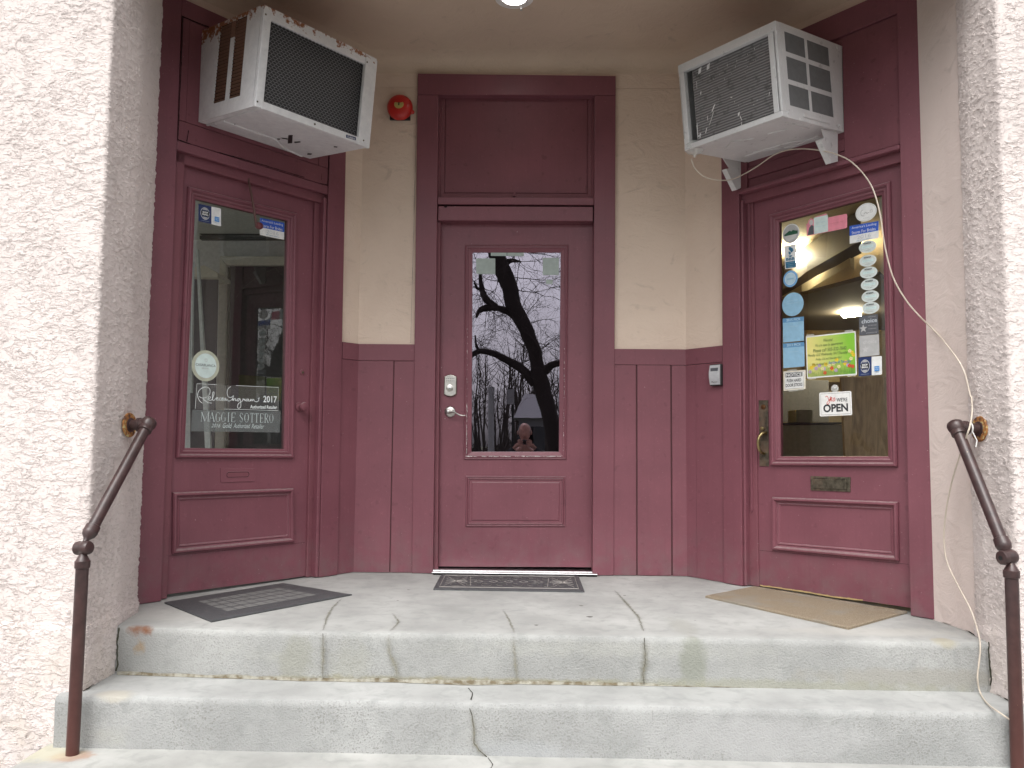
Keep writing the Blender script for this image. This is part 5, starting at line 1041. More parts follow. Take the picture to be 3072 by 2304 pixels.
# left room: inner doorway with pale trim, dark sheet for the unlit opening, leaning white poles
idr = bpy.data.objects.new('inner_doorway', None); col.objects.link(idr); cc_ = hity(*Z('Z3', 620, 1560), 2.5); idr.matrix_world = Matrix.Translation(cc_); MATS[idr.name] = idr.matrix_world.copy(); tag(idr, 'pale trimmed inner doorway with a dark opening, seen through the left door glass', 'inner doorway')
slabpx('Z3', [(440, 495), (478, 545), (462, 1700), (408, 1700)], 2.50, .05, 'trim', M['trim_in'], idr, bevel=.006)
slabpx('Z3', [(440, 495), (870, 495), (870, 545), (478, 545)], 2.50, .05, 'trim', M['trim_in'], idr, bevel=.006)
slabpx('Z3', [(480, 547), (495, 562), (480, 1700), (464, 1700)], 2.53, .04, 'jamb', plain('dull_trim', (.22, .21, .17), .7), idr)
slabpx('Z3', [(495, 548), (870, 548), (870, 1700), (480, 1700)], 2.56, .02, 'opening', M['dark_in'], idr)  # flat dark sheet stands in for the unlit room beyond
for i, (pts, y) in enumerate((([(308, 455), (318, 455), (392, 1580), (360, 1580)], 1.4), ([(284, 520), (292, 520), (285, 1250), (278, 1250)], 1.2))):
    o = slabpx('Z3', pts, y, .03, 'leaning_board', plain('white_board', (.78, .84, .84), .5)); tag(o, ['long white board leaning inside behind the left door glass', 'narrow white strip at the left edge inside the left door glass'][i], 'board')
o = slabpx('Z3', [(278, 560), (355, 545), (430, 590), (430, 612), (278, 610)], 2.2, .3, 'shelf', M['trim_in']); tag(o, 'pale shelf end on the wall inside the left door', 'shelf')
o = slabpx('Z3', [(278, 612), (430, 612), (405, 1700), (278, 1700)], 2.3, .02, 'cabinet', plain('purple_grey_cabinet', (.10, .092, .105), .6)); tag(o, 'dark purple grey cabinet beneath the shelf inside the left door', 'cabinet')
o = slabpx('Z3', [(545, 1150), (690, 1160), (688, 1290), (545, 1285)], 2.52, .02, 'box', plain('olive_box', (.12, .13, .07), .8)); tag(o, 'olive box in the dark opening behind the left door', 'box')
bb_ = MB(); 
for y0, y1 in ((345, 372), (382, 400)):
    P = [hity(*Z('Z3', *p), 2.4) for p in [(330, y0), (840, y0 + 6), (840, y1), (330, y1)]]; bb_.add([(p.x, 2.4, p.z) for p in P] + [(p.x, 2.46, p.z) for p in P], [[0, 1, 2, 3], [4, 7, 6, 5], [0, 4, 5, 1], [1, 5, 6, 2], [2, 6, 7, 3], [3, 7, 4, 0]])
bb_.build('ceiling_trim', plain('dark_trim', (.05, .055, .05), .7), bld)
# right room: lit fixture, beam, counter, knotty panel
def ceilpx(k, pts, z, th, name, mat, parent=None):
    P = [hitz(*Z(k, *p), z) for p in pts]; n = len(P); m = MB().add([(p.x, p.y, z) for p in P] + [(p.x, p.y, z + th) for p in P], [list(range(n))[::-1], list(range(n, 2 * n))] + [[i, (i + 1) % n, n + (i + 1) % n, n + i] for i in range(n)])
    if parent is not None: return m.build(name, mat, parent)
    c = sum(P, Vector()) / n; return m.build(name, mat, Mx=Matrix.Translation(c))
o = ceilpx('Z4', [(415, 505), (620, 470), (625, 500), (560, 545), (405, 548)], 2.90, .05, 'fluorescent_light', M['tubelight']); tag(o, 'lit fluorescent ceiling light glowing behind the stickers of the right door', 'ceiling light')
o = ceilpx('Z4', [(690, 822), (790, 808), (800, 824), (700, 836)], 2.35, .04, 'fluorescent_light', M['tubelight']); tag(o, 'small distant lit ceiling light, above the welcome sign behind the right door glass', 'ceiling light')
o = ceilpx('Z4', [(800, 405), (800, 480), (560, 600), (355, 720), (355, 690), (500, 580)], 2.70, .30, 'ceiling_beam', M['beam']); tag(o, 'dark brown beam crossing the ceiling inside the right door', 'beam')
o = ceilpx('Z4', [(740, 545), (762, 575), (748, 612), (480, 742), (470, 705), (600, 625)], 2.62, .25, 'ceiling_duct', plain('cream_duct', (.62, .56, .40), .6)); tag(o, 'long cream coloured box duct below the beam inside the right door', 'duct')
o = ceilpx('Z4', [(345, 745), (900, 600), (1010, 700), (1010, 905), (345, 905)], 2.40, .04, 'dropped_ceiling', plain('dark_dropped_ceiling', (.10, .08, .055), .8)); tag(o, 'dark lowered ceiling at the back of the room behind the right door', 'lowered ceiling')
slabpx('Z4', [(500, 822), (800, 820), (800, 1190), (500, 1190)], 7.3, .1, 'far_panel', plain('far_olive_wall', (.60, .50, .28), .7), bld)
ct_ = bpy.data.objects.new('shop_counter', None); col.objects.link(ct_); cq = hity(*Z('Z4', 520, 1700), 3.3); ct_.matrix_world = Matrix.Translation(cq); MATS[ct_.name] = ct_.matrix_world.copy(); tag(ct_, 'grey olive counter with a thin black top, low behind the right door glass', 'counter')
o = slabpx('Z4', [(330, 1415), (720, 1413), (722, 1422), (330, 1424)], 3.2, .7, 'counter_top', M['black'], ct_)
o = slabpx('Z4', [(330, 1428), (720, 1426), (722, 1750), (330, 1750)], 3.25, .6, 'counter_front', plain('grey_olive_counter', (.26, .245, .19), .8), ct_)
o = slabpx('Z4', [(690, 1165), (1010, 1165), (1010, 1750), (720, 1750)], 1.6, .04, 'wood_panel', M['panel']); tag(o, 'knotty brown wooden panel inside, lower right behind the right door glass', 'wood panel')
o = slabpx('Z4', [(440, 1345), (530, 1345), (530, 1412), (440, 1412)], 3.3, .25, 'paper_box', plain('pale_olive_box', (.24, .24, .17), .8)); tag(o, 'pale box standing on the black counter inside the right door', 'box')
slabpx('Z4', [(345, 1180), (620, 1180), (620, 1412), (345, 1412)], 5.6, .05, 'dark_panel', M['dark_in'], bld)  # flat dark panel behind the counter

# ================================================================== STICKERS AND SIGNS ON THE GLASS
NG = NDR - .0115
def quad(F, k, pts, n): return Q(F, k, pts, n)
def oq_(F, k, L, R_, T, B, n):
    a0 = F.px(*Z(k, *L), n)[0]; a1 = F.px(*Z(k, *R_), n)[0]; z1 = F.px(*Z(k, *T), n)[1]; z0 = F.px(*Z(k, *B), n)[1]; return [(a0, z1), (a1, z1), (a1, z0), (a0, z0)]
CIRC = [(.5 + .5 * math.cos(t), .5 + .5 * math.sin(t)) for t in [i * math.pi / 20 for i in range(40)]]
RRECT = lambda r, k=4: [(cx_ + r * math.cos(a + j * math.pi / 2 / k), cy_ + r * math.sin(a + j * math.pi / 2 / k)) for cx_, cy_, a in ((1 - r, 1 - r, 0), (r, 1 - r, math.pi / 2), (r, r, math.pi), (1 - r, r, 1.5 * math.pi)) for j in range(k + 1)]
def yq(k, L, R_, T, B): return oq_(FR, k, L, R_, T, B, NG)
GS = 'stickers on the right door glass'
c = Card(FR, yq('Y7', (232, 690), (482, 680), (357, 545), (357, 828)), NG, 'sticker', 'round white sticker with a dark green hill shape, top left of the right door', 'sticker', M['paper'], GS, shape=CIRC)
c.oval(.5, .5, .45, .45, M['grey']); c.poly([(.12, .42), (.12, .50), (.42, .66), (.55, .60), (.62, .66), (.78, .60), (.90, .58), (.90, .42)], M['green'], 'hill_emblem'); c.poly([(.10, .42), (.90, .42), (.76, .18), (.5, .08), (.24, .18)], plain('light_grey_print', (.55, .56, .55), .5))
c = Card(FR, Q(FR, 'Y7', [(252, 868), (434, 838), (438, 1186), (274, 1208)], NG), NG, 'sticker', 'tall white and blue sticker with a torch emblem and the letters BBB', 'sticker', M['paper'], GS)
c.rect(.06, .03, .94, .30, M['teal']); c.poly([(.46, .93), (.72, .84), (.78, .74), (.62, .66), (.55, .68), (.52, .74), (.40, .80), (.40, .87)], M['teal'], 'torch_emblem'); c.poly([(.40, .74), (.54, .68), (.58, .64), (.50, .58), (.40, .60), (.36, .66)], M['teal'], 'torch_emblem'); c.poly([(.34, .55), (.70, .55), (.60, .50), (.60, .485), (.44, .485), (.44, .50)], M['teal'], 'torch_emblem')
c.text([('BBB', .14, .34, .86, .46, 0, .03)], M['teal']); c.stroke([[(0.14 + (0.86 - 0.14) * i / 16, 0.235 + 0.012 * (-1) ** i) for i in range(17)], [(0.24 + (0.76 - 0.24) * i / 16, 0.155 + 0.012 * (-1) ** i) for i in range(17)], [(0.3 + (0.7 - 0.3) * i / 16, 0.075 + 0.012 * (-1) ** i) for i in range(17)]], .0009, M['paleblue'], 'faded_print')
c = Card(FR, yq('Y7', (245, 1350), (455, 1350), (350, 1228), (350, 1470)), NG, 'sticker', 'small round sky blue sticker with a white ring, under the BBB sticker', 'sticker', plain('bright_blue_print', (.16, .38, .66), .5), GS, shape=CIRC)
c.oval(.5, .5, .36, .36, M['paleblue']); c.ring(.5, .5, .37, .37, .07, M['paper']); c.rect(.27, .46, .73, .54, M['skyblue'])
c = Card(FR, yq('Y8', (185, 130), (438, 125), (312, -10), (312, 270)), NG, 'sticker', 'large plain pale blue disc sticker, on the left side of the right door', 'sticker', M['skyblue'], GS, shape=CIRC)
c.stroke([[(0.25 + (0.75 - 0.25) * i / 16, 0.660 + 0.02 * (-1) ** i) for i in range(17)], [(0.2 + (0.8 - 0.2) * i / 16, 0.555 + 0.02 * (-1) ** i) for i in range(17)]], .0012, M['paleblue'], 'faded_print')
for yr, pts, lb in (('2015 PICK', [(192, 300), (440, 275), (443, 560), (197, 583)], 'upper of two square pale blue stickers, headed 2015 PICK'), ('2013 PICK', [(195, 595), (445, 575), (450, 865), (200, 887)], 'lower of two square pale blue stickers, headed 2013 PICK')):
    c = Card(FR, Q(FR, 'Y8', pts, NG), NG, 'sticker', lb, 'sticker', M['skyblue'], GS); c.rect(0, .82, 1, 1, M['midblue']); c.text([(yr, .18, .86, .86, .96, 0, .02)], M['paleblue']); c.stroke([[(0.25 + (0.75 - 0.25) * i / 16, 0.630 + 0.02 * (-1) ** i) for i in range(17)]], .0012, M['paleblue'], 'faded_print')
c = Card(FR, Q(FR, 'Y8', [(205, 927), (465, 908), (460, 1132), (207, 1155)], NG), NG, 'notice_sign', 'small ivory sign reading NOTICE PUSH HARD DOOR STICKS', 'sign', M['ivory'], None, .004)
c.rect(.06, .06, .94, .94, M['paper']); c.rect(.10, .68, .87, .90, M['ink'], 'header'); c.stroke([[(.07, .07), (.93, .07), (.93, .93), (.07, .93), (.07, .07)]], .0012, M['ink'], 'border')
c.text([('NOTICE', .13, .71, .84, .87, 0, .03)], M['paper']); c.text([('PUSH HARD', .16, .41, .82, .58, 0, .02), ('DOOR STICKS', .11, .17, .88, .34, 0, .02)], M['ink'])
for x0, x1, y in ((.18, .62, 1.0), (.25, .68, -.07), (.70, .96, -.05)): c.rect(x0, y, x1, y + .07, M['clear'], 'tape')
c = Card(FR, Q(FR, 'Y7', [(583, 520), (1178, 395), (1178, 605), (590, 725)], NG), NG, 'sticker', 'wide sticker, pink at the right with a pale panel and a dark-dressed figure', 'sticker', M['pink'], GS, shape=[(0, 0), (.97, 0), (1, .06), (1, .94), (.97, 1), (.53, 1), (.50, 1.32), (.24, 1.24), (.20, 1.05), (.12, 1.22), (.05, 1.05), (.04, .9), (0, .85)])
c.rect(.19, .03, .54, 1.20, M['mint'], 'pale_panel'); c.poly([(.02, .04), (.18, .04), (.185, .62), (.13, .72), (.07, .55)], M['charcoal'], 'figure'); c.oval(.125, .90, .045, .20, plain('pale_figure', (.55, .52, .52), .5), 'figure'); c.stroke([[(0.25 + (0.48 - 0.25) * i / 16, 0.780 + 0.02 * (-1) ** i) for i in range(17)], [(0.25 + (0.48 - 0.25) * i / 16, 0.500 + 0.02 * (-1) ** i) for i in range(17)]], .0014, M['paleblue'], 'faded_print'); c.stroke([[(0.6 + (0.93 - 0.6) * i / 16, 0.520 + 0.02 * (-1) ** i) for i in range(17)]], .0014, plain('dusty_pink', (.55, .17, .22), .5), 'faded_print')
c = Card(FR, yq('Y7', (1302, 385), (1612, 370), (1460, 240), (1460, 508)), NG, 'sticker', 'largest white oval sticker with grey lettering, top right of the right door', 'sticker', M['paper'], GS, shape=CIRC)
c.ring(.5, .5, .46, .46, .03, M['grey']); c.stroke([smooth_line([(.38, .66), (.28, .62), (.26, .48), (.30, .36), (.42, .32)]), smooth_line([(.40, .42), (.50, .50), (.55, .40), (.60, .46), (.66, .42)]), [(.70, .56), (.80, .56), (.80, .44), (.70, .44), (.70, .56)]], .003, M['grey'], 'emblem'); c.stroke([[(0.36 + (0.64 - 0.36) * i / 16, 0.195 + 0.02 * (-1) ** i) for i in range(17)]], .0012, M['grey'], 'faded_print')
c = Card(FR, Q(FR, 'Y7', [(1215, 577), (1640, 502), (1640, 752), (1218, 838)], NG), NG, 'sticker', 'blue and white sticker reading Stores For Brides, below the largest oval', 'sticker', M['paper'], GS)
c.rect(0, .44, 1, 1, M['blue']); c.text([("America's Leading", .08, .76, .93, .93), ('Stores For Brides', .08, .50, .90, .67)], M['paper']); c.text([('2016', .26, .16, .74, .37)], M['palegrey']); c.text([('ABS', .24, .05, .34, .11), ('Association of Bridal Stores', .38, .05, .80, .11)], M['midblue'])
ov = [('Y7', (1352, 885), (1608, 875), (1480, 790), (1480, 968)), ('Y7', (1358, 1090), (1608, 1080), (1482, 998), (1482, 1170)), ('Y7', (1368, 1262), (1622, 1252), (1495, 1172), (1495, 1343)), ('Y7', (1380, 1436), (1636, 1426), (1505, 1345), (1505, 1515)), ('Y7', (1390, 1612), (1645, 1602), (1515, 1520), (1515, 1692)), ('Y8', (1128, 178), (1336, 168), (1232, 103), (1232, 243))]
on_ = ['topmost small oval sticker, tucked under the Stores For Brides sticker', 'second from the top of the six small white oval stickers', 'third from the top of the six small white oval stickers', 'fourth from the top of the six small white oval stickers', 'fifth from the top of the six small white oval stickers', 'lowest of the six small white oval stickers, above the dark star sticker']
for o_, lb in zip(ov, on_):
    c = Card(FR, yq(*o_), NG, 'sticker', lb, 'sticker', plain('oval_sticker_paper', (.58, .64, .62), .5), 'small oval member stickers', shape=CIRC)
    c.ring(.5, .5, .47, .47, .04, M['paper']); c.rect(.16, .36, .84, .64, M['mint'], 'panel'); c.stroke([[(.17, .64), (.84, .64), (.84, .36), (.17, .36), (.17, .64)]], .0008, M['grey'], 'border'); c.text([('MEMBER', .28, .72, .72, .84, 0, .02)], M['ink']); c.stroke([[(0.24 + (0.78 - 0.24) * i / 16, 0.500 + 0.03 * (-1) ** i) for i in range(17)]], .0009, M['skyblue'], 'faded_print'); c.stroke([[(0.34 + (0.66 - 0.34) * i / 16, 0.200 + 0.02 * (-1) ** i) for i in range(17)]], .0009, M['ink'], 'faded_print')
c = Card(FR, Q(FR, 'Y8', [(1095, 272), (1315, 245), (1328, 478), (1100, 502)], NG), NG, 'sticker', 'dark grey square sticker with a white star and the word choice', 'sticker', M['charcoal'], GS)
def star(cx_, cy_, r): return [(cx_ + (r if i % 2 == 0 else r * .42) * math.sin(i * math.pi / 5), cy_ + (r if i % 2 == 0 else r * .42) * math.cos(i * math.pi / 5)) for i in range(10)]
c.poly(star(.22, .34, .22), M['grey'], 'star'); c.text([('choice', .14, .60, .96, .82, 0, .02)], M['palegrey']); c.stroke([[(0.5 + (0.9 - 0.5) * i / 16, 0.900 + 0.02 * (-1) ** i) for i in range(17)], [(0.5 + (0.92 - 0.5) * i / 16, 0.460 + 0.02 * (-1) ** i) for i in range(17)], [(0.5 + (0.9 - 0.5) * i / 16, 0.290 + 0.02 * (-1) ** i) for i in range(17)], [(0.36 + (0.94 - 0.36) * i / 16, 0.090 + 0.02 * (-1) ** i) for i in range(17)]], .0014, M['grey'], 'faded_print')
c = Card(FR, Q(FR, 'Y8', [(1098, 507), (1330, 485), (1338, 730), (1103, 755)], NG), NG, 'sticker', 'faded light grey square sticker between the star sticker and the navy one', 'sticker', M['grey'], GS)
c.poly(star(.30, .34, .18), plain('faded_star', (.50, .50, .50), .5), 'star'); c.text([('choice', .20, .60, .90, .78)], plain('faded_grey', (.52, .52, .52), .5))
def shop_small(F, q, n, label):
    c = Card(F, q, n, 'sticker', label, 'sticker', M['paper'], None, shape=RRECT(.05)); c.rect(.0, .0, .57, 1, M['navy'], 'navy_panel'); c.oval(.29, .52, .20, .34, M['paper'], 'badge'); c.oval(.29, .52, .185, .315, M['navy'], 'badge'); c.poly([(.17, .72), (.41, .72), (.36, .80), (.29, .83), (.22, .80)], M['grey'], 'badge'); c.poly([(.17, .32), (.41, .32), (.36, .24), (.29, .21), (.22, .24)], M['grey'], 'badge'); c.rect(.11, .38, .47, .66, M['ink'], 'badge')
    c.text([('SHOP', .17, .535, .41, .635, 0, .05), ('SMALL', .15, .41, .43, .51, 0, .05)], M['paper']); c.text([('shopsmall.com', .12, .07, .46, .11)], M['palegrey']); c.rect(.70, .20, .91, .47, plain('card_blue', (.06, .26, .62), .5), 'blue_square'); c.text([('AMERICAN', .715, .36, .895, .41), ('EXPRESS', .725, .27, .885, .32)], M['paper']); c.text([('Welcome', .71, .10, .90, .15)], M['skyblue']); return c
shop_small(FR, Q(FR, 'Y8', [(1088, 760), (1365, 742), (1368, 962), (1090, 985)], NG), NG, 'navy and white SHOP SMALL sticker, low on the right side of the right door')
# flower sign
c = Card(FR, Q(FR, 'Y8', [(465, 512), (1055, 448), (1070, 965), (480, 1010)], NG + .002), NG + .002, 'welcome_sign', 'spring green paper sign with daffodils and handwritten-style opening hours', 'sign', M['paper'], None)
def flower_bg():
    m, t, b = new_mat('green_yellow_print'); v = N_(t, 'UVMap'); sx_ = N_(t, 'SeparateXYZ'); t.links.new(v.outputs[0], sx_.inputs[0])
    k = mth(t, 'ADD', mth(t, 'MULTIPLY', sx_.outputs[0], .9), mth(t, 'MULTIPLY', sx_.outputs[1], .15)); cc = mixc(t, ramp(t, k, .2, .9), (.72, .66, .22, 1), (.22, .50, .04, 1))
    n = noi(t, v.outputs[0], 9, 4); low = ramp(t, sx_.outputs[1], .05, .38, (1, 1, 1, 1), (0, 0, 0, 1)); cc = mixc(t, mth(t, 'MULTIPLY', low, n), cc, (.06, .22, .03, 1)); t.links.new(cc, b.inputs['Base Color']); b.inputs['Roughness'].default_value = .5; return m
o = c.rect(.02, .03, .98, .97, flower_bg(), 'printed_picture'); ul = o.data.uv_layers.new(name='UVMap')
for li, uv in zip(o.data.polygons[0].loop_indices, [(0, 0), (1, 0), (1, 1), (0, 1)]): ul.data[li].uv = uv
random.seed(21); fcol = [plain('daffodil_print', (.75, .52, .03), .5), plain('lilac_print', (.45, .32, .50), .5), plain('pale_flower_print', (.72, .66, .30), .5), plain('red_flower_print', (.60, .08, .03), .5)]
for fi_, (mt_, spots) in enumerate(zip(fcol, ([(.10, .25), (.15, .30), (.62, .38), (.80, .32), (.92, .52), (.95, .46), (.40, .30), (.52, .17), (.78, .28)], [(.07, .15), (.20, .22), (.27, .28), (.84, .24), (.60, .14), (.36, .20)], [(.33, .20), (.66, .22), (.47, .26), (.56, .30), (.90, .38), (.88, .56)], [(.87, .22), (.93, .20), (.52, .20), (.38, .10)]))):
    mb = MB(); c.layer += 1
    for x, y in spots:
        for k in range(5):
            a = k * 1.2566 + x * 9; cx2, cy2 = x + .022 * math.cos(a), y + .026 * math.sin(a); p = [c.m(cx2 + .017 * math.cos(t), cy2 + .020 * math.sin(t)) for t in [i * math.pi / 4 for i in range(8)]]; mb.face(FR, p, c.n + .0004 * c.layer + k * .00003)
    mb.build('printed_flowers', mt_, c.o)
c.stroke([[(x, .03), (x + random.uniform(-.01, .01), random.uniform(.10, .22))] for x in [.04 + .028 * i for i in range(33)]], .0012, plain('stem_print', (.05, .20, .03), .5), 'printed_stems')
c.text([('Welcome!', .37, .83, .56, .90, .35), ('We are open by appointment', .20, .71, .76, .79, .35), ('Please call 503-532-7640', .15, .60, .82, .68, .2), ('Monday 12-5 Wednesday 10-7 Thursday', .04, .49, .84, .57, .35), ('Friday 12-5 and Saturday 10-4', .20, .39, .72, .46, .35), ('We are closed on', .12, .29, .43, .35, .35)], plain('dull_green_ink', (.10, .16, .06), .5)); c.text([('Sundays & Tuesdays', .46, .28, .90, .36, .35)], M['blue'])
for x0, y0 in ((.02, .99), (.80, .99), (.04, -.03), (.83, -.03)): c.rect(x0, y0, x0 + .16, y0 + .05, M['clear'], 'tape')
# open sign with suction hook
c = Card(FR, Q(FR, 'Y8', [(625, 1178), (1003, 1157), (1015, 1442), (632, 1460)], NG + .006), NG + .006, 'open_sign', "white enamel sign reading Yes WE'RE OPEN, hung from a suction hook", 'sign', M['white'], None, .002, shape=RRECT(.05))
c.stroke([[(.045, .06), (.955, .06), (.955, .94), (.045, .94), (.045, .06)]], .0016, M['charcoal'], 'border'); c.text([('OPEN', .12, .16, .89, .50, 0, .035)], M['ink']); c.text([("WE'RE", .55, .58, .88, .74, 0, .01)], M['ink'])
c.stroke([smooth_line(p) for p in ([(.20, .80), (.25, .84), (.29, .76), (.30, .68), (.34, .70), (.36, .82)], [(.36, .82), (.34, .62), (.28, .50), (.24, .54), (.30, .64), (.37, .68)], [(.37, .66), (.41, .74), (.39, .78), (.37, .70), (.40, .62), (.44, .66)], [(.44, .66), (.48, .76), (.50, .68), (.46, .61), (.44, .63)])], .0028, M['redink'])
sk = FR.px(*Z('Y8', 803, 1128), NG + .004); hk = MB().lathe(FR.w(sk[0], NG, sk[1]), FR.N, [(0, .020), (.002, .019), (.005, .008), (.011, .007), (.013, .004)], 20).build('suction_hook', M['clear'], c.o, smooth=True)
# --- left door glass
NGl = NDL - .0115
shop_small(FL, Q(FL, 'Z3', [(322, 205), (447, 232), (447, 330), (322, 302)], NGl), NGl, 'navy and white SHOP SMALL sticker at the top left of the left door')
c = Card(FL, Q(FL, 'X2', [(1200, 800), (1430, 850), (1428, 1010), (1198, 962)], NGl), NGl, 'sticker', 'blue and white 2016 sticker at the top right of the left door glass', 'sticker', M['paper'])
c.rect(0, .45, 1, 1, M['blue']); c.text([("America's Leading", .06, .76, .94, .93), ('Stores For Brides', .06, .50, .92, .67)], M['paper']); c.text([('2016', .26, .17, .76, .38)], M['palegrey']); c.text([('ABS', .24, .06, .34, .12), ('Association of Bridal Stores', .38, .06, .80, .12)], M['midblue'])
c = Card(FL, oq_(FL, 'Z3', (285, 1098), (438, 1100), (361, 1015), (362, 1187), NGl), NGl, 'sticker', 'round mint sticker with a sage border, on the left edge of the left door', 'sticker', M['sage'], shape=CIRC)
c.oval(.5, .5, .39, .40, M['mint'], 'centre'); c.ring(.5, .5, .395, .405, .02, M['grey']); c.text([('CASABLANCA', .14, .48, .86, .56)], M['charcoal']); c.text([('BRIDAL', .36, .39, .64, .44)], M['grey']); c.ring(.5, .68, .05, .05, .2, M['grey'], 'emblem')
qs = Q(FL, 'Y6', [(320, 330), (1920, 405), (1915, 858), (305, 825)], NGl)
def n6(x, y): t = (x - 312) / 1605; top = 330 + 75 * t; bot = 825 + 33 * t; return (t, (bot - y) / (bot - top))
c = Card(FL, qs, NGl, 'sticker', 'white outlined window lettering in handwritten script with 2017, left door', 'sticker', film('clear_film', (.5, .5, .5), .06), None, .0006)
LW = .0021
c.stroke([[n6(690, 350), n6(320, 332), n6(303, 822)], [n6(1050, 366), n6(1920, 405), n6(1915, 858), n6(830, 826)]], LW * .9, M['line_white'], 'outline')
RB = [[(430, 715), (380, 670), (345, 600), (340, 530), (360, 470), (410, 420), (470, 398), (530, 410), (560, 460), (555, 530), (520, 580), (460, 612), (400, 605), (365, 580)], [(430, 612), (470, 660), (530, 700), (597, 712)],
      [(515, 640), (560, 620), (570, 590), (545, 590), (530, 630), (560, 655), (600, 640), (630, 560), (635, 500), (615, 500), (605, 580), (615, 650), (650, 650), (665, 625), (700, 625), (705, 600), (685, 605), (680, 640), (705, 655), (735, 640)],
      [(775, 612), (748, 606), (735, 640), (755, 657), (785, 640), (812, 608), (790, 610), (782, 640), (800, 657), (828, 640)], [(856, 612), (830, 618), (825, 648), (845, 655), (860, 612), (866, 655), (888, 645), (885, 625)],
      [(952, 385), (900, 430), (882, 500), (895, 570), (930, 600), (980, 590), (1005, 565), (990, 620), (950, 660), (908, 672), (905, 650)], [(985, 660), (1000, 618), (1005, 665), (1022, 625), (1042, 622), (1046, 660), (1070, 650)],
      [(1122, 625), (1086, 630), (1080, 662), (1105, 668), (1130, 622), (1150, 700), (1150, 780), (1120, 812), (1090, 795), (1095, 740), (1130, 700), (1180, 670), (1195, 622), (1208, 645), (1232, 630), (1228, 662), (1250, 660)],
      [(1292, 630), (1262, 635), (1256, 666), (1280, 668), (1302, 630), (1306, 672), (1332, 665), (1345, 630), (1350, 672), (1372, 632), (1386, 672), (1402, 634), (1425, 672), (1470, 685), (1505, 660), (1508, 625), (1490, 612)], [(1508, 608), (1530, 612)]]
c.stroke([[n6(*p) for p in smooth_line(L)] for L in RB], LW * 1.35, M['line_white'])
def tb6(st, x0, y0, x1, y1, *r): a = n6(x0, y1); b = n6(x1, y0); return (st, a[0], a[1], b[0], b[1]) + r
c.text([tb6('2017', 1600, 578, 1885, 695, 0, .015), tb6('Authorized Retailer', 1338, 760, 1888, 815, 0, .02)], M['line_white'])
q2 = Q(FL, 'Y6', [(240, 838), (1950, 880), (1945, 1285), (215, 1260)], NGl)
c = Card(FL, q2, NGl, 'sticker', 'smoky grey strip with white serif capitals, lowest sticker on the left door', 'sticker', M['film'], None, .0006)
def n7(x, y): t = (x - 228) / 1720; top = 838 + 42 * t; bot = 1260 + 25 * t; return (t, (bot - y) / (bot - top))
# condensed serif capitals drawn as thick and thin strokes
GL = {'M': [('t', 0, 0, 0, 1), ('k', .0, 1, .5, 0), ('t', .5, 0, 1, 1), ('k', 1, 0, 1, 1), ('s', -.12, 0, .14, 0), ('s', .84, 0, 1.14, 0), ('s', -.12, 1, .1, 1), ('s', .92, 1, 1.14, 1)], 'A': [('t', 0, 0, .5, 1), ('k', .5, 1, 1, 0), ('t', .2, .36, .78, .36), ('s', -.14, 0, .16, 0), ('s', .8, 0, 1.16, 0)],
      'G': [('c', 40, 320, 0, 0), ('k', .9, .08, .9, .42), ('s', .6, .42, 1.1, .42)], 'I': [('k', .5, 0, .5, 1), ('s', .1, 0, .9, 0), ('s', .1, 1, .9, 1)], 'E': [('k', .15, 0, .15, 1), ('t', .15, 0, .9, 0), ('t', .15, 1, .9, 1), ('t', .15, .5, .65, .5), ('t', .9, 0, .9, .18), ('t', .9, 1, .9, .82), ('t', .65, .4, .65, .6)],
      'S': [('z', 0, 0, 0, 0)], 'O': [('c', 0, 360, 0, 0)], 'T': [('k', .5, 0, .5, 1), ('t', 0, 1, 1, 1), ('t', 0, 1, 0, .84), ('t', 1, 1, 1, .84), ('s', .25, 0, .75, 0)], 'R': [('k', .15, 0, .15, 1), ('t', .15, 1, .6, 1), ('k', .85, .86, .85, .64), ('t', .6, 1, .85, .86), ('t', .85, .64, .6, .5), ('t', .15, .5, .6, .5), ('k', .5, .5, .95, 0), ('s', -.1, 0, .4, 0), ('s', .85, 0, 1.12, 0)]}
spans = [('M', 400, 525), ('A', 545, 635), ('G', 660, 745), ('G', 765, 850), ('I', 880, 925), ('E', 955, 1040), ('S', 1120, 1185), ('O', 1215, 1300), ('T', 1330, 1405), ('T', 1425, 1500), ('E', 1530, 1600), ('R', 1625, 1700), ('O', 1725, 1805)]
thick, thin = [], []
for ch, xa_, xb_ in spans:
    tt = (xa_ - 400) / 1400; y0_ = 1065 + 30 * tt; y1_ = 885 + 40 * tt
    P_ = lambda x, y: n7(xa_ + (xb_ - xa_) * x, y0_ + (y1_ - y0_) * y)
    for g in GL[ch]:
        if g[0] in 'kts':
            if g[0] == 'k': thick.append([P_(g[1], g[2]), P_(g[3], g[4])])
            else: thin.append([P_(g[1], g[2]), P_(g[3], g[4])])
        elif g[0] == 'c':
            pts = [P_(.5 + .48 * math.cos(R(a)), .5 + .5 * math.sin(R(a))) for a in range(g[1], g[2] + 1, 10)]; thin.append(pts); thick.append([P_(.5 + .44 * math.cos(R(a)), .5 + .44 * math.sin(R(a))) for a in range(140, 221, 10)])
            if ch == 'O': thick.append([P_(.5 + .44 * math.cos(R(a)), .5 + .44 * math.sin(R(a))) for a in range(-40, 41, 10)])
        else:
            sp_ = smooth_line([(.9, .80), (.7, .98), (.3, .98), (.12, .80), (.25, .60), (.72, .42), (.88, .22), (.7, .02), (.3, .02), (.1, .20)], 3); thin.append([P_(*p) for p in sp_]); thick.append([P_(*p) for p in sp_[9:18]])
c.stroke(thick, .0038, M['faint']); c.stroke(thin, .0014, M['faint'])
def tb7(st, x0, y0, x1, y1, *r): a = n7(x0, y1); b = n7(x1, y0); return (st, a[0], a[1], b[0], b[1]) + r
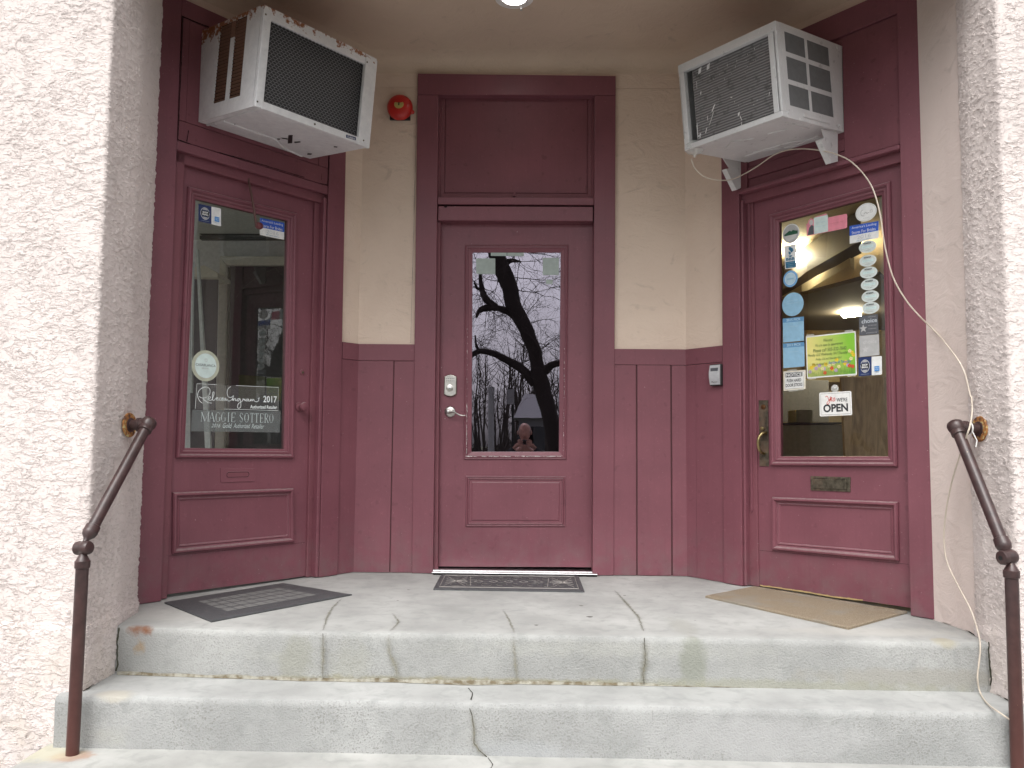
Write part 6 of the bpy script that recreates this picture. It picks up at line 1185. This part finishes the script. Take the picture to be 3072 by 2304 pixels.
c.text([tb7('2016', 585, 1115, 755, 1185, .35), tb7('Gold', 800, 1100, 975, 1195, .35), tb7('Authorized', 1005, 1110, 1335, 1195, .35), tb7('Retailer', 1360, 1120, 1620, 1205, .35)], M['faint'])
# --- papers stuck inside the middle door
NGc = nd - .0072
for lb, pts, mt_ in (('pale green-grey square note at the top left of the middle door glass', [(460, 277), (588, 277), (588, 383), (462, 380)], M['paper_grey']), ('pale green-grey note with lines at the top right of the middle door glass', [(903, 273), (1012, 273), (1010, 388), (903, 388)], M['paper_grey'])):
    c = Card(FC, Q(FC, 'Z5', pts, NGc), NGc, 'paper_note', lb, 'paper note', mt_, 'paper notes on the middle door glass', .0006, shape=RRECT(.04))
    if pts[0][0] > 900: c.stroke([[(.1, .9 - i * .08), (.8, .88 - i * .08)] for i in range(5)], .0007, M['palegrey'], 'lines')
c = Card(FC, Q(FC, 'Z5', [(558, 231), (778, 230), (778, 262), (558, 260)], NGc), NGc, 'paper_note', 'thin strip of grey paper along the top edge of the middle door glass', 'paper note', M['paper_grey'], 'paper notes on the middle door glass', .0006); c.rect(.48, 0, .50, 1, M['charcoal'], 'fold')
c = Card(FC, Q(FC, 'Z5', [(925, 418), (970, 418), (968, 448), (925, 448)], NGc), NGc, 'paper_note', 'scrap of pale tape below the right-hand note on the middle door glass', 'paper note', M['paper_grey'], 'paper notes on the middle door glass', .0006)

# ================================================================== WHAT THE MIDDLE DOOR MIRRORS: tree, wood, poles, photographer
YG = .083
def mir(u, v, yv): p = hity(*Z('Z5', u, v), yv); return Vector((p.x, 2 * YG - yv, p.z))
TY = 13.5; wpx = lambda w_: w_ / 2.2125 / FPX * (TY + 4.66)
tr = bpy.data.objects.new('bare_tree', None); col.objects.link(tr); tb_ = mir(1010, 1640, TY); tr.matrix_world = Matrix.Translation((tb_.x, tb_.y, ZG)); MATS[tr.name] = tr.matrix_world.copy(); tag(tr, 'big bare leaning tree mirrored in the middle door glass', 'tree')
def limb(pts, name='limb', mat='bark'):
    L = smooth_line([tuple(mir(x, y, TY + (dz if len(q) > 3 else 0))) + (wpx(w_) / 2,) for q in pts for x, y, w_, dz in [tuple(q) + (0,) * (4 - len(q))]], 5)
    P = [Vector(p[:3]) + Vector((noise.noise(Vector(p[:3]) * 2.5), noise.noise(Vector(p[:3]) * 2.5 + Vector((9, 9, 9))), 0)) * p[3] * .25 for p in L]
    return P, [p[3] for p in L]
P, r_ = limb([(1040, 1800, 150), (1000, 1580, 125), (970, 1420, 112), (930, 1250, 108), (885, 1090, 112), (868, 980, 92), (832, 850, 92), (788, 740, 98), (740, 650, 100), (702, 560, 108), (680, 470, 108), (640, 360, 112), (605, 250, 110), (560, 120, 95), (500, -80, 75), (470, -300, 50)])
MB().tube(P, r_, 16).build('trunk', M['bark'], tr, smooth=True)
limbs = [[(850, 1110, 70), (800, 1040, 62), (740, 995, 56), (660, 950, 50), (600, 920, 46), (540, 900, 42), (480, 893, 38), (430, 920, 34), (330, 930, 26), (180, 900, 14)], [(915, 1030, 60), (960, 985, 50), (1020, 970, 42), (1120, 950, 34), (1300, 850, 20)], [(735, 680, 60), (690, 640, 52), (640, 618, 46), (580, 605, 44), (520, 608, 40), (480, 625, 30), (462, 670, 18)], [(585, 600, 50), (545, 570, 50), (515, 530, 48), (498, 480, 40), (488, 420, 26), (485, 330, 12)], [(650, 310, 60), (700, 290, 30), (760, 300, 12)], [(480, 893, 20), (462, 850, 16), (455, 790, 10)], [(500, 480, 22), (465, 475, 18), (450, 430, 10)]]
branches = []
for L in limbs:
    P, r_ = limb(L); MB().tube(P, r_, 12).build('limb', M['bark'], tr, smooth=True); branches.append((P, r_))
random.seed(99); tw = MB()
def twig(p, d, L_, r_, depth):
    n = 6; pts = [p.copy()]; q = p.copy()
    for i in range(n):
        d = (d + Vector((random.gauss(0, .22), random.gauss(0, .22), random.gauss(0, .20) - .06))).normalized(); q = q + d * L_ / n; pts.append(q.copy())
        if depth > 0 and random.random() < .62: twig(q, (d + Vector((random.gauss(0, .7), random.gauss(0, .7), random.gauss(0, .6)))).normalized(), L_ * random.uniform(.45, .75), r_ * .6, depth - 1)
    tw.tube(pts, [r_ * (1 - i / n * .75) for i in range(n + 1)], 4, False)
P, r_ = limb([(702, 560, 40), (680, 470, 40), (640, 360, 40), (605, 250, 40), (560, 120, 40), (500, -80, 40)])
for k in range(15): i = random.randrange(len(P)); twig(P[i], Vector((random.uniform(-1, 1.2), random.gauss(0, .5), random.uniform(-.6, .5))).normalized(), random.uniform(1.0, 2.4), .012, 3)
P, r_ = limb([(885, 1090, 40), (868, 980, 40), (832, 850, 40), (788, 740, 40), (740, 650, 40)])
for k in range(11): i = random.randrange(len(P)); twig(P[i], Vector((random.uniform(-.4, 1.3), random.gauss(0, .5), random.uniform(-.3, .9))).normalized(), random.uniform(.8, 1.8), .010, 3)
for P, r_ in branches:
    for k in range(7): i = random.randrange(len(P)); twig(P[i], Vector((random.gauss(0, .6), random.gauss(0, .5), random.uniform(-1, .9))).normalized(), random.uniform(.5, 1.5), .008, 2)
tw.build('twigs', M['twig'], tr)
# distant wood
fw = MB(); random.seed(4)
for i in range(420):
    x = random.uniform(-45, 45); y = -random.uniform(55, 85); h_ = random.uniform(5, 11); lean = random.gauss(0, .6); r0 = random.uniform(.05, .16)
    top = Vector((x + lean, y, ZG + h_)); base_ = Vector((x, y, ZG)); fw.tube([base_, base_.lerp(top, .5) + Vector((random.gauss(0, .2), 0, 0)), top], [r0, r0 * .6, r0 * .15], 4, False)
    for k in range(9):
        t = random.uniform(.3, .95); p = base_.lerp(top, t); d = Vector((random.gauss(0, 1), random.gauss(0, .4), random.uniform(.5, 1.6))).normalized(); L_ = h_ * random.uniform(.15, .35); fw.tube([p, p + d * L_ * .5 + Vector((random.gauss(0, .12), 0, 0)), p + d * L_ + Vector((random.gauss(0, .25), 0, .1))], [r0 * .3, r0 * .2, .01], 3, False)
for i in range(900):
    x = random.uniform(-45, 45); y = -random.uniform(52, 80); h_ = random.uniform(1.2, 3.6) * (.7 + .5 * noise.noise(Vector((x * .15, 0, 0)))); p = Vector((x, y, ZG)); 
    for k in range(3): q = p + Vector((random.gauss(0, .9), 0, h_ * random.uniform(.6, 1.1))); fw.tube([p, p.lerp(q, .5) + Vector((random.gauss(0, .2), 0, 0)), q], [.14, .10, .03], 3, False)
w_ = fw.build('bare_wood', M['twig'], Mx=Matrix.Translation((0, -70, ZG))); tag(w_, 'distant leafless wood mirrored low in the middle door glass', 'wood'); w_['kind'] = 'stuff'
# poles and a parked white van-like kiosk across the street
pA = mir(560, 1500, 22); po = MB(); po.tube([(pA.x, pA.y, ZG - .2), (mir(562, 1130, 22).x, pA.y, mir(562, 1130, 22).z)], [.12, .10], 14); tag(po.build('utility_pole', M['polewood'], Mx=Matrix.Translation((pA.x, pA.y, ZG)), smooth=True), 'pale grey pole across the street, mirrored at the left of the middle door', 'pole')
pB = mir(712, 1480, 18); sp_ = bpy.data.objects.new('street_sign', None); col.objects.link(sp_); sp_.matrix_world = Matrix.Translation((pB.x, pB.y, ZG)); MATS[sp_.name] = sp_.matrix_world.copy(); tag(sp_, 'thin street sign post with a small blank plate, mirrored in the middle door', 'street sign')
MB().tube([(pB.x, pB.y, ZG - .2), (mir(700, 1180, 18).x, pB.y, mir(700, 1150, 18).z)], .035, 10).build('post', M['black'], sp_); pc_ = mir(690, 1198, 18); pp = MB(); pp.wbox(pc_.x - .10, pc_.x + .10, pc_.y + .04, pc_.y + .05, pc_.z - .20, pc_.z + .22); pp.build('plate', plain('grey_sign_plate', (.40, .40, .42), .5), sp_)
h0_, h1_ = mir(745, 1195, 40), mir(915, 1560, 40); hs2 = bpy.data.objects.new('grey_house', None); col.objects.link(hs2); hs2.matrix_world = Matrix.Translation((h0_.x, h0_.y, ZG)); MATS[hs2.name] = hs2.matrix_world.copy(); tag(hs2, 'pale grey house across the street, mirrored right of centre in the middle door', 'house')
hx0, hx1 = min(h0_.x, h1_.x), max(h0_.x, h1_.x); hm_ = MB(); hm_.wbox(hx0, hx1, h0_.y - 5, h0_.y, ZG, h0_.z - 1.2); hm_.build('wall', plain('grey_house_wall', (.22, .22, .24), .8), hs2)
rm = MB(); zr0, zr1 = h0_.z - 1.2, h0_.z + .3; xm = (hx0 + hx1) / 2; rm.add([(hx0 - .3, h0_.y + .3, zr0), (hx1 + .3, h0_.y + .3, zr0), (hx1 + .3, h0_.y - 5.3, zr0), (hx0 - .3, h0_.y - 5.3, zr0), (hx0 + .3, h0_.y - 2.5, zr1), (hx1 - .3, h0_.y - 2.5, zr1)], [[0, 1, 5, 4], [1, 2, 5], [2, 3, 4, 5], [3, 0, 4], [0, 3, 2, 1]]); rm.build('roof', plain('grey_roof', (.26, .26, .28), .8), hs2)
wn = MB()
for i in range(2):
    xx = hx0 + (hx1 - hx0) * (.25 + .45 * i); wo = MB(); wo.wbox(xx - .45, xx + .45, h0_.y + .005, h0_.y + .03, ZG + 1.1, ZG + 2.4); wo.build('window', plain('house_window', (.05, .06, .07), .2), hs2)

# dark caulk gaps where the wood meets the rough walls
def ragged(name, F, a0, z0, a1, z1, wd, n, parent, mat):
    k = int(abs(z1 - z0) / .012); vs = []
    for i in range(k + 1):
        t = i / k; a = a0 + (a1 - a0) * t; z = z0 + (z1 - z0) * t; q = wd * (.35 + .9 * abs(noise.noise(Vector((z * 9, a, 1))))) + (wd * 1.6 if noise.noise(Vector((z * 5, a, 7))) > .38 else 0)
        vs += [F.w(a, n, z), F.w(a - q, n, z)]
    MB().add(vs, [[2 * i, 2 * i + 1, 2 * i + 3, 2 * i + 2] for i in range(k)]).build(name, mat, parent)
gapm = plain('mouldy_dark_gap', (.022, .028, .022), .95, spec=.1)
ragged('caulk_gap', FL, oB[0] - .0005, .0, oT[0] - .0005, 2.93, .008, -.003, fL, gapm)
ragged('caulk_gap', FR, roB[0] + .0005, .0, roT[0] + .0005, 2.93, -.007, -.003, fR, gapm)
ragged('caulk_gap', FC, TL[0] - .0004 - .012, 1.34, TL[0] - .0004, 2.97, .0022, -.004, fc, gapm)

# ================================================================== PHOTOGRAPHER (only seen mirrored)
def skin(chain_sets, rad):
    me = bpy.data.meshes.new('sk'); names = list(rad); idx = {k: i for i, k in enumerate(names)}
    me.from_pydata([rad[k][0] for k in names], [(idx[a], idx[b]) for a, b in chain_sets], []); o = bpy.data.objects.new('sk', me); col.objects.link(o)
    md = o.modifiers.new('s', 'SKIN'); md.use_smooth_shade = True
    for i, k in enumerate(names): me.skin_vertices[0].data[i].radius = (rad[k][1], rad[k][1]); me.skin_vertices[0].data[i].use_root = (i == 0)
    sb = o.modifiers.new('u', 'SUBSURF'); sb.levels = 1; sb.render_levels = 1
    dg = bpy.context.evaluated_depsgraph_get(); m2 = bpy.data.meshes.new_from_object(o.evaluated_get(dg)); vs = [v.co.copy() for v in m2.vertices]; fs = [list(p.vertices) for p in m2.polygons]
    bpy.data.objects.remove(o); bpy.data.meshes.remove(me); bpy.data.meshes.remove(m2); return vs, fs
cx_ = CAM.x; cy_ = CAM.y
V = lambda x, y, z: Vector((cx_ + x, cy_ + y, z))
B = {'pelvis': (V(0, -.34, .14), .10), 'neck': (V(0, -.27, .66), .055), 'head': (V(0, -.20, .76), .06)}
E_ = [('pelvis', 'neck'), ('neck', 'head')]
for s_, n_ in ((-1, 'l'), (1, 'r')):
    B[n_ + 'sh'] = (V(.17 * s_, -.28, .60), .05); B[n_ + 'el'] = (V(.31 * s_, -.17, .50), .04); B[n_ + 'wr'] = (V(.115 * s_, -.075, .70), .026); B[n_ + 'pa'] = (V(.075 * s_, -.055, .745), .024)
    B[n_ + 'hp'] = (V(.09 * s_, -.34, .10), .08); B[n_ + 'kn'] = (V(.11 * s_, -.30, -.30), .055); B[n_ + 'an'] = (V(.12 * s_, -.36, ZG + .08), .04); B[n_ + 'to'] = (V(.14 * s_, -.20, ZG + .035), .035)
    E_ += [('neck', n_ + 'sh'), (n_ + 'sh', n_ + 'el'), (n_ + 'el', n_ + 'wr'), (n_ + 'wr', n_ + 'pa'), ('pelvis', n_ + 'hp'), (n_ + 'hp', n_ + 'kn'), (n_ + 'kn', n_ + 'an'), (n_ + 'an', n_ + 'to')]
vs, fs = skin(E_, B); pm = MB().add(vs, fs)
for s_ in (-1, 1):
    for i in range(4):
        L_ = [.060, .068, .064, .052][i]; z = .785 - i * .017; pm.tube([V(.078 * s_, -.052, z - .012), V(.066 * s_, -.036 + .002, z), V(.048 * s_, -.026, z + .002), V((.062 - L_ * .62) * s_, -.024, z)], [.0095, .009, .008, .0065], 8)
    pm.tube([V(.070 * s_, -.062, .725), V(.052 * s_, -.068, .712), V(.034 * s_, -.064, .716)], [.0105, .0095, .008], 8)
hd = V(0, -.165, .875)
k1_, k2_ = 20, 16; hv = []
for i in range(k2_ + 1):
    ph = math.pi * i / k2_
    for j in range(k1_):
        th_ = 2 * math.pi * j / k1_; x, y, z = math.sin(ph) * math.cos(th_), math.sin(ph) * math.sin(th_), math.cos(ph)
        sx_ = .077 * (1 if z > -.1 else 1 - .30 * (-z)); sy_ = .097 * (1 if z > -.2 else 1 - .12 * (-z)); p = Vector((x * sx_, y * sy_, z * .118))
        if y > .6: p.y += .020 * math.exp(-((x / .16) ** 2)) * math.exp(-((z + .15) / .16) ** 2) - .008 * (math.exp(-(((abs(x) - .38) / .15) ** 2)) * math.exp(-((z - .05) / .10) ** 2))
        hv.append(hd + p)
pm.add(hv, [[i * k1_ + j, i * k1_ + (j + 1) % k1_, (i + 1) * k1_ + (j + 1) % k1_, (i + 1) * k1_ + j] for i in range(k2_) for j in range(k1_)])
for s_ in (-1, 1): pm.lathe(hd + Vector((.074 * s_, -.005, 0)), (s_, -.3, 0), [(0, .024), (.008, .028), (.014, .018)], 12)
per = pm.build('person', M['skin'], Mx=Matrix.Translation(V(0, -.34, ZG)), smooth=True); tag(per, 'grey-haired person in a dark jacket holding a camera, mirrored in the middle door', 'person')
hr = [hd + Vector((math.sin(ph) * math.cos(t) * .082, math.sin(ph) * math.sin(t) * .101 - .006, math.cos(ph) * .121 + .002)) for ph in [.12 + .15 * i for i in range(11)] for t in [math.pi * .86 + i * math.pi * 1.28 / 20 for i in range(21)]]
MB().add(hr, [[i * 21 + j, i * 21 + j + 1, (i + 1) * 21 + j + 1, (i + 1) * 21 + j] for i in range(10) for j in range(20)]).build('hair', M['hair'], per, smooth=True)
J = {k: (v[0], v[1] * f) for k, v, f in [(k, B[k], 1.32 if k != 'pelvis' else 1.55) for k in ('pelvis', 'neck', 'lsh', 'lel', 'lwr', 'rsh', 'rel', 'rwr')]}; J['neck'] = (V(0, -.28, .62), .085); J['chest'] = (V(0, -.31, .42), .145)
J = {k: J[k] for k in ('pelvis', 'chest', 'neck', 'lsh', 'lel', 'lwr', 'rsh', 'rel', 'rwr')}
vs, fs = skin([('pelvis', 'chest'), ('chest', 'neck'), ('neck', 'lsh'), ('lsh', 'lel'), ('lel', 'lwr'), ('neck', 'rsh'), ('rsh', 'rel'), ('rel', 'rwr')], J); MB().add(vs, fs).build('jacket', M['jacket'], per, smooth=True)
T = {'pelvis': (V(0, -.34, .12), .14)}
for n_ in 'lr': T[n_ + 'hp'] = (B[n_ + 'hp'][0], .11); T[n_ + 'kn'] = (B[n_ + 'kn'][0], .08); T[n_ + 'an'] = (B[n_ + 'an'][0] + Vector((0, 0, .03)), .065)
vs, fs = skin([('pelvis', 'lhp'), ('lhp', 'lkn'), ('lkn', 'lan'), ('pelvis', 'rhp'), ('rhp', 'rkn'), ('rkn', 'ran')], T); MB().add(vs, fs).build('trousers', M['trousers'], per, smooth=True)
hc_ = bpy.data.objects.new('compact_camera', None); col.objects.link(hc_); hc_.matrix_world = Matrix.Translation(V(0, -.05, .735)); MATS[hc_.name] = hc_.matrix_world.copy(); tag(hc_, 'small dark camera in the hands of the mirrored photographer', 'camera')
cb_ = MB(); q_ = V(0, 0, 0); cb_.wbox(cx_ - .048, cx_ + .048, cy_ - .052, cy_ - .030, .735, .792); cb_.build('body', M['charcoal'], hc_, bevel=.006)
MB().lathe(V(0, -.030, .763), (0, 1, 0), [(0, .022), (.008, .021), (.009, .017), (.012, .016), (.0125, .004)], 20).build('lens', M['black'], hc_, smooth=True)

# open, mossy joints where the steps meet the stucco
PORCH_, STEP2_ = bpy.data.objects["porch_slab"], bpy.data.objects["step"]
for pts, nr, par in (([hity(*p, -1.44) for p in [(358, 1882), (352, 1930), (354, 1985), (350, 2012)]], FRT, PORCH_), ([hitz(*p, Z2_) for p in [(350, 2014), (315, 2034), (280, 2056), (250, 2074)]], UP_, STEP2_), ([hitz(*p, 0) for p in [(404, 1836), (388, 1850), (368, 1866)]], UP_, PORCH_),
                     ([hity(*p, -1.462) for p in [(2965, 1925), (2968, 1990), (2971, 2056)]], FRT, PORCH_), ([hitz(*p, Z2_) for p in [(2960, 2066), (2995, 2086), (3030, 2106)]], UP_, STEP2_), ([hitz(*p, 0) for p in [(2816, 1864), (2850, 1876), (2895, 1890), (2940, 1916)]], UP_, PORCH_)):
    strip('joint_gap', pts, [nr], .008, plain('mossy_joint', (.045, .045, .032), .95, spec=.1), par, jit=.006, lift=.0035)
